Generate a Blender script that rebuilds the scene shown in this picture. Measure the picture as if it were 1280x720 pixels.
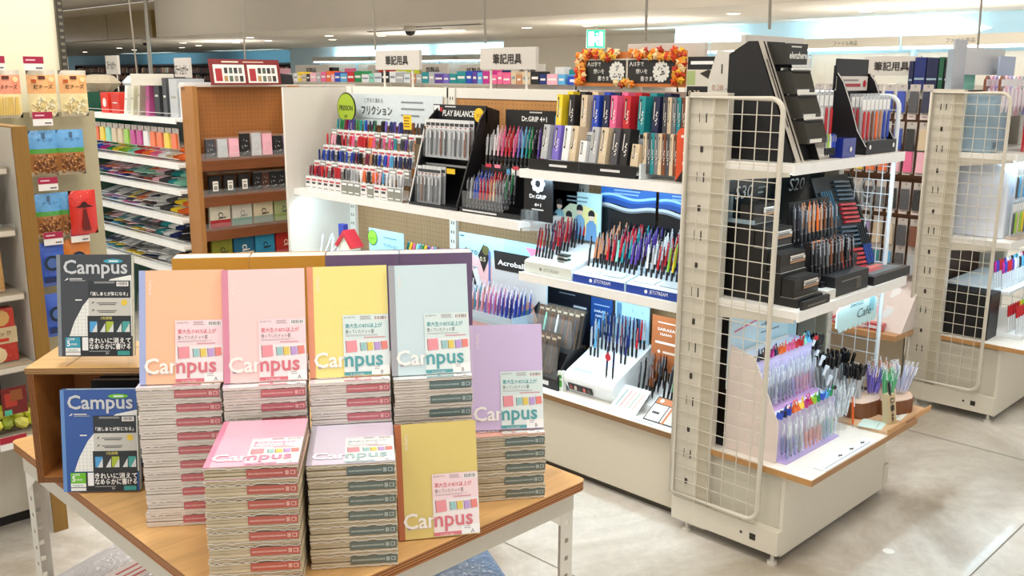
import bpy, math, random
from mathutils import Matrix, Vector
for _o in list(bpy.data.objects): bpy.data.objects.remove(_o)
S = bpy.context.scene; COL = S.collection; PI = math.pi
random.seed(7)
# ---------------------------------------------------------------- camera
F_PX, PITCH, ROLL, YAW, CAMH = 1192.3, .218304, .0050162, .78332, 1.72
fw = Vector((math.cos(YAW)*math.cos(PITCH), math.sin(YAW)*math.cos(PITCH), -math.sin(PITCH)))
rt = Vector((math.sin(YAW), -math.cos(YAW), 0)); up = rt.cross(fw)
rt, up = rt*math.cos(ROLL)+up*math.sin(ROLL), up*math.cos(ROLL)-rt*math.sin(ROLL)
cd = bpy.data.cameras.new('camera'); cam = bpy.data.objects.new('camera', cd); COL.objects.link(cam)
cam.matrix_world = Matrix(((rt.x, up.x, -fw.x, 0), (rt.y, up.y, -fw.y, 0), (rt.z, up.z, -fw.z, CAMH), (0, 0, 0, 1)))
cd.sensor_width = 36; cd.lens = F_PX/1280*36; cd.clip_start = .05; cd.clip_end = 200
S.camera = cam
# ---------------------------------------------------------------- light
W = bpy.data.worlds.new('shop_light'); S.world = W; W.use_nodes = True
bg = W.node_tree.nodes['Background']; bg.inputs[0].default_value = (1, .975, .94, 1); bg.inputs[1].default_value = .78
S.view_settings.view_transform = 'Standard'; S.view_settings.look = 'None'; S.view_settings.exposure = .36; S.view_settings.gamma = 1
S.view_settings.use_curve_mapping = False

def area(name, loc, sx, sy, power, col=(1, .96, .9), rot=(0, 0, 0)):
    l = bpy.data.lights.new(name, 'AREA'); l.shape = 'RECTANGLE'; l.size = sx; l.size_y = sy; l.energy = power; l.color = col
    o = bpy.data.objects.new(name, l); o.location = loc; o.rotation_euler = rot; COL.objects.link(o); return o

LED = (.6, .85, 1)
# ceiling lamps over the aisles
for _p in ((.6, .3), (2.0, 1.0), (.2, 2.2), (1.6, 3.4), (4.3, 2.6), (4.3, .8), (4.2, 4.6), (6.8, 2.8), (2.0, 5.2), (1.2, 6.8), (2.0, 6.3), (1.9, 4.2), (7, 6.2), (3.3, 7.5)):
    area('ceiling_lamp_light', (_p[0], _p[1], 3.3), .4, .4, 17)
for _p in ((11.6, 7), (12.2, 12), (12.2, 18), (12.8, 26), (11.8, 3)):
    area('ceiling_lamp_light', (_p[0], _p[1], 2.55), .6, .6, 60)
for _y in (2, 6, 10):
    area('cove_light', (13.08+_y*.151, _y, 2.36), .08, 3.6, 14, (.62, .9, 1), (0, -2.1, 0))
for _y in (19, 24, 32, 40):
    area('cove_light', (18.2, _y, 2.36), .08, 4.6, 16, (.62, .9, 1), (0, -2.1, 0))
for _p in ((5.6, 4), (8.6, 7), (6.0, 9), (7.5, 14), (8, 20), (2.2, 9)):
    area('added_ceiling_fill', (_p[0], _p[1], 2.1), .5, 1.6, 26, (1, .95, .86), (PI, 0, 0))  # added upward fill to brighten the high ceiling; no fixture stands here
for _p in ((12.2, 5), (12.6, 10), (13.2, 16), (13.2, 24)):
    area('added_ceiling_fill', (_p[0], _p[1], 1.9), .5, 2.5, 22, (1, .95, .88), (PI, 0, 0))  # same added fill under the lower ceiling, without any fixture
# ---------------------------------------------------------------- colours and materials
def lin(h):
    if isinstance(h, tuple): return h
    h = h.lstrip('#'); out = []
    if len(h) == 3: h = ''.join(q*2 for q in h)
    for i in (0, 2, 4):
        c = int(h[i:i+2], 16)/255
        out.append(c/12.92 if c <= .04045 else ((c+.055)/1.055)**2.4)
    return (*out, 1)

def mat(name, rough=.55, spec=.5, metal=0, coat=0, noise=.06, nscale=30, bump=0, bscale=60, alpha=None, kind='col', emit=0, trans=0):
    m = bpy.data.materials.new(name); m.use_nodes = True; nt = m.node_tree; N = nt.nodes; L = nt.links
    b = N['Principled BSDF']
    at = N.new('ShaderNodeAttribute'); at.attribute_name = 'Col'
    oi = N.new('ShaderNodeObjectInfo')
    mx = N.new('ShaderNodeMix'); mx.data_type = 'RGBA'
    L.new(at.outputs['Alpha'], mx.inputs[0]); L.new(oi.outputs['Color'], mx.inputs[6]); L.new(at.outputs['Color'], mx.inputs[7])
    tc = N.new('ShaderNodeTexCoord')
    col = mx.outputs[2]
    def mul(c, fac_socket, lo, hi):
        mr = N.new('ShaderNodeMapRange'); mr.inputs[3].default_value = lo; mr.inputs[4].default_value = hi; L.new(fac_socket, mr.inputs[0])
        m2 = N.new('ShaderNodeMix'); m2.data_type = 'RGBA'; m2.blend_type = 'MULTIPLY'; m2.inputs[0].default_value = 1
        L.new(c, m2.inputs[6]); L.new(mr.outputs[0], m2.inputs[7]); return m2.outputs[2]
    if kind == 'wood':
        mp = N.new('ShaderNodeMapping'); mp.inputs['Scale'].default_value = (2.2, 26, 26); L.new(tc.outputs['Object'], mp.inputs[0])
        nz = N.new('ShaderNodeTexNoise'); nz.inputs['Scale'].default_value = 1.4; nz.inputs['Detail'].default_value = 6; nz.inputs['Distortion'].default_value = 1.2
        L.new(mp.outputs[0], nz.inputs[0]); col = mul(col, nz.outputs[0], .68, 1.28)
    elif kind == 'woodz':
        mp = N.new('ShaderNodeMapping'); mp.inputs['Scale'].default_value = (60, 60, 3); L.new(tc.outputs['Object'], mp.inputs[0])
        nz = N.new('ShaderNodeTexNoise'); nz.inputs['Scale'].default_value = 1.2; nz.inputs['Detail'].default_value = 5
        L.new(mp.outputs[0], nz.inputs[0]); col = mul(col, nz.outputs[0], .75, 1.22)
    elif kind == 'ply':      # layered plywood edge
        wv = N.new('ShaderNodeTexWave'); wv.bands_direction = 'Z'; wv.inputs['Scale'].default_value = 42; wv.inputs['Distortion'].default_value = .6
        L.new(tc.outputs['Object'], wv.inputs[0]); col = mul(col, wv.outputs[0], .42, 1.25)
    elif kind == 'peg':      # pegboard: rows of little dark holes
        sx = N.new('ShaderNodeSeparateXYZ'); L.new(tc.outputs['Object'], sx.inputs[0])
        def cellf(s):
            a = N.new('ShaderNodeMath'); a.operation = 'MULTIPLY'; a.inputs[1].default_value = 40; L.new(s, a.inputs[0])
            f = N.new('ShaderNodeMath'); f.operation = 'FRACT'; L.new(a.outputs[0], f.inputs[0])
            g = N.new('ShaderNodeMath'); g.operation = 'SUBTRACT'; g.inputs[1].default_value = .5; L.new(f.outputs[0], g.inputs[0])
            q = N.new('ShaderNodeMath'); q.operation = 'POWER'; q.inputs[1].default_value = 2; L.new(g.outputs[0], q.inputs[0]); return q.outputs[0]
        ad = N.new('ShaderNodeMath'); ad.operation = 'ADD'; L.new(cellf(sx.outputs[0]), ad.inputs[0]); L.new(cellf(sx.outputs[2]), ad.inputs[1])
        gt = N.new('ShaderNodeMath'); gt.operation = 'GREATER_THAN'; gt.inputs[1].default_value = .016; L.new(ad.outputs[0], gt.inputs[0])
        mp = N.new('ShaderNodeMapping'); mp.inputs['Scale'].default_value = (50, 50, 3); L.new(tc.outputs['Object'], mp.inputs[0])
        nz = N.new('ShaderNodeTexNoise'); nz.inputs['Detail'].default_value = 4; nz.inputs['Scale'].default_value = 1; L.new(mp.outputs[0], nz.inputs[0])
        col = mul(mul(col, nz.outputs[0], .82, 1.15), gt.outputs[0], .45, 1)
    elif kind == 'floor':
        n1 = N.new('ShaderNodeTexNoise'); n1.inputs['Scale'].default_value = 1.1; n1.inputs['Detail'].default_value = 9; n1.inputs['Roughness'].default_value = .62; n1.inputs['Distortion'].default_value = .8
        L.new(tc.outputs['Object'], n1.inputs[0])
        cr = N.new('ShaderNodeValToRGB'); cr.color_ramp.elements[0].position = .36; cr.color_ramp.elements[0].color = lin('#a89e8e'); cr.color_ramp.elements[1].position = .62; cr.color_ramp.elements[1].color = lin('#dedbd4')
        L.new(n1.outputs[0], cr.inputs[0])
        n2 = N.new('ShaderNodeTexNoise'); n2.inputs['Scale'].default_value = 14; n2.inputs['Detail'].default_value = 8; n2.inputs['Roughness'].default_value = .7; n2.inputs['Distortion'].default_value = 1.5; L.new(tc.outputs['Object'], n2.inputs[0])
        col = mul(cr.outputs[0], n2.outputs[0], .72, 1.25)
        mr = N.new('ShaderNodeMapRange'); mr.inputs[3].default_value = .2; mr.inputs[4].default_value = .55; L.new(n2.outputs[0], mr.inputs[0]); L.new(mr.outputs[0], b.inputs['Roughness'])
    elif noise:
        nz = N.new('ShaderNodeTexNoise'); nz.inputs['Scale'].default_value = nscale; nz.inputs['Detail'].default_value = 3
        L.new(tc.outputs['Object'], nz.inputs[0]); col = mul(col, nz.outputs[0], 1-noise, 1+noise)
    L.new(col, b.inputs['Base Color'])
    if kind != 'floor': b.inputs['Roughness'].default_value = rough
    b.inputs['Metallic'].default_value = metal; b.inputs['Specular IOR Level'].default_value = spec; b.inputs['Coat Weight'].default_value = coat; b.inputs['Coat Roughness'].default_value = .08
    if bump:
        nb = N.new('ShaderNodeTexNoise'); nb.inputs['Scale'].default_value = bscale; nb.inputs['Detail'].default_value = 4; nb.inputs['Distortion'].default_value = 1.2
        bp = N.new('ShaderNodeBump'); bp.inputs['Strength'].default_value = bump; bp.inputs['Distance'].default_value = .004
        L.new(tc.outputs['Object'], nb.inputs[0]); L.new(nb.outputs[0], bp.inputs['Height']); L.new(bp.outputs[0], b.inputs['Normal'])
        if coat: L.new(bp.outputs[0], b.inputs['Coat Normal'])
    if emit:
        L.new(col, b.inputs['Emission Color']); b.inputs['Emission Strength'].default_value = emit
    if alpha is not None:
        b.inputs['Alpha'].default_value = alpha
    return m
M = dict(
    matte=mat('matte_board', .65), gloss=mat('gloss_plastic', .25, coat=.3), satin=mat('satin_card', .42), print=mat('printed_ink', .5, noise=0),
    paint=mat('cream_powder_coat', .45, noise=.03, nscale=60), metal=mat('brushed_metal', .3, metal=.9), wood=mat('oak_ply_face', .4, kind='wood'),
    woodz=mat('upright_grain', .45, kind='woodz'), ply=mat('plywood_edge', .6, kind='ply'), peg=mat('pegboard', .6, kind='peg'),
    film=mat('film_wrapped_paper', .5, coat=1, bump=.9, bscale=38, noise=.16, nscale=22), cover=mat('glossy_cover', .3, coat=.55, bump=.06, bscale=9, noise=.02),
    bag=mat('clear_bag_print', .35, coat=.8, bump=.7, bscale=40, noise=.08), clear=mat('clear_acrylic', .06, alpha=.07, noise=0), frost=mat('frosted_plastic', .3, alpha=.38, noise=0),
    tint=mat('tinted_barrel', .12, alpha=.3, noise=0), fabric=mat('soft_cloth', .85, noise=.15, bump=.5, bscale=80), floor=mat('polished_concrete', kind='floor', coat=.12),
    wall=mat('painted_wall', .7, noise=.03, nscale=2), glow=mat('lamp_face', .5, noise=0, emit=6), screen=mat('backlit_sign', .5, noise=0, emit=1.1), lampstrip=mat('led_strip', .5, noise=0, emit=4),
    mirror=mat('tan_gloss_panel', .16, noise=.03, nscale=1, coat=.6), cove=mat('cove_wall', .6, noise=.02, nscale=1))

# ---------------------------------------------------------------- mesh builder
_tc = {}
def glyphs(s, bold=False, res=2):
    k = (s, bold, res)
    if k not in _tc:
        c = bpy.data.curves.new('txt', 'FONT'); c.body = s; c.resolution_u = res; c.offset = .018 if bold else 0
        o = bpy.data.objects.new('txt', c); COL.objects.link(o)
        m = bpy.data.meshes.new_from_object(o.evaluated_get(bpy.context.evaluated_depsgraph_get()))
        vs = [(v.co.x, v.co.y) for v in m.vertices]; fs = [tuple(p.vertices) for p in m.polygons]
        bpy.data.objects.remove(o); bpy.data.curves.remove(c); bpy.data.meshes.remove(m)
        x0 = min((v[0] for v in vs), default=0); x1 = max((v[0] for v in vs), default=1)
        _tc[k] = ([(a-x0, b) for a, b in vs], fs, x1-x0)
    return _tc[k]

class MB:
    def __init__(s): s.v = []; s.f = []; s.c = []; s.m = None
    def at(s, m): s.m = m; return s
    def add(s, vs, fs, c):
        n = len(s.v); m = s.m
        s.v += [tuple(m @ Vector(p)) for p in vs] if m else list(vs)
        s.f += [tuple(i+n for i in f) for f in fs]
        c = (0, 0, 0, 0) if c is None else lin(c)
        s.c += [c]*len(fs); return s
    def box(s, x0, x1, y0, y1, z0, z1, c, front=None, top=None):
        vs = [(x0, y0, z0), (x1, y0, z0), (x1, y1, z0), (x0, y1, z0), (x0, y0, z1), (x1, y0, z1), (x1, y1, z1), (x0, y1, z1)]
        fs = [(0, 1, 5, 4), (1, 2, 6, 5), (2, 3, 7, 6), (3, 0, 4, 7), (4, 5, 6, 7), (0, 3, 2, 1)]
        s.add(vs, fs, c)
        if front is not None: s.c[-6] = lin(front)
        if top is not None: s.c[-2] = lin(top)
        return s
    def prism(s, pts, a0, a1, c, ax='y', cap=None):
        # polygon extruded along axis: ax y -> pts are (x,z); x -> (y,z); z -> (x,y)
        n = len(pts)
        def mk(p, a): return (p[0], a, p[1]) if ax == 'y' else ((a, p[0], p[1]) if ax == 'x' else (p[0], p[1], a))
        vs = [mk(p, a0) for p in pts]+[mk(p, a1) for p in pts]
        fs = [tuple(range(n)), tuple(range(2*n-1, n-1, -1))]+[(i, i+n, (i+1) % n+n, (i+1) % n) for i in range(n)]
        s.add(vs, fs, c)
        if cap is not None: s.c[-n-2] = lin(cap)
        return s
    def tube(s, path, r, c, n=6, closed=False):
        P = [Vector(p) for p in path]; vs = []; k = len(P)
        for i, p in enumerate(P):
            a = P[(i-1) % k] if (closed or i) else P[0]; b = P[(i+1) % k] if (closed or i < k-1) else P[-1]
            d = (b-a).normalized(); u = d.orthogonal().normalized() if i == 0 else (u-d*u.dot(d)).normalized(); w = d.cross(u)
            rr = r[i] if isinstance(r, (list, tuple)) else r
            vs += [tuple(p+u*rr*math.cos(2*PI*j/n)+w*rr*math.sin(2*PI*j/n)) for j in range(n)]
        fs = []
        for i in range(k if closed else k-1):
            q = (i+1) % k
            fs += [(i*n+j, i*n+(j+1) % n, q*n+(j+1) % n, q*n+j) for j in range(n)]
        if not closed: fs += [tuple(range(n-1, -1, -1)), tuple(range((k-1)*n, k*n))]
        return s.add(vs, fs, c)
    def lathe(s, prof, c, n=8, o=(0, 0, 0), cols=None):
        vs = []; k = len(prof)
        for r, z in prof: vs += [(o[0]+r*math.cos(2*PI*j/n), o[1]+r*math.sin(2*PI*j/n), o[2]+z) for j in range(n)]
        for i in range(k-1):
            pass
        n0 = len(s.f); fs = []
        for i in range(k-1): fs += [(i*n+j, i*n+(j+1) % n, (i+1)*n+(j+1) % n, (i+1)*n+j) for j in range(n)]
        fs += [tuple(range(n-1, -1, -1)), tuple(range((k-1)*n, k*n))]
        s.add(vs, fs, c)
        if cols:
            for i in range(k-1):
                cc = cols[i]; cc = (0, 0, 0, 0) if cc is None else lin(cc)
                for j in range(n): s.c[n0+i*n+j] = cc
            s.c[-1] = s.c[n0+(k-2)*n]; s.c[-2] = s.c[n0]
        return s
    # flat print on the plane facing -Y (x right, z up), y = d
    def rect(s, x0, x1, z0, z1, c, d=0): return s.add([(x0, d, z0), (x1, d, z0), (x1, d, z1), (x0, d, z1)], [(0, 1, 2, 3)], c)
    def poly(s, pts, c, d=0): return s.add([(x, d, z) for x, z in pts], [tuple(range(len(pts)))], c)
    def disc(s, x, z, r, c, d=0, n=20, rz=None): return s.poly([(x+r*math.cos(2*PI*i/n), z+(rz or r)*math.sin(2*PI*i/n)) for i in range(n)], c, d)
    def text(s, t, x, z, size, c, d=0, w=None, bold=False, res=2, align='l', sx=1, shear=0):
        vs, fs, tw = glyphs(t, bold, res)
        kx = (w/tw) if w else size*sx
        ox = x - (tw*kx/2 if align == 'c' else (tw*kx if align == 'r' else 0))
        return s.add([(ox+(a+b*shear)*kx, d, z+b*size) for a, b in vs], fs, c)
    def lines(s, x0, x1, z1, dz, n, h, c, d=0, jag=.25):   # fine print too small to read
        for i in range(n):
            xe = x1-(x1-x0)*jag*random.random(); s.rect(x0, xe, z1-i*dz-h, z1-i*dz, c, d)
        return s
    def barcode(s, x0, x1, z0, z1, d=0):
        s.rect(x0, x1, z0, z1, '#f4f0ee', d)
        x = x0+(x1-x0)*.08
        while x < x1-(x1-x0)*.1:
            w = (x1-x0)*random.choice((.02, .03, .05)); s.rect(x, x+w, z0+(z1-z0)*.2, z1-(z1-z0)*.1, '#4a4446', d-.0001); x += w+(x1-x0)*random.choice((.03, .05))
        return s

def obj(name, mb, m, parent=None, loc=(0, 0, 0), rot=(0, 0, 0), smooth=False, bevel=0, label=None):
    me = bpy.data.meshes.new(name); me.from_pydata(mb.v, [], mb.f)
    a = me.attributes.new('Col', 'FLOAT_COLOR', 'FACE')
    flat = []
    for c in mb.c: flat += c
    a.data.foreach_set('color', flat)
    me.materials.append(M[m])
    if smooth: me.polygons.foreach_set('use_smooth', [True]*len(me.polygons))
    me.update()
    o = bpy.data.objects.new(name, me); COL.objects.link(o); o.location = loc; o.rotation_euler = rot
    if parent: o.parent = parent
    if bevel:
        b = o.modifiers.new('edge', 'BEVEL'); b.width = bevel; b.segments = 2; b.limit_method = 'ANGLE'
    if label: o['label'] = label
    return o
def tag(o, label, cat, group=None, kind=None):
    if label: o['label'] = label
    if cat: o['category'] = cat
    if group: o['group'] = group
    if kind: o['kind'] = kind
    return o
def thing(name, label, cat, loc=(0, 0, 0), rz=0, group=None, rot=None):
    o = bpy.data.objects.new(name, None); COL.objects.link(o); o.location = loc; o.rotation_euler = rot or (0, 0, rz); o.empty_display_size = .05
    return tag(o, label, cat, group)
def struct(name, mb, m, **k): return tag(obj(name, mb, m, **k), None, None, None, 'structure')
def copy_tree(o, parent=None):
    c = o.copy(); COL.objects.link(c); c.parent = parent
    for ch in o.children: copy_tree(ch, c)
    return c
def place(o, loc, rz=0, label=None, group=None, rot=None, color=None):
    o.location = loc; o.rotation_euler = rot or (0, 0, rz)
    if label: o['label'] = label
    if group: o['group'] = group
    if color:
        o.color = lin(color)
        for c in o.children:
            c.color = lin(color)
            for g in c.children: g.color = lin(color)
    return o
class Kind:
    """builds a thing once; every later call is an object copy sharing its meshes"""
    def __init__(s, make): s.make = make; s.src = None
    def __call__(s, loc, rz=0, label=None, group=None, rot=None, color=None):
        if s.src is None: s.src = s.make(); o = s.src
        else: o = copy_tree(s.src)
        return place(o, loc, rz, label, group, rot, color)
ORD = 'first second third fourth fifth sixth seventh eighth ninth tenth eleventh twelfth thirteenth fourteenth fifteenth sixteenth seventeenth eighteenth nineteenth twentieth'.split()
ORD += ['twenty-'+w for w in ORD[:9]]+['thirtieth']+['thirty-'+w for w in ORD[:9]]+['fortieth']
CN = {'red': '#c8202c', 'black': '#1c1c20', 'dark blue': '#1d2c6e', 'blue': '#2347b8', 'light blue': '#5fb0e0', 'green': '#1f8a4c', 'teal': '#1d8f96', 'purple': '#5a3f9c', 'violet': '#7a6ac8', 'pink': '#ec6a9a',
      'pale pink': '#f3b6c6', 'orange': '#ef6f2c', 'yellow': '#f2d42c', 'brown': '#7a4426', 'white': '#eceef0', 'silver': '#b4b8bc', 'grey': '#74787c', 'lime green': '#9ccf3a', 'navy': '#1a2248', 'wine red': '#7a1c34',
      'copper': '#c88a62', 'beige': '#d8c4a4', 'mint': '#8fdcc4', 'lavender': '#b6a4e0', 'smoke': '#4a4a50', 'clear': '#dfe8ee', 'magenta': '#c02a8c'}
H = -PI/2      # items that face -X (long side of the gondola)
# ---------------------------------------------------------------- setting
CREAM, CREAM2, STEEL = '#d9d3c3', '#cfc9ba', '#e6e3da'
b = MB(); b.box(-8, 30, -6, 56, -.05, 0, '#c8c2b6'); struct('floor', b, 'floor')
b = MB()
def seam(p, q, w=.004):
    p, q = Vector(p), Vector(q); n = Vector((-(q-p).y, (q-p).x, 0)).normalized()*w/2
    return b.add([tuple(p-n), tuple(q-n), tuple(q+n), tuple(p+n)], [(0, 1, 2, 3)], '#7d766b')
for p, q in (((2.33, 2.9, .0015), (2.33, -1, .0015)), ((-2, 1.02, .0015), (4.6, 1.02, .0015)), ((4.6, 2.6, .0015), (4.6, -1, .0015)), ((2.33, 1.9, .0015), (1.8, .6, .0015))): seam(p, q)
tag(obj('floor_seam', b, 'matte'), None, None, None, 'structure')
# ceilings: high part over the near aisles, lower part beyond the bulkhead
b = MB(); b.box(-1.5, 10.55, -4, 52, 3.42, 3.5, '#e3dcd0'); struct('ceiling', b, 'wall')
b = MB(); b.box(10.55, 27, -4, 56, 2.6, 2.68, '#ddd6ca'); struct('ceiling_far', b, 'wall')
b = MB(); b.box(10.5, 10.6, -4, 22.3, 2.58, 3.42, '#ddd5c8'); struct('wall_bulkhead', b, 'wall')
for i, (y0, y1) in enumerate(((22.4, 24.9), (24.93, 29.5))):
    b = MB(); b.box(10.45, 10.6, y0, y1, 2.58, 3.2, '#8f7844'); struct('trim_%d' % (i+1), b, 'mirror')
b = MB(); b.box(10.6, 10.8, 22.3, 30, 2.58, 3.42, '#b9a98a'); struct('wall_bulkhead_back', b, 'wall')
b = MB(); b.tube([(10.3, 22.3, 0), (10.3, 22.3, 3.42)], .05, '#b8b4aa', 8)
tag(obj('steel_column', b, 'metal'), 'slim steel column standing beyond the stationery shelves under the bulkhead', 'column')
# far wall with the lit cove band, in two runs
def run_wall(name, p, q, segs):
    p, q = Vector(p), Vector(q); d = (q-p); ln = d.length; ang = math.atan2(d.y, d.x)
    for nm, z0, z1, c, m, t in segs:
        b = MB(); b.box(0, ln, 0, .06+t, z0, z1, c)
        struct(nm, b, m, loc=(p.x, p.y, 0), rot=(0, 0, ang))
run_wall('w', (13.3, 0), (14.9, 10.6), [('wall_far', 0, 2.6, '#bfe0f0', 'cove', 0)])
run_wall('w', (16.6, 10.6), (17.0, 17.2), [('wall_far', 0, 2.7, '#e3dbcd', 'wall', 0)])
run_wall('w', (18.4, 17.2), (18.4, 29), [('wall_back', 0, 2.7, '#c9e3ee', 'cove', 0)])
run_wall('w', (19.5, 29), (19.5, 54), [('wall_back', 0, 2.9, '#6fa3b8', 'cove', 0)])
b = MB(); b.box(14.9, 16.6, 10.55, 10.6, 0, 2.6, '#e3dbcd'); struct('wall_return', b, 'wall')
b = MB(); b.box(0, .95, 0, .04, 0, 2.02, '#e8e2d6').box(.85, .9, -.05, 0, .95, 1.05, '#9a9690')
struct('door_1', b, 'wall', loc=(16.75, 12.3, 0), rot=(0, 0, math.atan2(6.6, .4)))
b = MB(); b.box(-.1, 0, -.04, 0, 0, 2.1, '#cfc6b6').box(.95, 1.05, -.04, 0, 0, 2.1, '#cfc6b6').box(-.1, 1.05, -.04, 0, 2.02, 2.12, '#cfc6b6')
struct('trim_3', b, 'wall', loc=(16.74, 12.3, 0), rot=(0, 0, math.atan2(6.6, .4)))
# cream wall section behind the snack packs with its slotted upright
b = MB(); b.box(.2, 1.735, 4.7, 4.9, 0, 3.42, '#efe9cd'); struct('wall_left', b, 'wall')
b = MB(); b.box(1.735, 1.765, 4.68, 4.72, 0, 3.42, '#5d5850')
for i in range(110): b.box(1.742, 1.758, 4.676, 4.68, .05+i*.03, .062+i*.03, '#958d7a')
tag(obj('slotted_upright', b, 'metal'), 'dark slotted steel upright at the edge of the cream wall', 'upright')

# ---- fascia shelving along the far wall
def far_bay(x, y, ang, w, label, text=None, lit=True, goods=True):
    t = thing('wall_shelving', label, 'shelving', (x, y, 0), ang, 'shelving along the far wall')
    b = MB(); b.box(0, w, .3, .34, 0, 2.08, '#d9d4c8'); obj('back_panel', b, 'peg', t)
    b = MB(); b.box(0, w, -.02, .02, 2.16, 2.3, '#cfc8ba')
    obj('fascia', b, 'paint', t)
    if text:
        b = MB().text(text, w/2, 2.195, .07, '#3a3634', -.022, align='c', res=1); obj('lettering', b, 'print', t)
    b = MB(); b.box(.02, w-.02, .0, .04, 2.12, 2.155, '#f4fbff'); obj('lamp_strip', b, 'lampstrip', t)
    b = MB(); b.box(0, .06, .24, .3, 0, 2.12, '#bfe3f2'); obj('post', b, 'paint', t)
    for z in (.4, .85, 1.3):
        b = MB(); b.box(.06, w, -.0, .3, z, z+.03, '#e8e6e0'); obj('shelf', b, 'paint', t)
    if goods:
        g = MB(); x = .1
        for z in (.43, .88, 1.33):
            x = .1
            while x < w-.15:
                k = random.uniform(.05, .14); g.box(x, x+k, .05, .2, z, z+random.uniform(.2, .32), random.choice(['#e8e4dc', '#9fb8d8', '#d98f8f', '#3c5a8c', '#e4d27c', '#79a88c', '#c8c8c8', '#7c4a78'])); x += k+.01
        tag(obj('stacked_goods', g, 'satin', t), None, None, None, 'stuff')
    return t
a1 = math.atan2(10.6, 1.6)-PI
names = ['nearest the right frame edge', 'second from the right frame edge', 'third from the right frame edge', 'fourth from the right frame edge']
ft = {0: '生活用品', 1: 'ファイル用品', 2: 'ファイル用品', 3: None, 4: 'ノート'}
for i in range(5):
    yy = 4.15+i*1.75; xx = 13.2+yy*1.6/10.6-.42
    far_bay(xx, yy, a1+0, 1.73, 'white pegboard wall shelving with lit top, %s along the far right wall' % ('nearest bay' if i == 0 else ORD[i]+' bay'), ft[i])
for i in range(5):
    far_bay(18.0, 19.3+i*1.95, H, 1.93, 'pale far back wall shelving with grey fascia, %s bay beyond the paper goods signs' % ORD[i], 'ノート・紙製品' if i % 2 else 'アルバム')
for i in range(6):
    t = thing('dark_shelving', 'dark bookcase under the blue band on the far back wall, %s beyond the snacks' % ORD[i], 'shelving', (19.0, 31.5+i*3.6, 0), H, 'dark bookcases at the back')
    b = MB(); b.box(0, 3.5, .3, .34, 0, 2.15, '#2b2320').box(0, 3.5, 0, .3, 2.1, 2.16, '#241d1a').box(0, .05, 0, .3, 0, 2.1, '#241d1a'); obj('carcass', b, 'matte', t)
    g = MB()
    for z in (1.2, 1.5, 1.8):
        b2 = MB().box(.05, 3.5, .02, .3, z-.03, z, '#3a2a22'); obj('shelf', b2, 'matte', t)
        x = .1
        while x < 3.3:
            k = random.uniform(.04, .12); g.box(x, x+k, .05, .2, z, z+random.uniform(.15, .23), random.choice(['#8c3a2c', '#b06a3c', '#5c3a34', '#c8b8a0', '#74503c', '#3c3c44'])); x += k+.004
    tag(obj('book_row', g, 'matte', t), None, None, None, 'stuff')

# ---- ceiling fittings
def downlight(z, r=.09):
    t = thing('downlight', 'x', 'lamp')
    b = MB(); b.lathe([(r*1.25, -.008), (r*1.25, 0), (r, 0), (r, .0), ], '#f2efe8', 16); b.c = [lin('#f2efe8')]*len(b.f); obj('trim_ring', b, 'paint', t)
    b = MB(); b.disc(0, 0, r, '#fff6e4', 0, 16); b.m = None
    b.v = [(x, z, -.0095) for x, y, z in b.v]; obj('lamp_face', b, 'glow', t); return t
DL = Kind(lambda: downlight(0))
lo = [(12.3, 5.6), (12.7, 6.0), (12.0, 7.6), (12.6, 8.9), (12.9, 9.7), (13.2, 11.3), (13.0, 12.6), (12.9, 14.3), (13.2, 15.7), (13.5, 17.6), (12.8, 18.6), (14.2, 20.5), (13.6, 22.5), (13.8, 24.5), (13.0, 26), (14.5, 28), (15.2, 30.5), (14.2, 33), (15.6, 35), (13.8, 37), (15.8, 40), (14.5, 43), (11.9, 10.4), (12.2, 21)]
for i, p in enumerate(lo): DL((p[0], p[1], 2.598), 0, 'round recessed downlight in the lower ceiling, %s from the far right end' % ORD[i], 'downlights in the lower ceiling')
for i, p in enumerate([(8.9, 18.6), (8.0, 21.2), (5.6, 14.5), (3.6, 9.2), (7.6, 12), (4.3, 2.6), (2.0, 1.0), (4.3, 4.6), (1.6, 3.4)]): DL((p[0], p[1], 3.418), 0, 'round recessed downlight in the high ceiling, %s from the bulkhead' % ORD[i], 'downlights in the high ceiling')
def spot():
    t = thing('track_spotlight', 'x', 'lamp')
    b = MB(); b.box(-.02, .02, -.02, .02, -.06, 0, '#e8e4da').lathe([(.012, -.16), (.012, -.06)], '#d8d4ca', 8); obj('stem', b, 'paint', t)
    b = MB(); b.m = Matrix.Translation((0, 0, -.2)) @ Matrix.Rotation(.5, 4, 'Y'); b.lathe([(.035, .1), (.05, .06), (.055, -.1), (.045, -.1)], '#f0ece2', 12); obj('lamp_head', b, 'paint', t)
    b = MB(); b.m = Matrix.Translation((0, 0, -.2)) @ Matrix.Rotation(.5, 4, 'Y'); b.lathe([(.042, -.104), (.042, -.101)], '#fff4dc', 12); obj('lamp_face', b, 'glow', t); return t
SP = Kind(spot)
for i, p in enumerate([(6.9, 16.8), (8.5, 17.6), (8.7, 16.9), (8.6, 13.9), (8.2, 13.6), (5.4, 13.2)]):
    SP((p[0], p[1], 3.42), .4*i, 'white track spotlight hanging from the high ceiling, %s of six' % ORD[i], 'track spotlights near the bulkhead')
def dome(loc, label):
    t = thing('security_camera', label, 'camera', loc, 0, 'ceiling security cameras')
    b = MB().lathe([(.11, 0), (.12, -.06), (.1, -.09)][::-1], '#ddd8cc', 16); obj('housing', b, 'paint', t, smooth=True)
    b = MB().lathe([(.02, -.17), (.07, -.15), (.095, -.1), (.098, -.085)], '#141418', 16); obj('dome', b, 'gloss', t, smooth=True)
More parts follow.
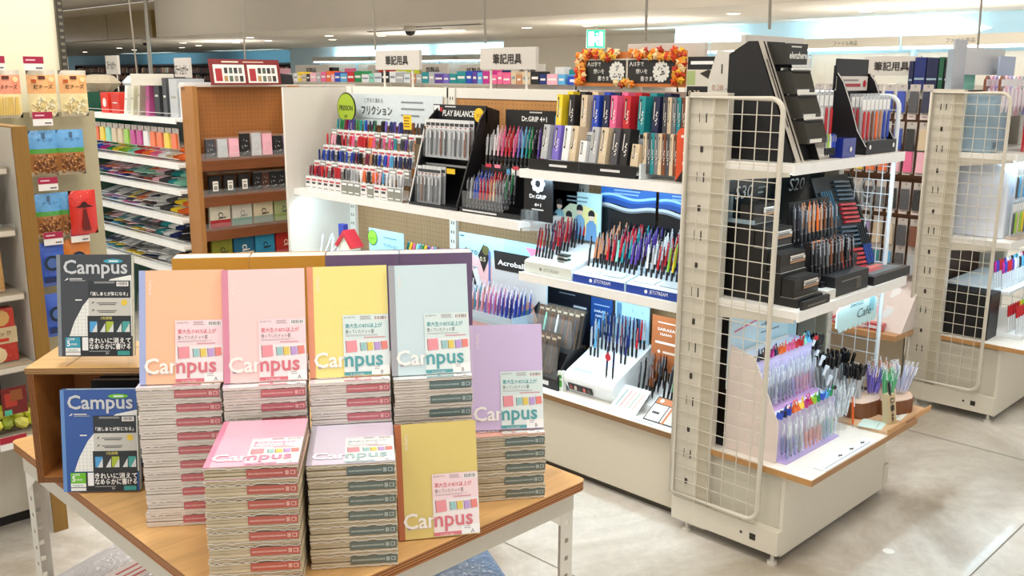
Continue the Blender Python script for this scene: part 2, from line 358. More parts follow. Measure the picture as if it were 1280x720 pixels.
dome((11.4, 14.0, 2.6), 'dark dome security camera on the ceiling between the two nearer pen signs'); dome((11.2, 24.4, 2.6), 'dark dome security camera on the ceiling above the brown pegboard shelf')
for i, (x, y, ln) in enumerate(((12.2, 15.2, 2.2), (11.6, 13.2, 1.8), (10.2, 3.4, 2.6))):
    b = MB().box(-.06, .06, -ln/2, ln/2, -.012, 0, '#8d8a84').box(-.03, .03, -ln/2+.02, ln/2-.02, -.016, -.012, '#4a4844')
    tag(obj('ceiling_vent', b, 'metal', loc=(x, y, 2.6 if x > 10.6 else 3.42)), 'thin grey slot vent in the ceiling, %s from the exit sign' % ORD[i], 'vent', 'ceiling slot vents')
# exit sign
t = thing('exit_sign', 'green backlit exit sign hanging below the ceiling near the far door', 'sign', (13.6, 11.45, 2.58), -.78)
b = MB().box(-.17, .17, 0, .08, -.36, -.03, '#e8e8e4').box(-.02, .02, .02, .06, -.03, 0, '#c8c8c4'); obj('housing', b, 'paint', t)
b = MB().rect(-.16, .16, -.35, -.04, '#22c488', -.003); obj('sign_face', b, 'screen', t)
b = MB().rect(-.13, -.03, -.32, -.07, '#e8fff4', -.006).rect(.06, .13, -.32, -.07, '#e8fff4', -.006)
b.disc(.02, -.11, .022, '#e8fff4', -.007, 10).poly([(-.03, -.16), (.05, -.14), (.06, -.2), (.03, -.22), (.05, -.31), (.02, -.31), (0, -.24), (-.05, -.27), (-.06, -.24), (-.01, -.2)], '#e8fff4', -.007); obj('running_figure', b, 'screen', t)
# cables down to the shelf tops
for i, (x, y, z, zt) in enumerate(((3.37, 3.55, 1.88, 3.42), (3.37, 4.45, 1.86, 3.42), (3.37, 2.56, 1.87, 3.42), (3.35, 1.96, 1.9, 3.42), (5.42, 1.93, 1.88, 3.42), (3.37, 5.88, 1.75, 3.42), (2.95, 6.6, 1.7, 3.42))):
    b = MB().tube([(0, 0, z), (.02*(i % 3-1), .02, (z+zt)/2), (0, .03, zt)], .006, '#8a8478', 5)
    tag(obj('power_cable', b, 'matte', loc=(x, y, 0)), 'thin grey cable dropping from the ceiling to %s' % ('the middle pen sign', 'the leftmost pen sign', 'the sign behind the leaf display', 'the grey sign over the wire frame', 'the rightmost shelf top', 'the brown pegboard shelf', 'the shelf left of the brown pegboard')[i], 'cable', 'cables from the ceiling')

# ---------------------------------------------------------------- gondola parts
def slots(b, x, y, z0, z1, face='x'):
    z = z0
    i = 0
    while z < z1:
        if i % 2 == 0:
            b.box(x-.0008, x+.0005, y-.006, y+.006, z, z+.022, '#3a3630')
        else:
            b.box(x-.0008, x+.0005, y-.016, y-.011, z, z+.035, '#3a3630'); b.box(x-.0008, x+.0005, y+.011, y+.016, z, z+.035, '#3a3630')
        z += .105; i += 1
def wire_panel(parent, x, ylo, yhi, z0, z1, col, pitch=.0555):
    b = MB(); r = .045
    yl, yh = yhi, ylo   # yh: side nearest the viewer
    pts = [(x, yl, z0), (x, yl, z1)]
    for a in range(0, 91, 18): q = math.radians(a); pts.append((x, yh+r-r*math.sin(q), z1-r+r*math.cos(q)))
    for a in range(0, 91, 18): q = math.radians(a); pts.append((x, yh+r-r*math.cos(q), z0+r-r*math.sin(q)))
    b.tube(pts, .009, col, 8, closed=True); p = obj('wire_frame', b, 'paint', parent, smooth=True)
    g = MB(); n = int((yl-yh)/pitch)
    for i in range(1, n+1):
        yy = yl-i*pitch
        if yy > yh+.015: g.tube([(x, yy, z0), (x, yy, z1)], .0019, col, 4)
    k = int((z1-z0)/pitch)
    for i in range(1, k+1):
        zz = z0+i*pitch
        if zz < z1-.01: g.tube([(x+.003, yl, zz), (x+.003, yh, zz)], .0019, col, 4)
    obj('wire_grid', g, 'paint', p)
def endcap(x0, yb, w, label, shelves, wt, led=True, back='#3d2414'):
    """end unit facing -Y; x0 left post, yb back plane, foot reaches .455 forward"""
    t = thing('display_gondola', label, 'shelf', (x0, yb, 0), 0, 'white end units with wire side panels')
    for k, px in enumerate((0, w)):
        b = MB(); b.box(px-.012, px+.03, -.155, 0, .04, 1.668, CREAM2)
        slots(b, px-.0125, -.06, .2, 1.62)
        b.box(px-.0135, px-.0122, -.15, -.10, .05, 1.65, '#b9b19c').box(px-.0145, px-.0125, -.102, -.098, .05, 1.65, '#e0dac8')
        obj('post', b, 'paint', t, bevel=.002)
        b = MB(); b.box(px-.014, px+.03, -.458, -.0, .045, .135, CREAM); b.box(px-.0145, px-.0138, -.37, -.345, .075, .1, '#2c2822'); b.box(px-.0145, px-.0138, -.315, -.305, .085, .095, '#2c2822')
        f = obj('foot', b, 'paint', t, bevel=.002)
        b = MB().lathe([(.018, 0), (.018, .012), (.007, .014), (.007, .05)], '#d0ccc0', 12, (px+.008, -.43, 0)).lathe([(.018, 0), (.018, .012), (.007, .014), (.007, .05)], '#d0ccc0', 12, (px+.008, -.06, 0)); obj('levelling_foot', b, 'paint', t)
        wire_panel(t, px-.022 if k == 0 else px-.0, -.375, -.0, .155, 1.652, CREAM2 if k == 0 else '#e4ecf0')
    b = MB().box(.03, w, -.02, 0, .13, 1.66, back); obj('back_panel', b, 'peg', t)
    b = MB().box(.02, w-.01, -.455, -.44, .03, wt-.02, CREAM).box(.02, .04, -.44, -.02, .135, wt-.03, '#c9c4b4'); obj('base_panel', b, 'paint', t, bevel=.002)
    b = MB().box(.03, w, -.44, -.02, .1, .115, CREAM2); obj('base_floor', b, 'paint', t)
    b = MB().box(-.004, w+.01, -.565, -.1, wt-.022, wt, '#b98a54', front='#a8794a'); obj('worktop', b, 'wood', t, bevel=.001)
    b = MB().box(-.002, w+.008, -.563, -.1, wt, wt+.002, '#efe9df'); obj('worktop_sheet', b, 'satin', t)
    for z, dep in shelves:
        b = MB().box(.0, w-.0, -dep, -.05, z-.028, z, '#ece9e2'); s = obj('shelf', b, 'paint', t, bevel=.0015)
        b = MB().box(.0, w, -dep-.007, -dep, z-.034, z+.002, '#f6f6f4'); obj('price_rail', b, 'gloss', s)
        for px in (.004, w-.004):
            b = MB().prism([(-.02, z-.075), (-.1, z-.075), (-dep+.01, z-.04), (-dep+.01, z-.005), (-.02, z-.005)], px-.003, px+.003, CREAM2, 'x'); obj('bracket', b, 'paint', s)
        if led:
            b = MB().box(.05, w-.05, -dep+.03, -dep+.05, z-.036, z-.029, '#e6f6ff'); obj('lamp_strip', b, 'lampstrip', s)
            area('shelf_lamp_light', (x0+w/2, yb-dep+.045, z-.04), w-.1, .03, 2.4, LED, (-.5, 0, 0))
    b = MB().prism([(-.1, .16), (-.1, .36), (-.13, .4), (-.17, .4), (-.2, .36), (-.2, .16)], .05, .09, '#17161a', 'x'); obj('cable_box', b, 'matte', t)
    return t
DT, DM, DW = 1.437, .944, .366
endcap(2.90, 1.99, .87, 'nearest white end gondola with wire side frames holding boxed pens and clear gel pens', ((DT, .41), (DM, .462)), DW)
ET, EM, EW = 1.36, .93, .41
endcap(5.00, 1.97, .87, 'white end gondola with wire side frames at the right frame edge', ((ET, .42), (EM, .44)), EW)

def bay(x, y, w, label, group, shelves, wt=.36, depth=.82, top='#c08a50', low='#a5855f', led=True, rz=H, posts=(0, 1), base='#d4ccba', cat='shelf', htop=1.66):
    """gondola bay facing -X: local x runs to the right (-Y), local y is depth"""
    t = thing('gondola_bay', label, cat, (x, y, 0), rz, group)
    c = depth/2
    for k in posts:
        px = 0 if k == 0 else w
        b = MB().box(max(px-.025, 0)-(.025 if px-.025 > 0 else 0), max(px-.025, 0)+(.05 if px-.025 <= 0 else .025), c-.03, c+.03, 0, htop, '#e9e6dd')
        z = .45
        sx_ = .025 if k == 0 else w-.025
        while z < htop-.05:
            b.box(sx_-.012, sx_-.006, c-.031, c-.03, z, z+.016, '#4a463e').box(sx_+.006, sx_+.012, c-.031, c-.03, z, z+.016, '#4a463e'); z += .05
        obj('post', b, 'paint', t)
    b = MB().box(.025, w-.025, c-.008, c+.008, wt, htop-.02, low); obj('back_panel', b, 'peg', t)
    b = MB().box(.04, w-.04, c-.016, c-.009, shelves[0][0]+.03 if shelves else 1.1, htop-.05, top); obj('upper_pegboard', b, 'peg', t)
    b = MB().box(.025, w-.025, c-.022, c+.022, htop-.05, htop, '#e9e6dd').box(.025, .045, c-.018, c, shelves[0][0] if shelves else 1.1, htop, '#e9e6dd').box(w-.045, w-.025, c-.018, c, shelves[0][0] if shelves else 1.1, htop, '#e9e6dd')
    obj('top_rail', b, 'paint', t)
    b = MB().box(0, w, 0, .02, .035, wt-.03, base).box(0, w, .03, depth-.03, 0.0, .035, '#4c463c'); obj('base_panel', b, 'paint', t, bevel=.002)
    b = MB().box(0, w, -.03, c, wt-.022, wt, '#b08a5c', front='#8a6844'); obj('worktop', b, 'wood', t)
    b = MB().box(0, w, -.028, c-.03, wt, wt+.002, '#f1efe9'); obj('worktop_sheet', b, 'satin', t)
    for z, f in shelves:
        b = MB().box(.0, w, f, c-.03, z-.026, z, '#edebe6'); s = obj('shelf', b, 'paint', t, bevel=.0015)
        b = MB().box(.0, w, f-.006, f, z-.036, z+.002, '#f5f5f3'); obj('price_rail', b, 'gloss', s)
        for px in (.01, w-.01):
            b = MB().prism([(c-.03, z-.08), (f+.02, z-.04), (f+.02, z-.01), (c-.03, z-.01)], px-.003, px+.003, '#e4e2da', 'x'); obj('bracket', b, 'paint', s)
        if led:
            b = MB().box(.04, w-.04, f+.02, f+.04, z-.036, z-.028, '#e6f6ff'); obj('lamp_strip', b, 'lampstrip', s)
            m = Matrix.Translation((x, y, 0)) @ Matrix.Rotation(rz, 4, 'Z') @ Vector((w/2, f+.035, z-.042))
            l = area('shelf_lamp_light', m, w-.1, .03, 2.1, LED); l.rotation_euler = (.45, 0, rz)
    return t
gA = 'bays of the long pen gondola'
bay(2.96, 4.70, .9, 'pen gondola bay against the white end board holding the stepped erasable pen display', gA, ((1.095, 0), (.70, .1)), posts=(0,))
bay(2.96, 3.80, .9, 'pen gondola bay holding the black blister rack and clear mechanical pencil rack', gA, ((1.095, 0),), posts=(0,))
bay(2.96, 2.90, .885, 'pen gondola bay next to the wire frame with three filled levels of pens', gA, ((1.33, 0), (.875, 0)), posts=(0,))
b = MB().box(0, .02, -.01, .85, 0, 1.655, '#dcd8cf'); tag(obj('end_board', b, 'paint', loc=(2.93, 4.72, 0), rot=(0, 0, H)), 'plain white end board closing the left of the pen gondola', 'board')
# right gondola, front at x = 5.0
gR = 'bays of the second pen gondola'
for i in range(4):
    bay(5.0, 4.70+.9-.9*i+.0, .9, 'second gondola bay of hanging packs, %s from the wire end unit behind the nearest one' % ORD[3-i], gR, ((.62, .12),), wt=.42, top='#5a3a22', low='#5a3a22', led=False, posts=(0,), base='#c8bda6')
# far gondolas, only their tops show
for k, x in enumerate((7.3, 9.6)):
    for i in range(6):
        bay(x, 5.2+1.8*i, 1.8, '%s gondola behind the pen shelves, %s bay from the right' % (('third', 'fourth')[k], ORD[i]), 'gondolas further back', ((1.2, .02), (.8, .02)), led=False, top='#d8d0c0', low='#d8d0c0', posts=(0, 1))
# ---------------------------------------------------------------- table
TZ = .72
tb = thing('display_table', 'plywood topped display table on cream slotted steel legs under the notebook stacks', 'table', (.79, 1.46, 0))
def rounded(x0, x1, y0, y1, r):
    p = []
    for cx, cy, a0 in ((x1-r, y0+r, -90), (x1-r, y1-r, 0), (x0+r, y1-r, 90), (x0+r, y0+r, 180)):
        for k in range(5): a = math.radians(a0+k*22.5); p.append((cx+r*math.cos(a), cy+r*math.sin(a)))
    return p
TW, TD = .95, 1.3
b = MB().prism(rounded(0, TW, 0, TD, .02), TZ-.0012, TZ, '#dcae72', 'z'); obj('tabletop', b, 'wood', tb)
b = MB()
for i, (c, th) in enumerate((('#a86a34', .004), ('#4e2412', .0022), ('#b8793c', .004), ('#55280f', .0022), ('#b8793c', .004), ('#4e2412', .0022), ('#a4642e', .0054))):
    zt = TZ-.0012-sum((.004, .0022, .004, .0022, .004, .0022, .0054)[:i]); b.prism(rounded(.0003, TW-.0003, .0003, TD-.0003, .02), zt-th, zt, c, 'z')
obj('plywood_edge', b, 'satin', tb)
def perforated(b, p0, du, z0, z1, w, c, th=.002, hole=.013, pitch=.05, first=.035):
    """upright plate with real square holes; p0 corner, du unit direction in plan"""
    nx, ny = -du[1]*th, du[0]*th
    def bx(u0, u1, a0, a1):
        q = [(p0[0]+du[0]*u, p0[1]+du[1]*u) for u in (u0, u1)]
        vs = []
        for z in (a0, a1): vs += [(q[0][0], q[0][1], z), (q[1][0], q[1][1], z), (q[1][0]+nx, q[1][1]+ny, z), (q[0][0]+nx, q[0][1]+ny, z)]
        b.add(vs, [(0, 1, 5, 4), (1, 2, 6, 5), (2, 3, 7, 6), (3, 0, 4, 7), (4, 5, 6, 7), (0, 3, 2, 1)], c)
    h0, h1 = w/2-hole/2, w/2+hole/2
    bx(0, h0, z0, z1); bx(h1, w, z0, z1); z = z0; hz = z1-first-hole
    hs = []
    while hz > z0+.02: hs.append(hz); hz -= pitch
    for hz in hs[::-1]: bx(h0, h1, z, hz); z = hz+hole
    bx(h0, h1, z, z1)
for lx, ly, sx, sy in ((.02, .03, 1, 1), (TW-.02, .03, -1, 1), (.02, TD-.03, 1, -1), (TW-.02, TD-.03, -1, -1)):
    b = MB(); perforated(b, (lx, ly), (sx, 0), .0, TZ-.022, .045, '#dedace'); perforated(b, (lx, ly), (0, sy), .0, TZ-.022, .045, '#d8d4c8')
    leg = obj('leg', b, 'paint', tb)
    b = MB().box(min(lx, lx+sx*.05), max(lx, lx+sx*.05), min(ly, ly+sy*.05), max(ly, ly+sy*.05), 0, .008, '#3a3834'); obj('foot_pad', b, 'matte', leg)
    b = MB().add([(lx, ly-sy*.001, TZ-.06), (lx+sx*.12, ly-sy*.001, TZ-.06), (lx, ly-sy*.001, TZ-.15)], [(0, 1, 2)], '#e6e2d6').add([(lx-sx*.001, ly, TZ-.06), (lx-sx*.001, ly+sy*.12, TZ-.06), (lx-sx*.001, ly, TZ-.15)], [(0, 1, 2)], '#e6e2d6')
    obj('corner_gusset', b, 'paint', leg)
for x0, x1, y0, y1 in ((.02, TW-.02, .026, .03), (.02, TW-.02, TD-.03, TD-.026), (.016, .02, .03, TD-.03), (TW-.02, TW-.016, .03, TD-.03)):
    b = MB().box(x0, x1, y0, y1, TZ-.085, TZ-.022, '#d3cebf'); obj('rail', b, 'paint', tb)
b = MB().box(.03, TW-.03, .04, TD-.04, .225, .245, '#c9a06c'); obj('lower_shelf', b, 'wood', tb)
for y0 in (.036, TD-.04):
    b = MB().box(.022, TW-.022, y0, y0+.004, .19, .225, '#d3cebf'); obj('lower_rail', b, 'paint', tb)

# ---------------------------------------------------------------- notebooks
NW, NH = .179, .252
def label_sheet(b, W, Hh, acc, soft, d=-.0018, faint=False, letter='A'):
    x0, x1, z1 = .425*W, .998*W, .555*Hh
    b.rect(x0, x1, .002, z1, '#f7ecec' if acc[1] in 'cde' else '#e9f1f0', d)
    f = lambda u: x0+(x1-x0)*u; g = lambda v: z1*v; e = d-.0006
    b.rect(x0, x1, 0.60*z1, z1, soft, d-.0003)
    b.text('KOKUYO', f(.04), g(.945), .006, '#8a7a80', e, res=1)
    b.lines(f(.38), f(.64), g(.975), g(.022), 3, g(.008), '#a08a90', e)
    b.barcode(f(.68), f(.98), g(.9), g(.975), e)
    b.text('東大生の85%以上が', f(.05), g(.79), .0115, acc, e, w=f(.86)-f(.05), bold=True, res=1)
    b.text('使っていたドット罫', f(.05), g(.70), .010, '#5c5458' if not faint else acc, e, w=f(.68)-f(.05), res=1)
    b.lines(f(.05), f(.8), g(.675), g(.015), 2, g(.005), '#b4a0a4', e)
    b.lines(f(.45), f(.96), g(.635), g(.03), 1, g(.018), '#d89aa2', e)
    for i, (u0, u1, h0, h1, c) in enumerate(((.05, .3, .39, .585, '#f09aa4'), (.36, .5, .41, .55, '#9fcccb'), (.51, .65, .41, .55, '#e6cf66'), (.67, .81, .41, .55, '#c3a2da'), (.82, .97, .42, .56, '#f08c84'))):
        b.poly([(f(u0+.012), g(h0)), (f(u1), g(h0+.012)), (f(u1-.012), g(h1)), (f(u0), g(h1-.008))], c, e-i*.00005)
        b.poly([(f(u0+.008), g(h0)), (f(u0+.02), g(h0)), (f(u0+.01), g(h1)), (f(u0-.004), g(h1))], '#8c6a70', e-.0004)
    b.rect(f(0), f(.6), 0.003, g(.075), acc, e); b.text('5 COLORS', f(.14), g(.022), .0065, '#fff4f4', e-.0003, res=1)
    b.rect(f(.6), f(1), .003, g(.17), '#fbf9f8', e); b.lines(f(.66), f(.8), g(.15), g(.03), 2, g(.01), '#a8a0a4', e-.0003); b.text(letter, f(.8), g(.03), .013, '#7a7478', e-.0003, res=1)
def campus(b, W, Hh, acc, white='#fbf7f2', d=-.0028, z=.095, x0=.055, full=None):
    s = 'Campus'; size = .19*Hh
    vs, fs, tw = glyphs(s, True, 2); kx = (.86*W)/tw
    cut = .425*W
    for col, side in ((white, 0), (acc, 1)):
        keep = []
        for f in fs:
            cx = sum(vs[i][0] for i in f)/len(f)*kx+x0*W
            if full or (cx > cut) == bool(side): keep.append(f)
        b.add([(x0*W+a*kx, d-.0003*side, z*Hh+c*size) for a, c in vs], keep, col)
        if full: break
def stand_pack(acc, soft, T, letter):
    t = thing('notebook_pack', 'x', 'notebook')
    b = MB().box(.001, NW-.001, .001, T, .001, NH-.001, '#efe6d6'); obj('page_block', b, 'film', t)
    b = MB()
    n = 5
    for i in range(n): y = i*T/n; b.box(-.0006, NW, y, y+.0012, 0, NH, None)
    obj('cover', b, 'cover', t)
    b = MB().box(-.0012, .0125, -.0006, T, 0, NH+.0003, None); obj('binding_tape', b, 'satin', t)
    b = MB(); label_sheet(b, NW, NH, acc, soft, letter=letter); obj('label_sheet', b, 'print', t)
    b = MB(); campus(b, NW, NH, acc)
    b.text('Campus', 0, 0, 1, '#ffffff', 0) if 0 else None
    b.rect(.018, .026, .021, .025, '#b8a8b8', -.001).rect(.03, .07, .022, .0235, '#e8dcd0', -.001)
    obj('lettering', b, 'print', t)
    b = MB(); b.m = Matrix.Translation((.0205, 0, NH-.02)) @ Matrix.Rotation(PI/2, 4, 'Y'); b.text('Campus', 0, 0, .011, '#fdf2ea', -.0009, res=1); obj('spine_lettering', b, 'print', t)
    return t
RED, SRED, TEAL, STEAL = '#dc7884', '#f8dce0', '#58a4aa', '#dcecea'
KR = Kind(lambda: stand_pack(RED, SRED, .018, 'A')); KT = Kind(lambda: stand_pack(TEAL, STEAL, .018, 'B'))
def stand(K, px, rz, lean, col, tape, label):
    o = K(px, 0, label, 'standing notebook packs', rot=(-lean, 0, rz), color=col)
    for c in o.children:
        if c.name.startswith('binding'): c.color = lin(tape)
    return o
R_ = math.radians
ZS = TZ+.33
stand(KR, (.842, 1.992, ZS+.003), R_(-38), R_(16), '#fbc29a', '#a9b4e0', 'film-wrapped peach orange notebook pack with blue binding tape standing leftmost on the stacks')
stand(KR, (.979, 1.871, ZS+.003), R_(-35.5), R_(16), '#fbd4d0', '#dd8fa6', 'film-wrapped pale pink notebook pack with rose binding tape standing on the second stack')
stand(KT, (1.135, 1.770, ZS+.003), R_(-35), R_(16), '#f6e58a', '#e79a76', 'film-wrapped pale yellow notebook pack with orange tape and teal label standing on the third stack')
stand(KT, (1.279, 1.655, ZS+.003), R_(-35), R_(16), '#cfe3e8', '#a8aab0', 'film-wrapped pale blue notebook pack with grey tape standing on the fourth stack')
stand(KT, (1.458, 1.592, TZ+.170), R_(-38), R_(13), '#d2bde4', '#d8c6e6', 'lavender purple notebook pack with a sheen standing on the low right stack')
stand(KR, (1.192, 1.531, TZ+.003), R_(-33), R_(13), '#e2cb72', '#b8683c', 'dull yellow notebook pack with brown tape standing on the tabletop at the front')

BT = .033
def flat_pack(cov, tape, band, bandlight, paper, top=True, acc=RED, soft=SRED, seed=0):
    random.seed(seed)
    t = thing('notebook_pack', 'x', 'notebook')
    b = MB(); n = 5; h = BT/n; lo, hi = paper
    for i in range(n):
        dy = random.uniform(-.0014, .0014); dx = random.uniform(-.001, .001)
        b.box(.001+dx, NW-.001+dx, dy+.0008, NH-.001, i*h+.0006, (i+1)*h-.0007, random.choice((lo, hi)))
        b.box(dx, NW+dx, dy, NH, (i+1)*h-.0008, (i+1)*h-.0001, random.choice((lo, cov, '#8f7f66')))
    obj('page_block', b, 'film', t)
    b = MB().box(-.0002, NW, -.0004, NH, BT-.0009, BT+.0003, cov).box(-.0004, .0115, -.0006, NH, BT-.0012, BT+.0005, tape); obj('cover', b, 'cover', t)
    b = MB().box(.45*NW, .985*NW, -.0022, -.0014, .0085, .0255, band)
    x = .47*NW
    while x < .83*NW:
        w = random.uniform(.001, .0032); b.box(x, x+w, -.0025, -.0023, .0150, .0187, bandlight); x += w+.0008
    b.box(.86*NW, .90*NW, -.0025, -.0023, .0125, .0215, bandlight).box(.915*NW, .97*NW, -.0025, -.0023, .0125, .0215, bandlight).box(.925*NW, .955*NW, -.0027, -.0025, .0145, .0195, band)
    obj('label_band', b, 'bag', t)
    # crinkled film edge running round the front
    b = MB(); pts = []; k = 22
    for i in range(k+1): pts.append((NW*i/k, -.0012-random.uniform(0, .0022), .004+random.uniform(-.0016, .0022)))
    b.tube(pts, .0007, '#f4f0ea', 4); pts = [(NW*i/k, -.0012-random.uniform(0, .002), BT-.004+random.uniform(-.002, .002)) for i in range(k+1)]; b.tube(pts, .0007, '#f6f3ee', 4)
    obj('film_fold', b, 'bag', t)
    if top:
        b = MB(); b.m = Matrix.Translation((0, 0, BT)) @ Matrix.Rotation(-PI/2, 4, 'X'); label_sheet(b, NW, NH, acc, soft, d=-.0012, faint=True); campus(b, NW, NH, acc, d=-.0022, white='#fff6fa')
        obj('label_sheet', b, 'print', t)
    return t
P1, P2 = ('#c4b393', '#d2c2a2'), ('#ddd2c6', '#ece4dc')
flats = {
 'pink': Kind(lambda: flat_pack('#f6bcd2', '#ea8fb0', '#b5544c', '#e0a8a0', P1, True, '#df8fae', '#fbe4ee', 1)), 'pinkm': Kind(lambda: flat_pack('#d8c6a6', '#cfc0a0', '#b8584a', '#dca89c', P1, False, seed=2)),
 'lav': Kind(lambda: flat_pack('#ded6ea', '#b9b4c4', '#5c6a66', '#a8b4b0', P1, True, '#a9c4c8', '#eef0f4', 3)), 'lavm': Kind(lambda: flat_pack('#cdbb98', '#c4b494', '#5f6a60', '#a9b0a6', P1, False, seed=4)),
 'pale': Kind(lambda: flat_pack('#f4eef2', '#e6dce8', '#c4686c', '#e6b0b0', P2, True, '#e79aa2', '#faf0f2', 5)), 'palem': Kind(lambda: flat_pack('#e6dcd2', '#ddd0c8', '#c0626a', '#e2acac', P2, False, seed=6)),
 'mint': Kind(lambda: flat_pack('#eef2f2', '#d8e0e0', '#5e7676', '#a8bcbc', P2, True, '#8fb8bc', '#eef4f4', 7)), 'mintm': Kind(lambda: flat_pack('#e2d6cc', '#d8ccc2', '#627674', '#a8b8b6', P2, False, seed=8)),
 'peach': Kind(lambda: flat_pack('#f3b7a0', '#e89a86', '#5e6e68', '#a4b0ac', P1, True, '#f0c4b4', '#f6c8b8', 9)),
}
random.seed(11)
def stack(n, loc, rz, top, mid, phrase, gname):
    for i in range(n):
        k = top if i == n-1 else mid
        jx, jy = random.uniform(-.0015, .0015), random.uniform(-.002, .002)
        lab = ('film-wrapped notebook pack on the very top of the %s' % phrase) if i == n-1 else ('film-wrapped notebook pack, %s from the bottom of the %s' % (ORD[i], phrase))
        flats[k]((loc[0]+jx, loc[1]+jy, loc[2]+i*BT), rz+random.uniform(-.008, .008), lab, gname)
stack(8, (.795, 1.627, TZ-.0), R_(-38), 'pink', 'pinkm', 'pink-topped front left stack with red bands', 'packs in the pink-topped front stack')
stack(7, (.985, 1.563, TZ-.0), R_(-37), 'lav', 'lavm', 'lavender-topped front stack with grey bands', 'packs in the lavender-topped front stack')
stack(10, (.829, 1.983, TZ), R_(-37), 'pale', 'palem', 'tall leftmost stack under the peach notebooks', 'packs in the tall leftmost stack')
stack(10, (.963, 1.850, TZ), R_(-34), 'pale', 'palem', 'tall stack under the pale pink notebooks', 'packs in the second tall stack')
stack(10, (1.117, 1.747, TZ), R_(-35), 'pale', 'palem', 'tall stack under the pale yellow notebooks', 'packs in the third tall stack')
stack(10, (1.267, 1.637, TZ), R_(-35), 'mint', 'mintm', 'tall stack under the pale blue notebooks', 'packs in the fourth tall stack')
stack(5, (1.440, 1.566, TZ), R_(-35), 'peach', 'lavm', 'low right stack under the lavender notebooks', 'packs in the low right stack')
# riser behind the stacks and the thick pads standing on it
t = thing('display_riser', 'low white riser behind the notebook stacks carrying the mustard and purple pads', 'riser', (.995, 2.152, TZ), R_(-37))
b = MB().box(0, .74, 0, .13, .31, .33, '#e8e2d6'); obj('riser_top', b, 'paint', t)
for x in (0, .36, .72): b = MB().box(x, x+.02, 0, .13, 0, .31, '#ddd6c8'); obj('riser_side', b, 'paint', t)
def pad():
    t = thing('notebook_pad', 'x', 'notebook')
    b = MB().box(.001, .1765, .001, .058, .0, .244, '#f6f2ea'); obj('page_block', b, 'film', t)
    b = MB().box(0, .178, -.001, .001, 0, .245, None).box(0, .178, .058, .06, 0, .245, None); obj('cover', b, 'cover', t)
    return t
KP = Kind(pad)
for i, c in enumerate(('#c8902c', '#c8902c', '#6e5a80', '#6e5a80')):
    KP((1.003+.1425*i*1.003, 2.137-.1073*i*1.003, TZ+.33), R_(-37), 'thick notebook pad with plain %s back cover standing behind the wrapped notebooks, %s one' % (('mustard', 'mustard', 'purple', 'purple')[i], ('outer', 'inner', 'inner', 'outer')[i]), 'thick pads on the riser', color=c)

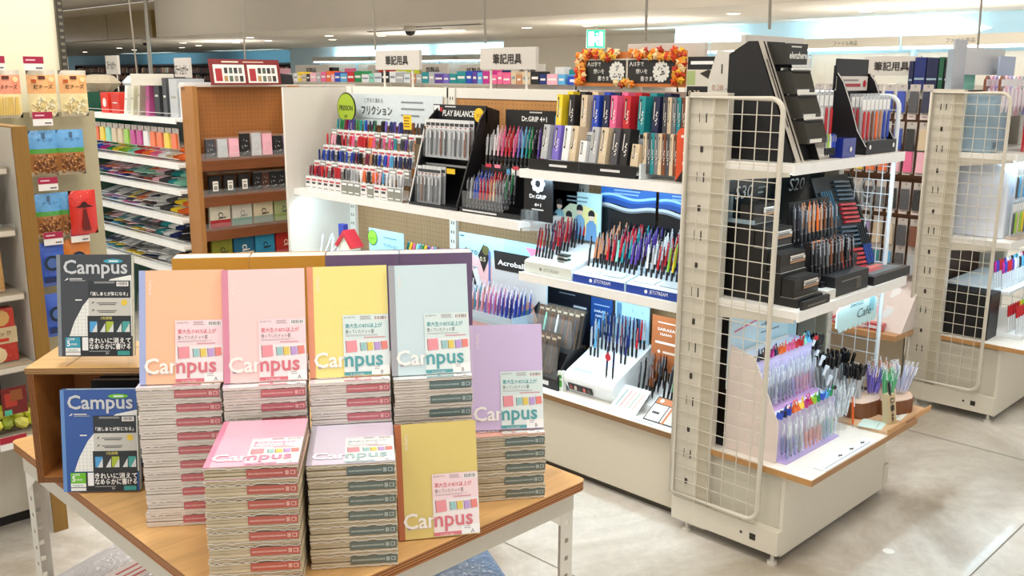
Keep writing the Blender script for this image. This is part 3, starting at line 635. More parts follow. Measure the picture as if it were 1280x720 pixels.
# ---- black and blue grid notebooks and the plywood crate
def grid_nb(cov, lite, badge, badgetx, sub):
    W, Hh, T = NW*1.01, NH, .02
    t = thing('grid_notebook', 'x', 'notebook')
    b = MB().box(.001, W-.001, .001, T, 0, Hh-.001, '#dfe6d2'); obj('page_block', b, 'film', t)
    b = MB().box(-.0006, W, -.0002, .001, 0, Hh, cov).box(-.001, .008, -.0004, T, 0, Hh, lite).box(0, W, T-.001, T, 0, Hh, lite); obj('cover', b, 'cover', t)
    b = MB(); d = -.0012
    cut = [(W, .80*Hh), (W*.72, .76*Hh), (W*.5, .64*Hh), (W*.34, .5*Hh), (W*.22, .34*Hh), (W*.15, .2*Hh), (W, .2*Hh)]
    b.poly(cut, '#eef0ec', d)
    for i in range(14):      # printed grid
        x = W*(.17+i*.05)
        top = None
        for (xa, za), (xb, zb) in zip(cut, cut[1:6]):
            if xb <= x <= xa: top = zb+(za-zb)*(x-xb)/(xa-xb)
        if top: b.rect(x, x+.0004, .2*Hh, top, '#a8a8a4', d-.0003)
    for i in range(10):
        z = Hh*(.22+i*.035); xl = None
        for (xa, za), (xb, zb) in zip(cut, cut[1:6]):
            if zb <= z <= za: xl = xb+(xa-xb)*(z-zb)/(za-zb)
        if xl: b.rect(xl, W*.46, z, z+.0004, '#a8a8a4', d-.0003)
    obj('cover_print', b, 'print', t)
    b = MB(); d = -.0022
    b.rect(.1*W, .97*W, .005*Hh, .19*Hh, '#23262a', d+.0004)
    b.rect(.42*W, .985*W, .64*Hh, .745*Hh, '#2c3136', d); b.lines(.5*W, .78*W, .735*Hh, .012*Hh, 2, .004*Hh, '#c8c8c8', d-.0003); b.barcode(.8*W, .96*W, .69*Hh, .735*Hh, d-.0003)
    b.text('「消し具合が気になる」', .45*W, .6*Hh, .0105, '#f2f2ee', d-.0003, w=.5*W, bold=True, res=1) if 0 else None
    b.rect(.42*W, .985*W, .575*Hh, .64*Hh, '#2c3136', d); b.text('「消しあとが気になる」', .45*W, .6*Hh, .0105, '#f2f2ee', d-.0006, w=.5*W, bold=True, res=1)
    b.rect(.42*W, .985*W, .40*Hh, .575*Hh, '#c9c8c0', d)
    for q in range(2):
        z = (.515-.075*q)*Hh; b.poly([(.46*W, z), (.5*W, z+.02*Hh), (.48*W, z+.025*Hh)], '#2a2a2a', d-.0004); b.rect(.53*W, .8*W, z+.008*Hh, z+.014*Hh, '#3a3a36', d-.0004); b.rect(.56*W, .78*W, z-.008*Hh, z-.001*Hh, '#3a3a36', d-.0004)
    b.disc(.9*W, .53*Hh, .03*W*1.4, '#e8c840', d-.0005, 14)
    b.rect(.40*W, .985*W, .19*Hh, .40*Hh, '#2a2e32', d); b.text('5色展開', .58*W, .365*Hh, .008, '#e6d870', d-.0004, res=1)
    for q, c in enumerate(('#4f9fd8', '#303438', '#a8bc3c', '#2c3438', '#48a4a0')):
        x = (.43+q*.11)*W; b.rect(x, x+.1*W, .24*Hh, .345*Hh, c, d-.0005-q*.0001); b.poly([(x+.03*W, .24*Hh), (x+.1*W, .24*Hh), (x+.1*W, .33*Hh)], '#d8dcdc', d-.0012)
    b.text('きれいに消えて', .42*W, .132*Hh, .016, '#f6f6f4', d-.0012, w=.56*W, bold=True, res=1); b.text('なめらかに書ける', .42*W, .075*Hh, .016, '#f6f6f4', d-.0012, w=.56*W, bold=True, res=1)
    b.lines(.42*W, .7*W, .055*Hh, .02, 1, .006*Hh, '#a8acb0', d-.0012); b.text('30 x 5mm', .66*W, .02*Hh, .008, '#d8d8d4', d-.0012, res=1) if 0 else b.text('30', .64*W, .02*Hh, .0085, '#d8d8d4', d-.0012, res=1)
    b.rect(.8*W, .965*W, .012*Hh, .055*Hh, '#3c9c98', d-.0012)
    obj('label_sheet', b, 'print', t)
    b = MB(); b.rect(.1*W, .3*W, .085*Hh, .19*Hh, badge, -.003); b.text('5', .12*W, .105*Hh, .019, badgetx, -.0034, bold=True); b.text('mm', .18*W, .112*Hh, .0095, badgetx, -.0034, res=1); b.text('方眼罫', .13*W, .163*Hh, .006, badgetx, -.0034, res=1)
    b.rect(.1*W, .3*W, .048*Hh, .085*Hh, '#f0f0ec', -.003); b.text('Campus', .12*W, .057*Hh, .008, '#3a8c8c', -.0034, res=1); b.rect(.1*W, .3*W, .012*Hh, .042*Hh, '#e8e8e6', -.003).rect(.325*W, .405*W, .06*Hh, .19*Hh, '#eceef0', -.003)
    obj('ruling_badge', b, 'print', t)
    b = MB(); campus(b, W, Hh, '#c9ccd0', white='#c9ccd0', z=.815, x0=.09, full=True, d=-.002)
    b.poly([(.1*W, .745*Hh), (.15*W, .775*Hh), (.15*W, .755*Hh)], '#e8e8e8', -.002).rect(.17*W, .34*W, .757*Hh, .768*Hh, '#d8d8d8', -.002).rect(.17*W, .38*W, .742*Hh, .748*Hh, '#b8b8b8', -.002)
    b.rect(.24*W, .33*W, .55*Hh, .562*Hh, '#e8e8e8', -.002)
    b.poly([(.66*W+.06*W*math.cos(a)*2.2+.1*W, .935*Hh+.022*Hh*math.sin(a)) for a in [i*PI/8 for i in range(16)]], sub, -.002); b.rect(.7*W, .83*W, .928*Hh, .942*Hh, '#e8f4f4', -.0024)
    obj('lettering', b, 'print', t)
    return t
o = grid_nb('#30343a', '#7c838a', '#3c9cb4', '#ffffff', '#3c9cb4'); place(o, (.815, 2.392, TZ+.318), R_(-43), 'black covered grid notebook pack standing on top of the plywood crate', 'grid ruled notebook packs', rot=(R_(-10), 0, R_(-43)))
o = grid_nb('#1d4f9c', '#5d8cc8', '#6cbc2c', '#ffffff', '#6cbc2c'); place(o, (.764, 2.300, TZ+.004), R_(-42), 'blue covered grid notebook pack standing on the table in front of the crate', 'grid ruled notebook packs', rot=(R_(-8), 0, R_(-42)))
t = thing('notebook_easel', 'small clear acrylic easel under the black grid notebook on the crate', 'stand', (.83, 2.372, TZ+.300), R_(-43))
for x in (.0, .15):
    b = MB().prism([(-.02, 0), (.12, 0), (.12, .004), (.09, .16), (.085, .16), (.03, .016), (-.012, .016), (-.012, .024), (-.02, .024)], x, x+.004, '#dfe8ea', 'x'); obj('easel_arm', b, 'clear', t)
b = MB().tube([(0, .11, .01), (.154, .11, .01)], .003, '#dfe8ea', 6); obj('cross_bar', b, 'clear', t)
t = thing('plywood_crate', 'open fronted plywood crate on the table corner with a notebook standing on top', 'crate', (.741, 2.410, TZ), R_(-42.5))
cw, ch, cdp, th = .37, .30, .24, .016
for nm, bx in (('side_panel', (0, th, 0, cdp, 0, ch-th)), ('side_panel', (cw-th, cw, 0, cdp, 0, ch-th)), ('top_panel', (-.002, cw+.002, -.002, cdp, ch-th, ch)), ('bottom_panel', (th, cw-th, 0, cdp, 0, th)), ('back_panel', (th, cw-th, cdp-.01, cdp, th, ch-th))):
    c = '#b87a40' if nm != 'top_panel' else '#cfa468'
    b = MB().box(*bx, c); p = obj(nm, b, 'wood' if nm != 'back_panel' else 'matte', t, bevel=.0008)
b = MB()
for nm, (x0, x1, z0, z1) in dict(l=(0, th, 0, ch-th), r=(cw-th, cw, 0, ch-th), t=(-.002, cw+.002, ch-th, ch), bo=(th, cw-th, 0, th)).items():
    v = nm in 'lr'
    for k in range(4):
        a = k/4+.08; e = (k+.45)/4+.08
        if v: b.rect(x0+(x1-x0)*a, x0+(x1-x0)*e, z0, z1, '#5a3018', -.0024)
        else: b.rect(x0, x1, z0+(z1-z0)*a, z0+(z1-z0)*e, '#5a3018', -.0024)
obj('ply_layers', b, 'satin', t)
KB = Kind(lambda: (lambda t: (obj('page_block', MB().box(0, .18, 0, .02, 0, .23, '#e6e2d8'), 'film', t), obj('cover', MB().box(-.001, .181, -.001, .001, 0, .232, None).box(-.001, .181, .02, .022, 0, .232, None), 'cover', t), t)[-1])(thing('grid_notebook', 'x', 'notebook')))
for i, c in enumerate(('#26282c', '#26282c', '#d8d8d4')):
    q = Matrix.Translation((.741, 2.41, TZ)) @ Matrix.Rotation(R_(-42.5), 4, 'Z') @ Vector((.13+.01*i, .06+.035*i, th)); KB(q, R_(-42.5), 'plain %s notebook inside the plywood crate, %s from its open front' % ('white' if i == 2 else 'black', ORD[i]), 'notebooks inside the crate', color=c)
# stock under the table
KU = Kind(lambda: (lambda t: (obj('page_block', MB().box(0, .26, 0, .34, 0, .05, '#d8d8d8'), 'film', t), obj('cover', MB().box(-.001, .261, -.001, .341, .05, .052, None), 'bag', t), t)[-1])(thing('folder_pack', 'x', 'stationery')))
for i, (x, y, z, a, c, l) in enumerate(((.93, 2.38, .245, 20, '#c6c8cc', 'grey wrapped stock pack with red print on the shelf under the table'), (.86, 2.02, .245, 8, '#b4b6ba', 'lower grey wrapped stock pack under the table by the left edge'), (1.40, 1.78, .245, -12, '#2c5c8c', 'blue wrapped stock pack on the shelf under the table'), (1.44, 1.75, .298, -25, '#3c6ea0', 'upper blue wrapped stock pack under the table'), (1.2, 2.36, .245, 0, '#d2d0cc', 'pale wrapped stock pack at the back under the table'))):
    o = KU((x, y, z), R_(a), l, 'stock packs under the table', color=c)
b = MB()
for i in range(6):
    b.rect(.02, .14, .02+i*.012, .026+i*.012, '#c86a6a', 0)
b.v = [(x, z, .0) for x, y, z in b.v]; b.rect(0, 0, 0, 0, '#ffffff')
tag(obj('price_sheet', MB().box(0, .16, 0, .1, 0, .001, '#ece4e0').box(.02, .13, .02, .03, .001, .0014, '#c85a5a').box(.02, .14, .045, .052, .001, .0014, '#c85a5a').box(.02, .12, .07, .078, .001, .0014, '#c85a5a'), 'print', loc=(.98, 2.52, .2975), rot=(0, 0, R_(15))), 'white slip with red print lying on the grey stock pack under the table', 'sheet')
# ---------------------------------------------------------------- pens
def pen_click():      # retractable pen, tip at the origin, coloured barrel
    t = MB().lathe([(.001, 0), (.0042, .012), (.0046, .013), (.0052, .045), (.0050, .046), (.0048, .118), (.0050, .119), (.0042, .130), (.0025, .131), (.0025, .142)], '#222', 7,
                   cols=['#9a9a9e', '#26262a', '#2c2c30', '#a8a8ac', None, '#b8b8bc', None, '#a8a8ac', None])
    t.box(-.0010, .0010, -.0074, -.005, .088, .128, '#b4b6ba'); o = obj('ballpoint_pen', t, 'gloss'); return tag(o, 'x', 'pen')
def pen_dark():
    t = MB().lathe([(.001, 0), (.0045, .014), (.0052, .05), (.0050, .051), (.0048, .12), (.003, .128), (.0028, .141)], '#222', 7, cols=['#2a2a2e', '#1d1d20', '#1d1d20', None, None, None])
    t.box(-.0010, .0010, -.0074, -.005, .09, .13, '#9a9ca0'); return tag(obj('ballpoint_pen', t, 'gloss'), 'x', 'pen')
def pen_cap(capc=None, body='#e9edf0'):      # capped, cap upward
    t = MB().lathe([(.0035, 0), (.0048, .003), (.0048, .085), (.0058, .086), (.0056, .138), (.003, .145)], '#eee', 7, cols=[body, body, None, None, None])
    t.box(-.0012, .0012, -.0085, -.0055, .095, .14, None); return tag(obj('capped_pen', t, 'gloss'), 'x', 'pen')
def pen_clear():      # clear barrel with a tinted core
    root = tag(obj('gel_pen', MB().lathe([(.001, 0), (.0048, .014), (.0052, .05), (.0050, .118), (.0030, .124), (.0030, .140)], '#e8f0f4', 7, cols=['#d8dde2', '#e6eef4', '#e2ecf2', '#e8f0f4', '#e8f0f4']), 'tint'), 'x', 'pen')
    obj('ink_core', MB().lathe([(.0036, .006), (.0046, .02), (.0047, .066), (.003, .07)], None, 6).box(-.0012, .0012, -.0082, -.005, .085, .122, '#f2f6fa'), 'gloss', root); return root
def pen_tint():
    root = tag(obj('gel_pen', MB().lathe([(.001, 0), (.0048, .014), (.0052, .05), (.0050, .118), (.0030, .124), (.0030, .140)], None, 7, cols=['#d8dde2', None, None, None, '#f2f2f6']), 'frost'), 'x', 'pen')
    obj('clip', MB().box(-.0012, .0012, -.0082, -.005, .085, .122, '#f6f4fa').lathe([(.003, .012), (.003, .1)], None, 5), 'gloss', root); return root
KClick, KDark, KCap, KClear, KTint = Kind(pen_click), Kind(pen_dark), Kind(pen_cap), Kind(pen_clear), Kind(pen_tint)
def W2(x, y, z, rz, u, v, w=0):       # local (right, depth, up) to world
    c, s = math.cos(rz), math.sin(rz); return (x+c*u-s*v, y+s*u+c*v, z+w)
def penfield(K, org, rz, us, rows, colors, phrase, group, noun='pen', lean=.22, jit=.06, skip=None, tw=0):
    """us: column offsets; rows: list of (v, w, row name); colors(i, j) -> colour name"""
    for j, (v, w, rn) in enumerate(rows):
        for i, u in enumerate(us):
            c = colors(i, j)
            if c is None: continue
            lab = '%s %s, %s in the %s of the %s' % (c, noun, ORD[i], rn, phrase)
            K(W2(*org, rz, u, v, w), rz, lab, group, rot=(-lean+random.uniform(-jit, jit), random.uniform(-jit, jit)+tw, rz+random.uniform(-.5, .5)*(.6 if jit else 0)), color=CN[c])
def lin_u(a, b, n): return [a+(b-a)*i/(n-1) for i in range(n)]

# ---- stepped erasable pen display (caps in four rows over price pockets)
fx = thing('stepped_pen_display', 'stepped white pen display with four rows of capped pens beside the white end board', 'display', (2.975, 4.62, 1.095), H)
DWd = .86
for r in range(4):
    v = .012+r*.062; top = .075+r*.0835
    b = MB().box(0, DWd, v, v+.004, 0 if r == 0 else top-.05, top, '#dfe4e6').box(0, DWd, v+.004, v+.062, top-.055, top-.05, '#cfd4d8').box(0, .004, v, v+.066, 0, top, '#dfe4e6')
    st = obj('tier', b, 'satin', fx)
    n = 15
    for i in range(n):
        x0 = .006+i*DWd/n; w = DWd/n-.006; dark = (i*7+r*5) % 11 in (1, 4, 9) or (r in (0,) and i in (6, 7, 8, 13, 14)); h0 = .005 if r == 0 else top-.048
        b = MB().box(x0, x0+w, v-.003, v-.0005, h0, top-.004, '#eceae8' if not dark else '#8d8f86')
        b.rect(x0+.004, x0+w-.004, top-.022, top-.012, '#ffffff' if dark else '#c0505a', v-.0035)
        b.rect(x0+.006, x0+w-.008, h0+.008, h0+.014, '#9a9ca0' if not dark else '#f0f0ee', v-.0035)
        if r == 0 and not dark: b.rect(x0+.006, x0+w-.012, h0+.03, h0+.042, '#3a3c44', v-.0035)
        obj('price_pocket', b, 'satin', st)
    b = MB().box(0, DWd, v-.0055, v-.0045, top-.012, top+.002, '#eef4f6'); obj('clear_lip', b, 'clear', st)
R4 = {0: ['wine red', 'red', 'wine red', 'red', 'red', 'wine red', 'red', 'red', 'black', 'grey', 'silver', 'silver', 'white', 'orange', 'black', 'orange', 'pale pink', 'light blue', 'white', 'white', 'white', 'silver'],
      1: ['dark blue', 'blue', 'dark blue', 'blue', 'navy', 'blue', 'dark blue', 'blue', 'dark blue', 'wine red', 'black', 'wine red', 'copper', 'black', 'blue', 'blue', 'pink', 'light blue', 'navy', 'dark blue', 'navy', 'dark blue'],
      2: ['red', 'pale pink', 'black', 'black', 'red', 'red', 'pink', 'red', 'red', 'red', 'orange', 'pink', 'wine red', 'grey', 'pink', 'magenta', 'teal', 'smoke', 'purple', 'grey', 'copper', 'beige'],
      3: ['teal', 'green', 'wine red', 'purple', 'dark blue', 'green', 'teal', 'blue', 'navy', 'green', 'black', 'black', 'violet', 'dark blue', 'purple', 'dark blue', 'smoke', 'smoke', 'brown', 'smoke', 'smoke', 'smoke']}
names4 = ['front row', 'second row', 'third row', 'back row']
for r in range(4):
    n = 44
    for i in range(n):
        c = R4[r][i*22//n]; u = .012+i*(DWd-.02)/n
        KCap(W2(2.975, 4.62, 1.095, H, u, .03+r*.062+random.uniform(-.006, .012), -.008+r*.0835-.0), H, '%s capped pen, %s, %s of stepped display' % (c, ('%s from the end board' % ORD[i]) if i < 22 else ('%s from the black rack side' % ORD[43-i]), names4[r]),
             'capped pens, %s of the stepped display' % names4[r], rot=(-.15+random.uniform(-.07, .07), random.uniform(-.05, .05), H+random.uniform(-1, 1)), color=CN[c])
t = thing('display_sign', 'pale blue pen header board with dark lettering over the stepped display', 'sign', (3.30, 4.60, 1.45), H)
b = MB().box(0, .80, 0, .006, 0, .17, '#d3dee2'); obj('board', b, 'satin', t)
b = MB().text('こすると消える', .13, .125, .028, '#4a5054', -.002, w=.17).text('フリクション', .10, .06, .055, '#33383c', -.002, w=.28, bold=True).rect(.1, .36, .035, .038, '#8a9498', -.002)
b.lines(.46, .66, .135, .035, 3, .008, '#7c888e', -.002); obj('lettering', b, 'print', t)
t = thing('round_sign', 'round lime green sign with dark lettering at the header board of the stepped display', 'sign', (3.22, 4.535, 1.54), H)
b = MB(); b.m = Matrix.Rotation(PI/2, 4, 'X'); b.lathe([(.088, -.004), (.088, .0)], '#2c3420', 28); obj('rim', b, 'satin', t)
b = MB().disc(0, 0, .081, '#9db82c', -.002, 28); b.text('FRIXION', -.062, -.012, .04, '#26301c', -.003, w=.125, bold=True); b.text('ball', -.02, -.05, .024, '#33401c', -.003); obj('sign_face', b, 'print', t)

# ---- black blister rack
pb = thing('blister_rack', 'tall black counter rack with white slanted lettering and two rows of blister packs', 'display', (3.0, 3.71, 1.097), H)
b = MB().prism([(0, 0), (.28, 0), (.28, .46), (.2, .48), (.13, .42), (0, .02)], 0, .008, '#15161a', 'x').box(-.002, 0, .1, .2, .1, .38, '#6c5434'); obj('side_panel', b, 'satin', pb)
b = MB().prism([(0, 0), (.28, 0), (.28, .46), (.2, .48), (.15, .42), (0, .02)], .345, .353, '#15161a', 'x'); obj('side_panel', b, 'satin', pb)
b = MB().box(.008, .345, .2, .208, 0, .46, '#17181c').box(-.004, .36, -.006, .0, 0, .012, '#202126').box(0, .353, 0, .2, 0, .008, '#202126'); obj('back_panel', b, 'satin', pb)
b = MB().tube([(-.004, -.004, .0), (-.004, .12, .42)], .004, '#e8eaea', 5); obj('edge_strip', b, 'gloss', pb)
b = MB().box(-.03, .353, .188, .198, .405, .485, '#1b1c20'); hd = obj('header', b, 'satin', pb)
b = MB().text('PLAY BALANCE', .04, .43, .04, '#f4f4f2', .186, w=.23, bold=True, shear=.25).rect(-.025, .02, .455, .48, '#eceef0', .186).rect(.022, .04, .45, .47, '#c8303c', .186).rect(.06, .14, .472, .478, '#d8d8d8', .186); obj('lettering', b, 'print', hd)
b = MB(); b.m = Matrix.Translation((.31, .183, .44)) @ Matrix.Rotation(PI/2, 4, 'X'); b.lathe([(.034, -.001), (.034, .001)], '#f0c82c', 20); obj('yellow_seal', b, 'satin', pb)
b = MB().text('30', .292, .43, .024, '#a87412', .181, w=.036); obj('seal_print', b, 'print', pb)
b = MB().box(.0, .35, .10, .104, .19, .2, '#8c8e90').box(.2, .26, .07, .072, .16, .185, '#e8c22c'); obj('front_label', b, 'print', pb)
def blister():
    t = thing('blister_pack', 'x', 'pen')
    b = MB().box(-.019, .019, 0, .0015, -.185, 0, '#b8bcc0').box(-.019, .019, -.001, 0, -.045, 0, '#d2d4d6').rect(-.015, .015, -.03, -.015, '#3a3c40', -.0015).rect(-.012, .0, -.04, -.034, '#8c2c34', -.0015); obj('card', b, 'satin', t)
    b = MB().lathe([(.002, -.175), (.006, -.165), (.006, -.06), (.003, -.05)], None, 6, (0, -.008, 0)).box(-.002, .002, -.016, -.013, -.09, -.055, '#e8e8ea'); obj('pen_body', b, 'gloss', t)
    b = MB().box(-.016, .016, -.017, -.001, -.18, -.048, '#e8f0f4'); obj('bubble', b, 'clear', t)
    return t
KBl = Kind(blister)
for r, (zz, v, n, u0, u1) in enumerate(((.415, .10, 9, .035, .315), (.19, .045, 6, .03, .17))):
    for i in range(n):
        for k in range(2):
            KBl(W2(3.0, 3.71, 1.097, H, u0+(u1-u0)*i/(n-1), v+k*.03, zz), H, '%s blister pack, %s across, %s, on the %s hooks of the black rack' % (('silver', 'grey', 'black', 'smoke', 'brown')[(i*3+r) % 5], ORD[i], ('in front', 'behind')[k], ('upper', 'lower')[r]), 'blister packs on the black rack', rot=(-.05, 0, H), color=CN[('silver', 'grey', 'black', 'smoke', 'brown')[(i*3+r) % 5]])
t = thing('shelf_tag', 'yellow shelf card with dark print on a clip beside the black blister rack', 'tag', (3.02, 3.775, 1.46), H)
b = MB().box(0, .062, 0, .002, 0, .07, '#f2c420').lines(.006, .056, .06, .014, 4, .005, '#7a5a10', -.001); obj('card', b, 'print', t)
b = MB().tube([(.03, .003, .02), (.035, .006, -.2), (.035, .0, -.36)], .002, '#222', 5); obj('clip_stem', b, 'gloss', t)
t = thing('pen_rack', 'slim dark rack of hanging refills between the stepped display and black rack', 'display', (3.03, 3.765, 1.097), H)
b = MB().box(0, .05, .06, .065, 0, .32, '#3b332a').box(0, .05, 0, .065, 0, .01, '#26221e'); obj('rack_body', b, 'satin', t)
for i in range(5):
    b = MB().box(.004+.009*i, .011+.009*i, .04, .05, .03, .13, ('#6c5434', '#8c6c44', '#4a3c2c')[i % 3]).box(.004+.009*i, .011+.009*i, .045, .055, .17, .29, ('#7c6444', '#5c4c34')[i % 2]); obj('refill', b, 'gloss', t)

# ---- two tier mechanical pencil rack (clear holders, black body)
dg = thing('pencil_rack', 'black two tier rack of shaker pencils with a logo side card', 'display', (3.0, 3.335, 1.097), H)
b = MB().box(.06, .52, .24, .25, 0, .47, '#121316').box(.0, .40, .0, .24, 0, .01, '#15161a').box(.03, .52, .115, .24, .195, .205, '#1b1c20').box(.03, .52, .11, .117, .175, .215, '#1a1b1f'); obj('rack_body', b, 'satin', dg)
b = MB().text('Dr.GRIP 4+1', .25, .42, .032, '#f2f2f2', .238, w=.16, bold=True, align='c').rect(.22, .30, .458, .464, '#c0c0c0', .238).rect(.38, .42, .41, .45, '#4a90c8', .238); obj('header_lettering', b, 'print', dg)
b = MB()
for i in range(4): b.rect(.2+i*.032, .222+i*.032, .18, .21, ('#58a8d8', '#e8e8e6', '#dcdcda', '#f0f0ee')[i], .109)
for i in range(7): b.rect(.06+i*.06, .1+i*.06, .206, .222, ('#c83a4c', '#f08ca4', '#30323a', '#c84454', '#26282c', '#5a3c34', '#c04850')[i], .108)
obj('shelf_print', b, 'print', dg)
b = MB().box(.0, .40, -.004, .0, 0, .022, '#1c1d20').rect(.02, .25, .006, .014, '#d0d0d0', -.0045); obj('front_lip', b, 'print', dg)
cu = ['silver', 'silver', 'white', 'pale pink', 'pink', 'red', 'red', 'pink', 'violet', 'light blue', 'teal', 'green', 'black', 'purple', 'magenta', 'violet', 'purple', 'teal', 'navy']
penfield(KClick, (3.0, 3.335, 1.097), H, lin_u(.04, .50, 19), ((.13, .215, 'front row'), (.165, .235, 'middle row'), (.2, .255, 'back row')), lambda i, j: cu[(i+j) % 19], 'upper black rack tier', 'pencils on the upper tier', 'shaker pencil', lean=.1, jit=.03)
cl = ['smoke', 'silver', 'blue', 'blue', 'red', 'red', 'red', 'copper', 'beige', 'grey', 'grey', 'smoke']
penfield(KClick, (3.0, 3.335, 1.097), H, lin_u(.03, .27, 12), ((.015, .02, 'front row'), (.05, .03, 'second row'), (.085, .05, 'back row')), lambda i, j: (cl if j < 1 else ['smoke', 'blue', 'blue', 'blue', 'dark blue', 'red', 'red', 'red', 'wine red', 'grey', 'green', 'smoke'])[i], 'lower black rack tier', 'pencils on the lower tier', 'shaker pencil', lean=.1, jit=.02)
b = MB().box(.015, .285, -.002, -.001, .02, .1, '#e8eef2').box(.015, .285, .03, .031, .03, .12, '#e8eef2'); obj('clear_holder', b, 'clear', dg)
t = thing('logo_card', 'black card with round white logo leaning at the right end of the pencil rack', 'sign', (3.02, 2.935, 1.1), H)
b = MB().box(0, .17, 0, .006, 0, .235, '#17181c'); obj('board', b, 'satin', t)
b = MB()
for k in range(8):
    a = k*PI/4; b.disc(.085+.028*math.cos(a), .165+.028*math.sin(a), .0135, '#f2f2f2', -.002, 8)
b.text('Dr.GRIP', .085, .1, .024, '#f4f4f4', -.002, w=.1, bold=True, align='c').text('4+1', .085, .065, .02, '#f4f4f4', -.002, w=.04, bold=True, align='c').rect(.05, .12, .048, .054, '#c8c8c8', -.002); obj('lettering', b, 'print', t)
t = thing('clear_pen_cup', 'small empty clear plastic cup holder on the shelf end by the logo card', 'holder', (2.985, 2.94, 1.098), H)
for i in range(3):
    b = MB().box(.02+i*.028, .045+i*.028, .0, .025, 0, .05, '#dfe8ec'); obj('cup', b, 'clear', t)
b = MB().box(0, .13, -.01, .05, 0, .004, '#f0f4f6'); obj('tray', b, 'clear', t)

# ---- top right of the pen gondola: boxed refills and notebooks in two stepped rows
def slim_box(w=.036, h=.15, d=.05):
    t = thing('slim_pen_box', 'x', 'box')
    b = MB().box(0, w, 0, d, 0, h, None); obj('carton', b, 'satin', t)
    b = MB().poly([(w*.18+.0, h*.35), (w*.42, h*.35), (w*.42, h*.9), (w*.3, h*.94), (w*.18, h*.9)], '#1c1a1e', -.0008).poly([(w*.25, h*.4), (w*.35, h*.4), (w*.35, h*.85), (w*.25, h*.85)], '#e8e4dc', -.0014)
    for k in range(12): b.disc(w*random.uniform(.5, .85), h*random.uniform(.2, .62), w*random.uniform(.05, .1), '#f2efe8', -.001-k*.00005, 6)
    obj('box_print', b, 'print', t); return t
KS = Kind(slim_box)
t = thing('stepped_riser', 'clear stepped riser with black price strips under the slim boxed pens', 'riser', (2.985, 2.87, 1.331), H)
b = MB().box(0, .58, -.004, 0, 0, .045, '#17181b').box(.592, .6, 0, .2, 0, .06, '#dfe8ec').box(0, .58, 0, .12, .012, .016, '#e8ecee').box(0, .85, .12, .124, .0, .165, '#ccd4d8').box(0, .85, .124, .26, .16, .165, '#ccd4d8'); obj('riser_body', b, 'satin', t)
b = MB().rect(.0, .85, .15, .165, '#2a2a2c', .118).rect(.12, .22, .018, .028, '#dadada', -.005).rect(.4, .5, .018, .028, '#dadada', -.005).rect(.285, .287, 0, .045, '#5a5a5c', -.005)
for i in range(7): b.rect(.02+i*.066+(.04 if i > 3 else 0), .065+i*.066+(.04 if i > 3 else 0), .15, .163, '#f2f2f0', .117)
obj('price_strip', b, 'print', t)
up = ['yellow', 'black', 'beige', 'blue', 'navy', 'pink', 'red', 'teal', 'navy']
ux = [.03, .10, .17, .235, .29, .33, .40, .475, .545]
for i, (c, u) in enumerate(zip(up, ux)):
    for k in range(2): KS(W2(2.985, 2.87, 1.331, H, u+k*.012, .13+k*.055, .165+k*.012), H-.12, '%s slim boxed pen, %s from the left on the upper step, %s' % (c, ORD[i], ('front copy', 'copy behind it')[k]), 'slim boxed pens on the upper step', rot=(-.06, 0, H-.12), color=CN[c])
lowc = ['silver', 'violet', 'white', 'beige', 'white', 'silver', 'beige', 'smoke', 'black', 'beige']
lx = [.045, .11, .165, .205, .26, .315, .365, .425, .475, .53]
for i, (c, u) in enumerate(zip(lowc, lx)):
    hh = 1 if i not in (4, 9) else .6
    o = KS(W2(2.985, 2.87, 1.331, H, u, .02, .046), H-.2, '%s slim boxed pen, %s from the left on the lower step of the top shelf' % (c, ORD[i]), 'slim boxed pens on the lower step', rot=(-.14, 0, H-.15), color=CN[c]); o.scale = (1.15, 1, hh*.97)
for i in range(9):
    c = ['smoke', 'beige', 'grey', 'teal', 'brown', 'beige', 'green', 'wine red', 'green'][i]
    o = KS(W2(2.985, 2.87, 1.331, H, .60+i*.022, .13, .165), H, '%s narrow refill pack, %s on the clear upper hooks beside the navy box' % (c, ORD[i]), 'narrow refill packs beside the wire frame', rot=(0, 0, H), color=CN[c]); o.scale = (.5, .5, .98)
for i in range(9):
    c = ['beige', 'smoke', 'teal', 'grey', 'beige', 'brown', 'smoke', 'beige', 'brown'][i]
    o = KS(W2(2.985, 2.87, 1.331, H, .585+i*.018, .03, .02), H, '%s narrow refill pack, %s in the clear bin left of the orange card' % (c, ORD[i]), 'narrow refill packs in the clear bin', rot=(0, 0, H), color=CN[c]); o.scale = (.45, .5, 1.05)
t = thing('price_card', 'orange and black card with a large white numeral beside the post', 'sign', (2.99, 2.11, 1.335), H)
b = MB().prism([(0, 0), (.1, 0), (.1, .2), (.015, .2), (0, .185)], 0, .004, '#e2542c', 'y'); obj('board', b, 'satin', t)
b = MB().poly([(0, 0), (.1, 0), (.1, .12), (0, .0)], '#141416', -.001).text('3', .035, .07, .065, '#f4ece8', -.002, bold=True).text('KYOKU', .02, .16, .018, '#ffe8e0', -.002) if 0 else MB().poly([(0, 0), (.1, 0), (.1, .14)], '#141416', -.001).text('3', .03, .065, .07, '#f4ece8', -.002, bold=True).rect(.02, .07, .165, .175, '#f6e4dc', -.002)
obj('lettering', b, 'print', t)
for i, (u, txt, c, z) in enumerate(((.64, '0.28', '#e8c8b0', .14),)):
    t = thing('size_card', 'small black card with a tip size between the two steps near the wire frame', 'sign', W2(2.985, 2.87, 1.331, H, u, .10, z-.02), H)
    obj('board', MB().box(0, .1, 0, .003, 0, .035, '#161618'), 'satin', t); obj('lettering', MB().text('0.28', .02, .008, .025, '#d86a4c', -.001), 'print', t)
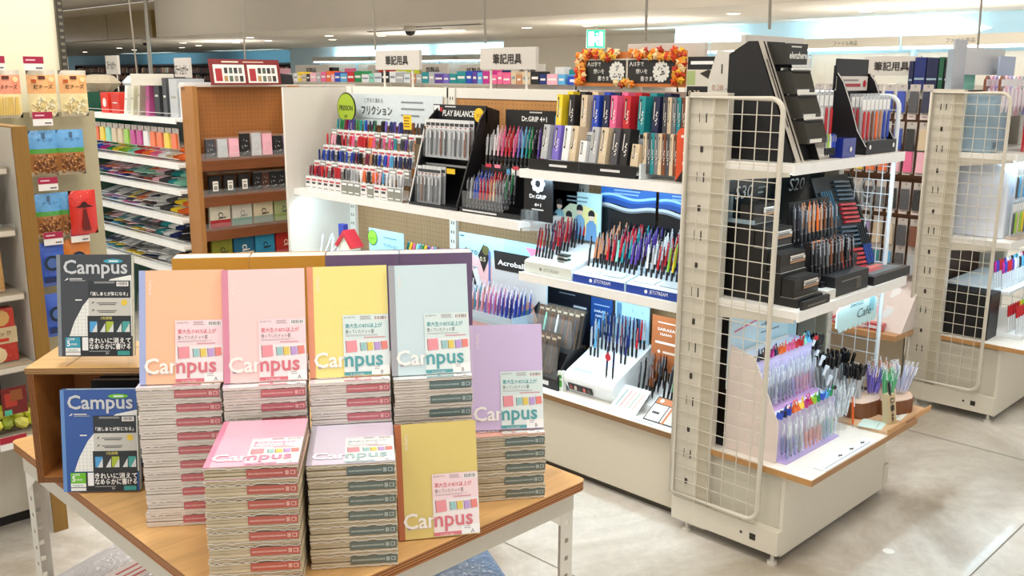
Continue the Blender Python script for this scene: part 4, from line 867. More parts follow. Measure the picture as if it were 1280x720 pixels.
# autumn leaf chalk sign
t = thing('leaf_sign', 'black chalk style sign framed with red and orange autumn leaves above the boxed pens', 'sign', (3.28, 2.86, 1.69), H)
b = MB().box(0, .575, 0, .006, -.01, .135, '#c87434'); obj('board', b, 'satin', t)
b = MB().rect(.05, .272, .005, .1, '#1d1d1c', -.003).rect(.282, .52, .005, .1, '#1d1d1c', -.003).rect(.272, .282, -.0, .11, '#c0b8a8', -.0035).rect(.05, .52, .1, .106, '#cfc8ba', -.004)
for x0 in (.06, .292):
    b.text('人は字で', x0, .075, .022, '#f0f0ea', -.006, w=.075, res=1).text('想いを', x0+.035, .045, .022, '#f0f0ea', -.006, w=.06, res=1).text('書きます', x0+.06, .015, .022, '#f0f0ea', -.006, w=.085, res=1)
    b.disc(x0+.165, .052, .036, '#dcdcd4', -.006, 18)
    for k in range(14): a = k*2*PI/14; b.disc(x0+.165+.036*math.cos(a), .052+.036*math.sin(a), .008, '#dcdcd4', -.0062, 6)
    for k in range(14): b.disc(x0+.165+random.uniform(-.024, .024), .052+random.uniform(-.024, .024), .004, '#5a5a54', -.007, 5)
obj('chalk_lettering', b, 'print', t)
def leaf_mesh(r, c):
    b = MB(); pts = []
    for k in range(10): a = k*PI/5+.3; q = r*(1 if k % 2 == 0 else .62); pts.append((q*math.cos(a), q*math.sin(a)))
    b.v = [(0, -.012, 0)]+[(x, 0, z) for x, z in pts]; b.f = [(0, i+1, (i+1) % 10+1) for i in range(10)]; b.c = [lin(c)]*10; return b
lk = [Kind(lambda c=c: obj('leaf', leaf_mesh(.02, c), 'satin')) for c in ('#d8441c', '#f08a1c', '#f0b838', '#b8301c', '#e8a03c', '#f4d8a0')]
spots = [(random.uniform(0, .575), .118+random.uniform(-.012, .022)) for _ in range(52)]+[(random.uniform(-.0, .045), random.uniform(-.0, .12)) for _ in range(22)]+[(random.uniform(.525, .575), random.uniform(-.0, .12)) for _ in range(20)]+[(random.uniform(.2, .33), random.uniform(-.005, .01)) for _ in range(8)]
for k, (u, w) in enumerate(spots):
    o = lk[k % 6]((u, -.01-random.uniform(0, .006), w), 0, rot=(random.uniform(-.3, .3), random.uniform(0, 6), random.uniform(-.3, .3)))
    o.parent = t
    if 'label' in o: del o['label']
# small black demo board + number cards right of the leaf sign
t = thing('sample_sign', 'black and white pen header with a hand photo right of the leaf sign', 'sign', (3.27, 2.27, 1.635), H)
b = MB().box(0, .15, 0, .006, 0, .165, '#17181a'); obj('board', b, 'satin', t)
b = MB().rect(0, .15, .05, .115, '#d8d2c4', -.002).rect(.0, .04, .055, .11, '#a8b878', -.0025).poly([(.06, .1), (.1, .08), (.15, .05), (.15, .1), (.1, .115)], '#2a2220', -.003).text('HI-TEC SLIM', .02, .135, .018, '#f0f0ee', -.002, w=.1, shear=.2) if 0 else MB().rect(0, .15, .05, .115, '#d8d2c4', -.002).rect(.0, .04, .055, .11, '#a8b878', -.0025).poly([(.06, .1), (.1, .08), (.15, .05), (.15, .1), (.1, .115)], '#2a2220', -.003).rect(.015, .12, .135, .148, '#f0f0ee', -.002)
b.text('0.38', .01, .012, .032, '#e8d4b8', -.0025); obj('lettering', b, 'print', t)
t = thing('number_card', 'off white card with numeral and tip size left of the tall black display', 'sign', (3.2, 2.125, 1.66), H)
b = MB().prism([(0, 0), (.115, 0), (.115, .155), (.035, .16), (0, .05)], 0, .004, '#d8d4ca', 'y'); obj('board', b, 'satin', t)
obj('lettering', MB().text('1', .058, .075, .05, '#2c2a2c', -.002).text('0.28', .02, .012, .03, '#c89a84', -.002, w=.05).rect(.08, .11, .015, .019, '#a8a4a0', -.002), 'print', t)

# ---- middle level: slanted trays of ballpoints with headers
def tray(name, label, u, y0, z0, w, d, h0, h1, c, front, text=None):
    t = thing(name, label, 'display', (2.975, y0, z0), H)
    b = MB().prism([(0, 0), (d, 0), (d, h1), (.012, h0), (0, h0-.006)], 0, w, c, 'x'); obj('tray_body', b, 'satin', t, bevel=.0015)
    b = MB().rect(.0, w, .0, h0-.008, front, -.0012)
    if text: b.text(text, w*.42, h0*.3, .02, '#f2f6fa' if front != '#d6dcd4' else '#8a928a', -.0018, w=w*.32, res=1).disc(w*.36, h0*.42, .008, '#f2f6fa' if front != '#d6dcd4' else '#8a928a', -.0018, 8)
    obj('front_print', b, 'print', t)
    return t
tr = tray('pen_tray', 'white slanted pen tray with black and red ballpoints left of the blue trays', 0, 2.885, .877, .275, .30, .055, .115, '#eef1f2', '#d6dcd4', 'JETSTREAM')
t1 = tray('pen_tray', 'pale slanted pen tray with a blue front edge, middle of the three', 0, 2.60, .877, .275, .30, .04, .10, '#d3e6f2', '#1c3f9c', 'JETSTREAM')
t2 = tray('pen_tray', 'pale slanted pen tray with a blue front edge next to the wire frame', 0, 2.315, .877, .275, .30, .04, .10, '#d3e6f2', '#1c3f9c', 'JETSTREAM')
for tt in (t1, t2):
    b = MB(); b.m = Matrix.Translation((.02, .02, .0435)) @ Matrix.Rotation(math.atan2(.06, .29), 4, 'X')
    b.box(.0, .1, 0, .06, 0, .002, '#e4ecf0').box(.125, .225, 0, .06, 0, .002, '#b9c2c8'); obj('test_pad', b, 'satin', tt)
def slot_rows(n, d0, d1, h0, h1): return tuple((d0+(d1-d0)*k/(n-1), h0+(h1-h0)*k/(n-1), ('front row', 'second row', 'third row', 'fourth row', 'fifth row', 'back row')[k if k < n-1 else 5]) for k in range(n))
penfield(KDark, (2.975, 2.885, .877), H, lin_u(.02, .115, 6), slot_rows(5, .05, .25, .052, .095), lambda i, j: ('wine red', 'red', 'wine red', 'black', 'navy', 'wine red', 'red')[(i+j*2) % 7], 'white slanted tray', 'pens in the white slanted tray', 'ballpoint pen', lean=.16, jit=.022)
penfield(KDark, (2.975, 2.60, .877), H, lin_u(.02, .262, 11), slot_rows(5, .075, .27, .045, .085), lambda i, j: ('black', 'copper', 'copper', 'black', 'wine red', 'red', 'red', 'teal', 'navy', 'purple', 'purple')[(i+(1 if j > 2 else 0)*1) % 11] if not (i < 7 and j == 0 and i > 3) else ('mint' if i == 6 else 'red'), 'middle blue-edged tray', 'pens in the middle blue-edged tray', 'ballpoint pen', lean=.16, jit=.022)
penfield(KClick, (2.975, 2.315, .877), H, lin_u(.015, .262, 11), slot_rows(5, .075, .27, .045, .085), lambda i, j: ('black', 'white', 'silver', 'red', 'wine red', 'lime green', 'yellow', 'dark blue', 'blue', 'grey', 'black')[(i+(j > 2)) % 11], 'wire frame side tray', 'pens in the blue-edged tray by the wire frame', 'ballpoint pen', lean=.16, jit=.022)
t = thing('refill_card_stack', 'small stack of clear refill cards lying on the white slanted tray', 'refills', W2(2.975, 2.885, .877, H, .165, .03, .063), H)
for i in range(4): obj('refill_card', MB().box(0, .055, 0, .03, i*.009, i*.009+.006, ('#e8ecee', '#2c4038', '#dfe4e6', '#3a4844')[i]).box(.005, .04, -.001, 0, i*.009+.001, i*.009+.004, '#1c2420'), 'satin', t)
# mascot free header with four drawn people
t = thing('people_sign', 'pale header card with four drawn dark haired people above the white tray', 'sign', (3.24, 2.975, 1.0), H)
b = MB().box(0, .30, 0, .006, 0, .215, '#bfe6ee'); obj('board', b, 'satin', t)
b = MB().poly([(.04, .0), (.26, .0), (.26, .15), (.12, .16), (.04, .1)], '#d9ead0', -.001).poly([(.15, 0), (.28, 0), (.28, .13), (.2, .16)], '#f0eaa4', -.0015).lines(.1, .24, .195, .018, 2, .007, '#7a98a4', -.0015)
for k, (x, z, c) in enumerate(((.055, .15, '#8fc6d8'), (.115, .10, '#e8b0a4'), (.18, .135, '#7fb4dc'), (.25, .115, '#6fa0d0'))):
    e = -.002-k*.0008
    b.poly([(x-.034, 0), (x+.034, 0), (x+.028, z-.04), (x+.01, z-.022), (x-.01, z-.022), (x-.028, z-.04)], c, e); b.disc(x, z-.006, .017, '#f4dcc8', e-.0002, 12).disc(x, z+.006, .0195, '#1c2228', e-.0003, 12).rect(x-.014, x+.014, z-.016, z-.002, '#f4dcc8', e-.0004)
obj('drawn_people', b, 'print', t)
def wave_sign(label, y, w, hl):
    t = thing('wave_sign', label, 'sign', (3.27, y, .985), H)
    b = MB().box(0, w, 0, .006, 0, hl, '#1b2024'); obj('board', b, 'gloss', t)
    b = MB(); n = 12
    def band(z0, z1, c, ph, e):
        up_ = [(w*i/n, hl*z1+.008*math.sin(i*.6+ph)) for i in range(n+1)]; dn = [(w*i/n, hl*z0+.008*math.sin(i*.6+ph)) for i in range(n+1)]
        b.poly(dn+up_[::-1], c, e)
    band(.74, .97, '#2a6ac0', 0, -.001); band(.68, .76, '#1c4a98', .4, -.0013); band(.80, .84, '#9fd0ec', .2, -.0016); band(.63, .675, '#c4ccd0', 1, -.002); band(.60, .63, '#6c767c', 1, -.0022)
    b.rect(0, w, hl*.955, hl, '#173c7c', -.0024); b.lines(w*.25, w*.75, hl*.93, .014, 2, .006, '#8fb8dc', -.003); obj('wave_print', b, 'print', t)
wave_sign('glossy black header with blue wave band above the middle blue-edged tray', 2.70, .30, .275); wave_sign('glossy black header with blue wave band beside the wire frame post', 2.385, .27, .275)

# ---- bottom level of the pen gondola
t = thing('dark_header', 'dark navy header board behind the hanging clear packs on the lowest level', 'sign', (3.27, 3.04, .5), H)
b = MB().box(0, .29, 0, .006, 0, .245, '#141826'); obj('board', b, 'satin', t); obj('lettering', MB().rect(.19, .27, .17, .18, '#c8ccd4', -.001).rect(.1, .2, .225, .23, '#8a90a0', -.001), 'print', t)
t = thing('blue_header', 'blue header card with pale writing beside the light blue pen picture', 'sign', (3.27, 2.745, .5), H)
b = MB().box(0, .125, 0, .006, 0, .24, '#1f4c94'); obj('board', b, 'satin', t)
obj('lettering', MB().lines(.02, .11, .21, .02, 1, .005, '#a8c0e0', -.001, jag=0).text('SARASA', .02, .172, .016, '#e8f0fa', -.001, w=.085, bold=True, res=1).text('NANO', .03, .15, .016, '#e8f0fa', -.001, w=.06, bold=True, res=1).disc(.045, .1, .014, '#9ab4dc', -.001, 12).disc(.08, .1, .014, '#9ab4dc', -.001, 12), 'print', t)
t = thing('pen_picture', 'light blue header picture of two large pens with small numerals', 'sign', (3.28, 2.61, .5), H)
b = MB().box(0, .19, 0, .006, 0, .24, '#b6dcf0'); obj('board', b, 'satin', t)
b = MB().rect(.0, .19, .0, .03, '#8cc4e4', -.001)
for x, z, c in ((.012, .16, '#5c8cb4'), (.055, .05, '#7aa8c8'), (.12, .05, '#3c5c8c')): b.poly([(x, z), (x+.022, z), (x+.024, z+.13 if z+.13 < .235 else .235), (x-.002, .235 if z > .1 else z+.13)], c, -.002)
b.text('1', .035, .205, .018, '#5a8cb8', -.002).text('2', .095, .205, .018, '#5a8cb8', -.002).text('3', .15, .205, .018, '#5a8cb8', -.002); obj('pen_print', b, 'print', t)
t = thing('copper_header', 'copper brown header card with white writing beside the wire frame', 'sign', (3.2, 2.345, .50), H)
b = MB().box(0, .15, 0, .006, 0, .24, '#b4683c'); obj('board', b, 'satin', t)
obj('lettering', MB().lines(.03, .12, .215, .02, 1, .005, '#f0d8c4', -.001, jag=0).text('SARASA', .03, .178, .016, '#fff4ec', -.001, w=.09, bold=True, res=1).text('NANO', .045, .157, .015, '#fff4ec', -.001, w=.06, bold=True, res=1).rect(.02, .135, .12, .13, '#f4e4d8', -.001).disc(.04, .085, .008, '#f4e4d8', -.001, 8).rect(.06, .13, .08, .09, '#e8cdb8', -.001), 'print', t)
t = thing('pen_box_display', 'white wedge display box with slim pens in three rows and a window slot', 'display', (3.0, 2.665, .362), H)
b = MB().prism([(.04, 0), (.3, 0), (.3, .21), (.26, .21), (.02, .10), (0, .075), (.0, .06)], 0, .275, '#eef2f4', 'x'); obj('box_body', b, 'satin', t, bevel=.002)
b = MB(); b.m = Matrix.Translation((0, -.001, 0)); b.add([(.02, .018, .018), (.16, .018, .018), (.16, .006, .05), (.02, .006, .05)], [(0, 1, 2, 3)], '#241c1c'); b.v = [(x, y-.001, z) for x, y, z in b.v]
for k in range(5): b.add([(.03+k*.025, .012, .022), (.045+k*.025, .012, .022), (.05+k*.025, .003, .044), (.035+k*.025, .003, .044)], [(0, 1, 2, 3)], ('#8c3c3c', '#d8c8c0', '#3a3030', '#c86a60', '#5a4a48')[k])
obj('window_slot', b, 'print', t)
b = MB(); m = Matrix.Translation((.0, .025, .1035)) @ Matrix.Rotation(math.atan2(.11, .24), 4, 'X')
b.m = m; b.box(.03, .13, .005, .02, 0, .0006, '#a8c4cc').box(.03, .11, .028, .034, 0, .0006, '#b8c4c8').box(.03, .12, .042, .046, 0, .0006, '#b8c4c8'); obj('top_print', b, 'print', t)
cs = ['red', 'silver', 'light blue', 'smoke', 'navy', 'dark blue', 'smoke', 'dark blue', 'wine red', 'navy', 'dark blue', 'black']
penfield(KDark, (3.0, 2.665, .362), H, lin_u(.02, .255, 12), ((.13, .14, 'front row'), (.18, .165, 'middle row'), (.235, .19, 'back row')), lambda i, j: None if (j == 0 and i not in (1, 2, 3, 9, 10)) else cs[(i+j) % 12], 'white wedge display box', 'slim pens in the white wedge box', 'slim pen', lean=.05, jit=.03)
KDark(W2(3.0, 2.665, .362, H, .215, .03, .105), H, 'dark red-tagged pen at the wedge box front, left of two', 'tagged tester pens', rot=(-.05, 0, H), color=CN['navy']); KDark(W2(3.0, 2.665, .362, H, .245, .035, .105), H, 'dark red-tagged pen at the wedge box front, right of two', 'tagged tester pens', rot=(-.05, 0, H), color=CN['navy'])
tag(obj('tester_tag', MB().disc(0, 0, .016, '#c8303c', 0, 12).box(-.004, .004, 0, .001, .01, .02, '#c8303c'), 'satin', loc=W2(3.0, 2.665, .362, H, .23, .02, .205), rot=(0, 0, H)), 'round red tag on the two tester pens of the wedge box', 'tag')
# sarasa like pens without tray, standing in a low clear holder
t = thing('pen_holder', 'low white holder of grey and copper pens under the copper header', 'display', (3.06, 2.335, .362), H)
obj('holder_body', MB().prism([(0, 0), (.16, 0), (.16, .09), (.0, .03)], 0, .26, '#f0f2f2', 'x'), 'satin', t)
penfield(KDark, (3.06, 2.335, .362), H, lin_u(.01, .085, 5), slot_rows(4, .03, .14, .05, .09), lambda i, j: ('smoke', 'black', 'grey', 'brown', 'brown')[(i+j) % 5], 'copper card holder, left group', 'grey and copper pens', 'gel pen', lean=.12, jit=.05)
penfield(KDark, (3.06, 2.335, .362), H, lin_u(.14, .235, 6), slot_rows(4, .03, .14, .05, .09), lambda i, j: ('black', 'smoke', 'green', 'smoke', 'black', 'brown')[(i+j) % 6], 'holder group by the post', 'dark pens by the post', 'gel pen', lean=.12, jit=.05)
# colour charts lying on the front of the worktop
t = thing('colour_chart', 'leaning white chart card with five drawn pens at the worktop front', 'card', (2.985, 2.395, .363), H, rot=(-.9, 0, H))
obj('card', MB().box(0, .14, 0, .003, 0, .13, '#e6eceb'), 'satin', t)
b = MB()
for i, c in enumerate(('#2c8c8c', '#c8482c', '#e07848', '#5c8c4c', '#b87844')): b.poly([(.02+i*.022, .02), (.024+i*.022, .02), (.036+i*.022, .11), (.032+i*.022, .11)], c, -.001)
obj('chart_print', b, 'print', t)
t = thing('sample_card', 'dark framed sample card with copper band and white fields at the worktop front', 'card', (2.98, 2.215, .363), H, rot=(-1.0, 0, H))
obj('card', MB().box(0, .15, 0, .003, 0, .13, '#2e2a28'), 'satin', t)
obj('chart_print', MB().rect(.006, .075, .006, .09, '#e8e6e0', -.001).rect(.08, .145, .006, .09, '#d8d4cc', -.001).rect(.006, .145, .094, .124, '#c8743c', -.001).disc(.03, .11, .01, '#e8e0d4', -.0015, 10).rect(.02, .055, .04, .052, '#3a3a3c', -.002).rect(.09, .1, .0, .1, '#c8743c', -.0015), 'print', t)
# clear packs left of the wedge box
def hang_pack():
    t = thing('pen_pack', 'x', 'pen')
    obj('card', MB().box(-.016, .016, .004, .005, -.17, 0, '#5c4430').rect(-.012, .012, -.022, -.012, '#b8a890', .0035), 'satin', t)
    obj('pen_body', MB().lathe([(.002, -.16), (.005, -.15), (.005, -.05), (.003, -.03)], None, 6, (0, 0, 0)), 'gloss', t)
    obj('sleeve', MB().box(-.017, .017, -.007, .006, -.172, .004, '#9aa0a2'), 'clear', t); return t
KH = Kind(hang_pack)
for r, (v, z, cc) in enumerate(((.03, .60, ('black', 'smoke', 'black', 'grey', 'black', 'smoke')), (.12, .70, ('brown', 'mint', 'brown', 'white', 'brown', 'brown', 'smoke')))):
    for i, c in enumerate(cc): 
        for k in range(2): KH(W2(3.0, 2.96, 0, H, .03+i*.036+r*.02, v+k*.03, z), H, '%s pen in a clear sleeve, %s in the %s clear rack, %s' % (c, ORD[i], ('lower', 'upper')[r], ('front', 'rear')[k]), 'sleeved pens in the clear racks', rot=(-.25, 0, H), color=CN[c])
t = thing('sleeve_rack', 'black and copper rack base under the sleeved pens left of the wedge box', 'display', (2.99, 2.945, .362), H)
b = MB().box(0, .25, 0, .2, 0, .05, '#1d1d20').box(0, .25, .08, .2, .05, .15, '#26262a').prism([(0, 0), (.1, 0), (.2, .33), (.19, .33), (.0, .06)], .25, .256, '#1a1a1c', 'x'); obj('rack_body', b, 'satin', t)
obj('front_print', MB().rect(.01, .09, .01, .04, '#b8683c', -.001).rect(.15, .2, .015, .035, '#d8d8d8', -.001), 'print', t)
obj('clear_front', MB().box(0, .25, .0, .002, .05, .2, '#e0e8ea').box(0, .25, .09, .092, .15, .3, '#e0e8ea'), 'clear', t)
t = thing('glue_stick_box', 'small white and green carton standing right of the sleeved pens', 'box', (3.0, 2.70, .362), H); obj('carton', MB().box(0, .03, 0, .025, 0, .09, '#e8efe8', front='#e4ece4').rect(.004, .026, .02, .05, '#58a848', -.001).rect(.006, .024, .06, .075, '#3c8c3c', -.001), 'satin', t)
KW = Kind(lambda: tag(obj('price_sheet', MB().box(0, .27, 0, .03, 0, .0012, '#f6f4f0').box(.02, .14, .008, .014, .0012, .0014, '#9aa0a4'), 'satin'), 'x', 'sheet'))
for i in range(3): KW((2.94, 2.86-.29*i, .3635), H, 'white price strip sheet on the front edge of the worktop, %s toward the wire frame' % ORD[i], 'price sheets on the worktop edge')

# ---- middle bay lower level: large ballpoint poster, tray of pastel pens
t = thing('pen_poster', 'tall pale blue and grey ballpoint poster card behind the pastel pen tray', 'sign', (3.14, 3.50, .365), H)
b = MB().box(0, .32, 0, .006, 0, .60, '#a8d2e8'); obj('left_board', b, 'satin', t)
b = MB().box(.32, .60, 0, .006, 0, .60, '#9cc8e0'); obj('right_board', b, 'satin', t)
b = MB().poly([(.1, 0), (.6, 0), (.6, .5), (.22, .5), (.16, .44)], '#c4c2c2', -.001).poly([(0, .2), (.1, .0), (.2, .0), (.24, .45), (.1, .5)], '#e6b8bc', -.0013).poly([(.08, .40), (.12, .44), (.22, .2), (.2, .06), (.17, .06), (.17, .2)], '#1e1c1e', -.002).poly([(.1, .42), (.13, .44), (.19, .3), (.19, .22)], '#d8d8d8', -.0025)
b.poly([(.14, .50), (.18, .56), (.22, .50), (.18, .42)], '#1a1a1a', -.003).disc(.195, .53, .024, '#5c5a30', -.0035, 12).rect(.215, .228, .36, .53, '#5a6aa8', -.004).text('0.5', .155, .475, .03, '#e8e0c0', -.0045, w=.04)
b.poly([(.26, .45), (.50, .45), (.52, .49), (.49, .54), (.25, .54)], '#1c1a1c', -.003).text('Acroball 3', .28, .475, .034, '#f6f4f0', -.0036, w=.22, bold=True).text('Acro', .035, .50, .045, '#26445c', -.002, w=.1).rect(.01, .04, .58, .588, '#3c5c74', -.002)
b.poly([(.46, .58), (.58, .58), (.55, .5)], '#e888a8', -.0025).poly([(.42, .28), (.5, .33), (.56, .26), (.6, .22), (.6, .12), (.5, .1), (.44, .14), (.5, .2)], '#dca890', -.003).poly([(.40, .22), (.5, .27), (.52, .3), (.42, .26)], '#5a8890', -.0035).poly([(.37, .30), (.42, .36), (.44, .33), (.41, .29)], '#dca890', -.003).lines(.04, .14, .44, .03, 2, .006, '#7ca0b4', -.002)
b.poly([(.5, .0), (.6, 0), (.6, .1), (.53, .1)], '#d4dcae', -.003).poly([(.52, .30), (.555, .34), (.59, .28), (.55, .24)], '#1a1a1a', -.0045); obj('poster_print', b, 'print', t)
t = thing('pastel_pen_tray', 'clear blue tray of pastel clear pens on a printed box below the poster', 'display', (2.99, 3.43, .362), H)
obj('printed_box', MB().box(0, .45, .01, .13, 0, .225, '#e8c8c8').rect(0, .45, .16, .22, '#e0b4bc', .009).rect(.05, .16, .03, .12, '#bcd4d8', .009).rect(.2, .42, .03, .15, '#d8b0a4', .009), 'satin', t)
obj('tray_body', MB().box(-.01, .46, 0, .14, .225, .24, '#c4e0f0').box(-.01, .46, -.004, 0, .225, .275, '#d4eaf4').box(.456, .46, 0, .14, .225, .28, '#cfe6f2'), 'frost', t)
pc = ['clear', 'clear', 'smoke', 'clear', 'teal', 'light blue', 'copper', 'pale pink', 'pale pink', 'violet', 'pink', 'lavender', 'purple', 'blue', 'blue', 'dark blue', 'blue']
penfield(KTint, (2.99, 3.43, .362), H, lin_u(.0, .445, 17), slot_rows(4, .02, .12, .235, .25), lambda i, j: pc[i], 'tray under the poster', 'pastel pens in the clear blue tray', 'gel pen', lean=.08, jit=.025)
# low header with green disc, bright highlighters and red sample house behind the notebooks
t = thing('pale_pen_sign', 'small pale blue header with a green disc on the level below the stepped display', 'sign', (3.12, 4.22, .73), H)
obj('board', MB().box(0, .30, 0, .005, 0, .175, '#a9daf2'), 'satin', t)
obj('lettering', MB().text('フリクション', .13, .085, .026, '#2c5a70', -.002, w=.12, res=1).lines(.13, .25, .14, .03, 1, .006, '#6c9cb0', -.002).disc(.035, .125, .042, '#3c6c20', -.003, 20).disc(.035, .125, .038, '#8cd43c', -.0035, 20).text('frixion', .008, .115, .018, '#2c5a18', -.004, w=.054, res=1), 'print', t)
for i in range(16):
    c = ['green', 'teal', 'yellow', 'orange', 'pink', 'light blue', 'mint', 'green', 'yellow', 'red', 'purple', 'light blue', 'pink', 'black', 'blue', 'violet'][i]
    KCap(W2(3.08, 3.96, .715, H, .02*i, .05+.01*(i % 2), 0), H, '%s highlighter, %s in the row behind the lavender pads' % (c, ORD[i]), 'bright highlighters behind the pads', rot=(-.25, .1*(i % 3-1), H), color=CN[c])
t = thing('pale_blue_card', 'plain pale blue header card left of the ballpoint poster', 'sign', (3.12, 3.72, .62), H); obj('board', MB().prism([(0, 0), (.2, 0), (.2, .19), (.02, .235), (0, .22)], 0, .005, '#a4cfe8', 'y').rect(.03, .1, .2, .206, '#5c90ac', -.001), 'satin', t)
t = thing('roof_display', 'small display with a red pitched roof in the blue lit corner by the end board', 'display', (3.08, 4.48, .70), H)
obj('house_body', MB().prism([(.02, 0), (.15, 0), (.15, .09), (.085, .15), (.02, .09)], 0, .06, '#e4e6d8', 'y'), 'satin', t)
obj('roof', MB().prism([(0, .085), (.02, .075), (.085, .145), (.15, .075), (.17, .085), (.085, .175)], -.01, .07, '#c42c38', 'y'), 'satin', t)
obj('sign_block', MB().box(.0, .05, .02, .05, .12, .2, '#2c3c94'), 'satin', t)
for i in range(7):
    KCap(W2(3.03, 4.6, .705, H, .035*i, .02, 0), H, 'clear wrapped small item, %s along the corner below the stepped display' % ORD[i], 'clear items in the corner', rot=(-.5, .5*(i % 3-1), H), color=CN['clear'])
# pen category signs standing on poles over the gondola
def cat_sign(loc, w, rz, label, text='筆記用具', h=.105, zt=None, poles=(.07, None), g='grey category signs above the shelves', pl=.16):
    t = thing('category_sign', label, 'sign', loc, rz, g)
    obj('panel', MB().box(0, w, 0, .02, 0, h, '#cdc8c0'), 'paint', t, bevel=.001)
    if text: obj('lettering', MB().text(text, w/2, h*.3, h*.5, '#2c2826', -.0025, bold=True, align='c', w=h*1.9), 'print', t)
    for px in (w*.18, w*.82): obj('pole', MB().tube([(px, .01, -pl), (px, .01, 0)], .006, '#d8d4ca', 8).box(px-.012, px+.012, 0, .02, -pl, -pl+.02, '#6a655c'), 'paint', t)
cat_sign((3.36, 4.44, 1.752), .385, H, 'grey pen category sign on two poles above the stepped display')
cat_sign((3.36, 3.58, 1.752), .385, H, 'grey pen category sign on two poles above the black blister rack')
cat_sign((3.40, 2.68, 1.755), .40, H, 'grey pen category sign partly behind the autumn leaf sign')
cat_sign((5.36, 2.52, 1.735), .32, H, 'grey pen category sign above the second gondola behind the black chute display')
t = cat_sign((3.28, 2.02, 1.68), .45, 0, 'blank grey sign panel behind the tall black pen display', text=None, h=.2, pl=.03)
# ================================================================ nearest end unit, top shelf
t = thing('stair_display', 'tall black slanted counter display with grey edge strips and stepped trays on the top shelf', 'display', (2.985, 0, 0))
prof = [(1.90, DT), (1.90, 1.80), (1.825, 1.843), (1.79, 1.843), (1.625, DT)]
for x in (0, .18): b = MB().prism(prof, x, x+.006, '#0f0f11', 'x'); obj('side_panel', b, 'matte', t)
b = MB().box(.006, .18, 1.88, 1.9, DT, 1.80, '#121214').add([(.006, 1.79, 1.843), (.18, 1.79, 1.843), (.18, 1.66, DT), (.006, 1.66, DT)], [(0, 1, 2, 3)], '#1a1a1c').add([(.006, 1.9, 1.80), (.18, 1.9, 1.80), (.18, 1.825, 1.843), (.006, 1.825, 1.843)], [(0, 1, 2, 3)], '#101012').add([(.006, 1.825, 1.843), (.18, 1.825, 1.843), (.18, 1.79, 1.843), (.006, 1.79, 1.843)], [(0, 1, 2, 3)], '#101012'); obj('back_panel', b, 'matte', t)
b = MB()
for x0, x1 in ((-.002, .03), (.04, .052)): b.add([(x0, 1.787, 1.846), (x1, 1.787, 1.846), (x1, 1.612, DT+.0), (x0, 1.612, DT+.0)], [(0, 1, 2, 3)], '#bdb6aa')
b.add([(.012, 1.758, 1.782), (.018, 1.758, 1.782), (.018, 1.66, 1.556), (.012, 1.66, 1.556)], [(0, 1, 2, 3)], '#4a443e'); obj('edge_strip', b, 'satin', t)
b = MB().box(.05, .186, 1.70, 1.79, 1.765, 1.835, '#26261f', front='#23221e'); hd = obj('header', b, 'satin', t)
obj('lettering', MB().text('elenzhere', .06, 1.785, .033, '#eeeee8', 1.6985, w=.12, bold=True).rect(.07, .14, 1.822, 1.827, '#c8c8c0', 1.6985), 'print', hd)
for k in range(3):
    z = 1.665-.083*k; y = 1.665-.03*k
    b = MB().prism([(y, z), (y+.12, z), (y+.12, z+.075), (y+.02, z+.075), (y, z+.02)], .052, .188, '#2a2820', 'x').box(.06, .18, y+.015, y+.1, z+.075, z+.079, '#17171a')
    tr_ = obj('tray', b, 'satin', t)
    obj('tray_print', MB().rect(.08, .2, z+.003, z+.016, '#e8e6de', y-.0008).text('ENERGEL'[:0] or 'pen', .1, z+.004, .012, '#3a3a3c', y-.0016, res=1) if 0 else MB().rect(.065, .15, z+.003, z+.016, '#e8e6de', y-.0008), 'print', tr_)
    for q in range(4):
        obj('tester_pen', MB().tube([(.06, y+.02+.02*q, z+.084), (.185, y+.02+.02*q, z+.084)], .005, ('#e4e2dc', '#1c1c1e', '#d8d6d0', '#1c1c1e')[q], 6), 'gloss', tr_)
for i in range(5):
    KDark((3.19+.016*i, 1.615, DT+.012), 0, '%s pen in the clear pocket at the foot of the stair display, %s across' % (('silver', 'lime green', 'white', 'blue', 'blue')[i], ORD[i]), 'pens at the foot of the stair display', rot=(-.1, .12, 0), color=CN[('silver', 'lime green', 'white', 'blue', 'blue')[i]]).scale = (1, 1, .55)
b = MB().box(0, .10, 0, .05, 0, .07, '#1c2f8c').disc(.06, .03, .009, '#f0f0ee', -.002, 10)
tag(obj('pen_pocket', b, 'gloss', loc=(3.29, 1.60, DT)), 'small deep blue pocket box with a white stud between the two black displays', 'box')
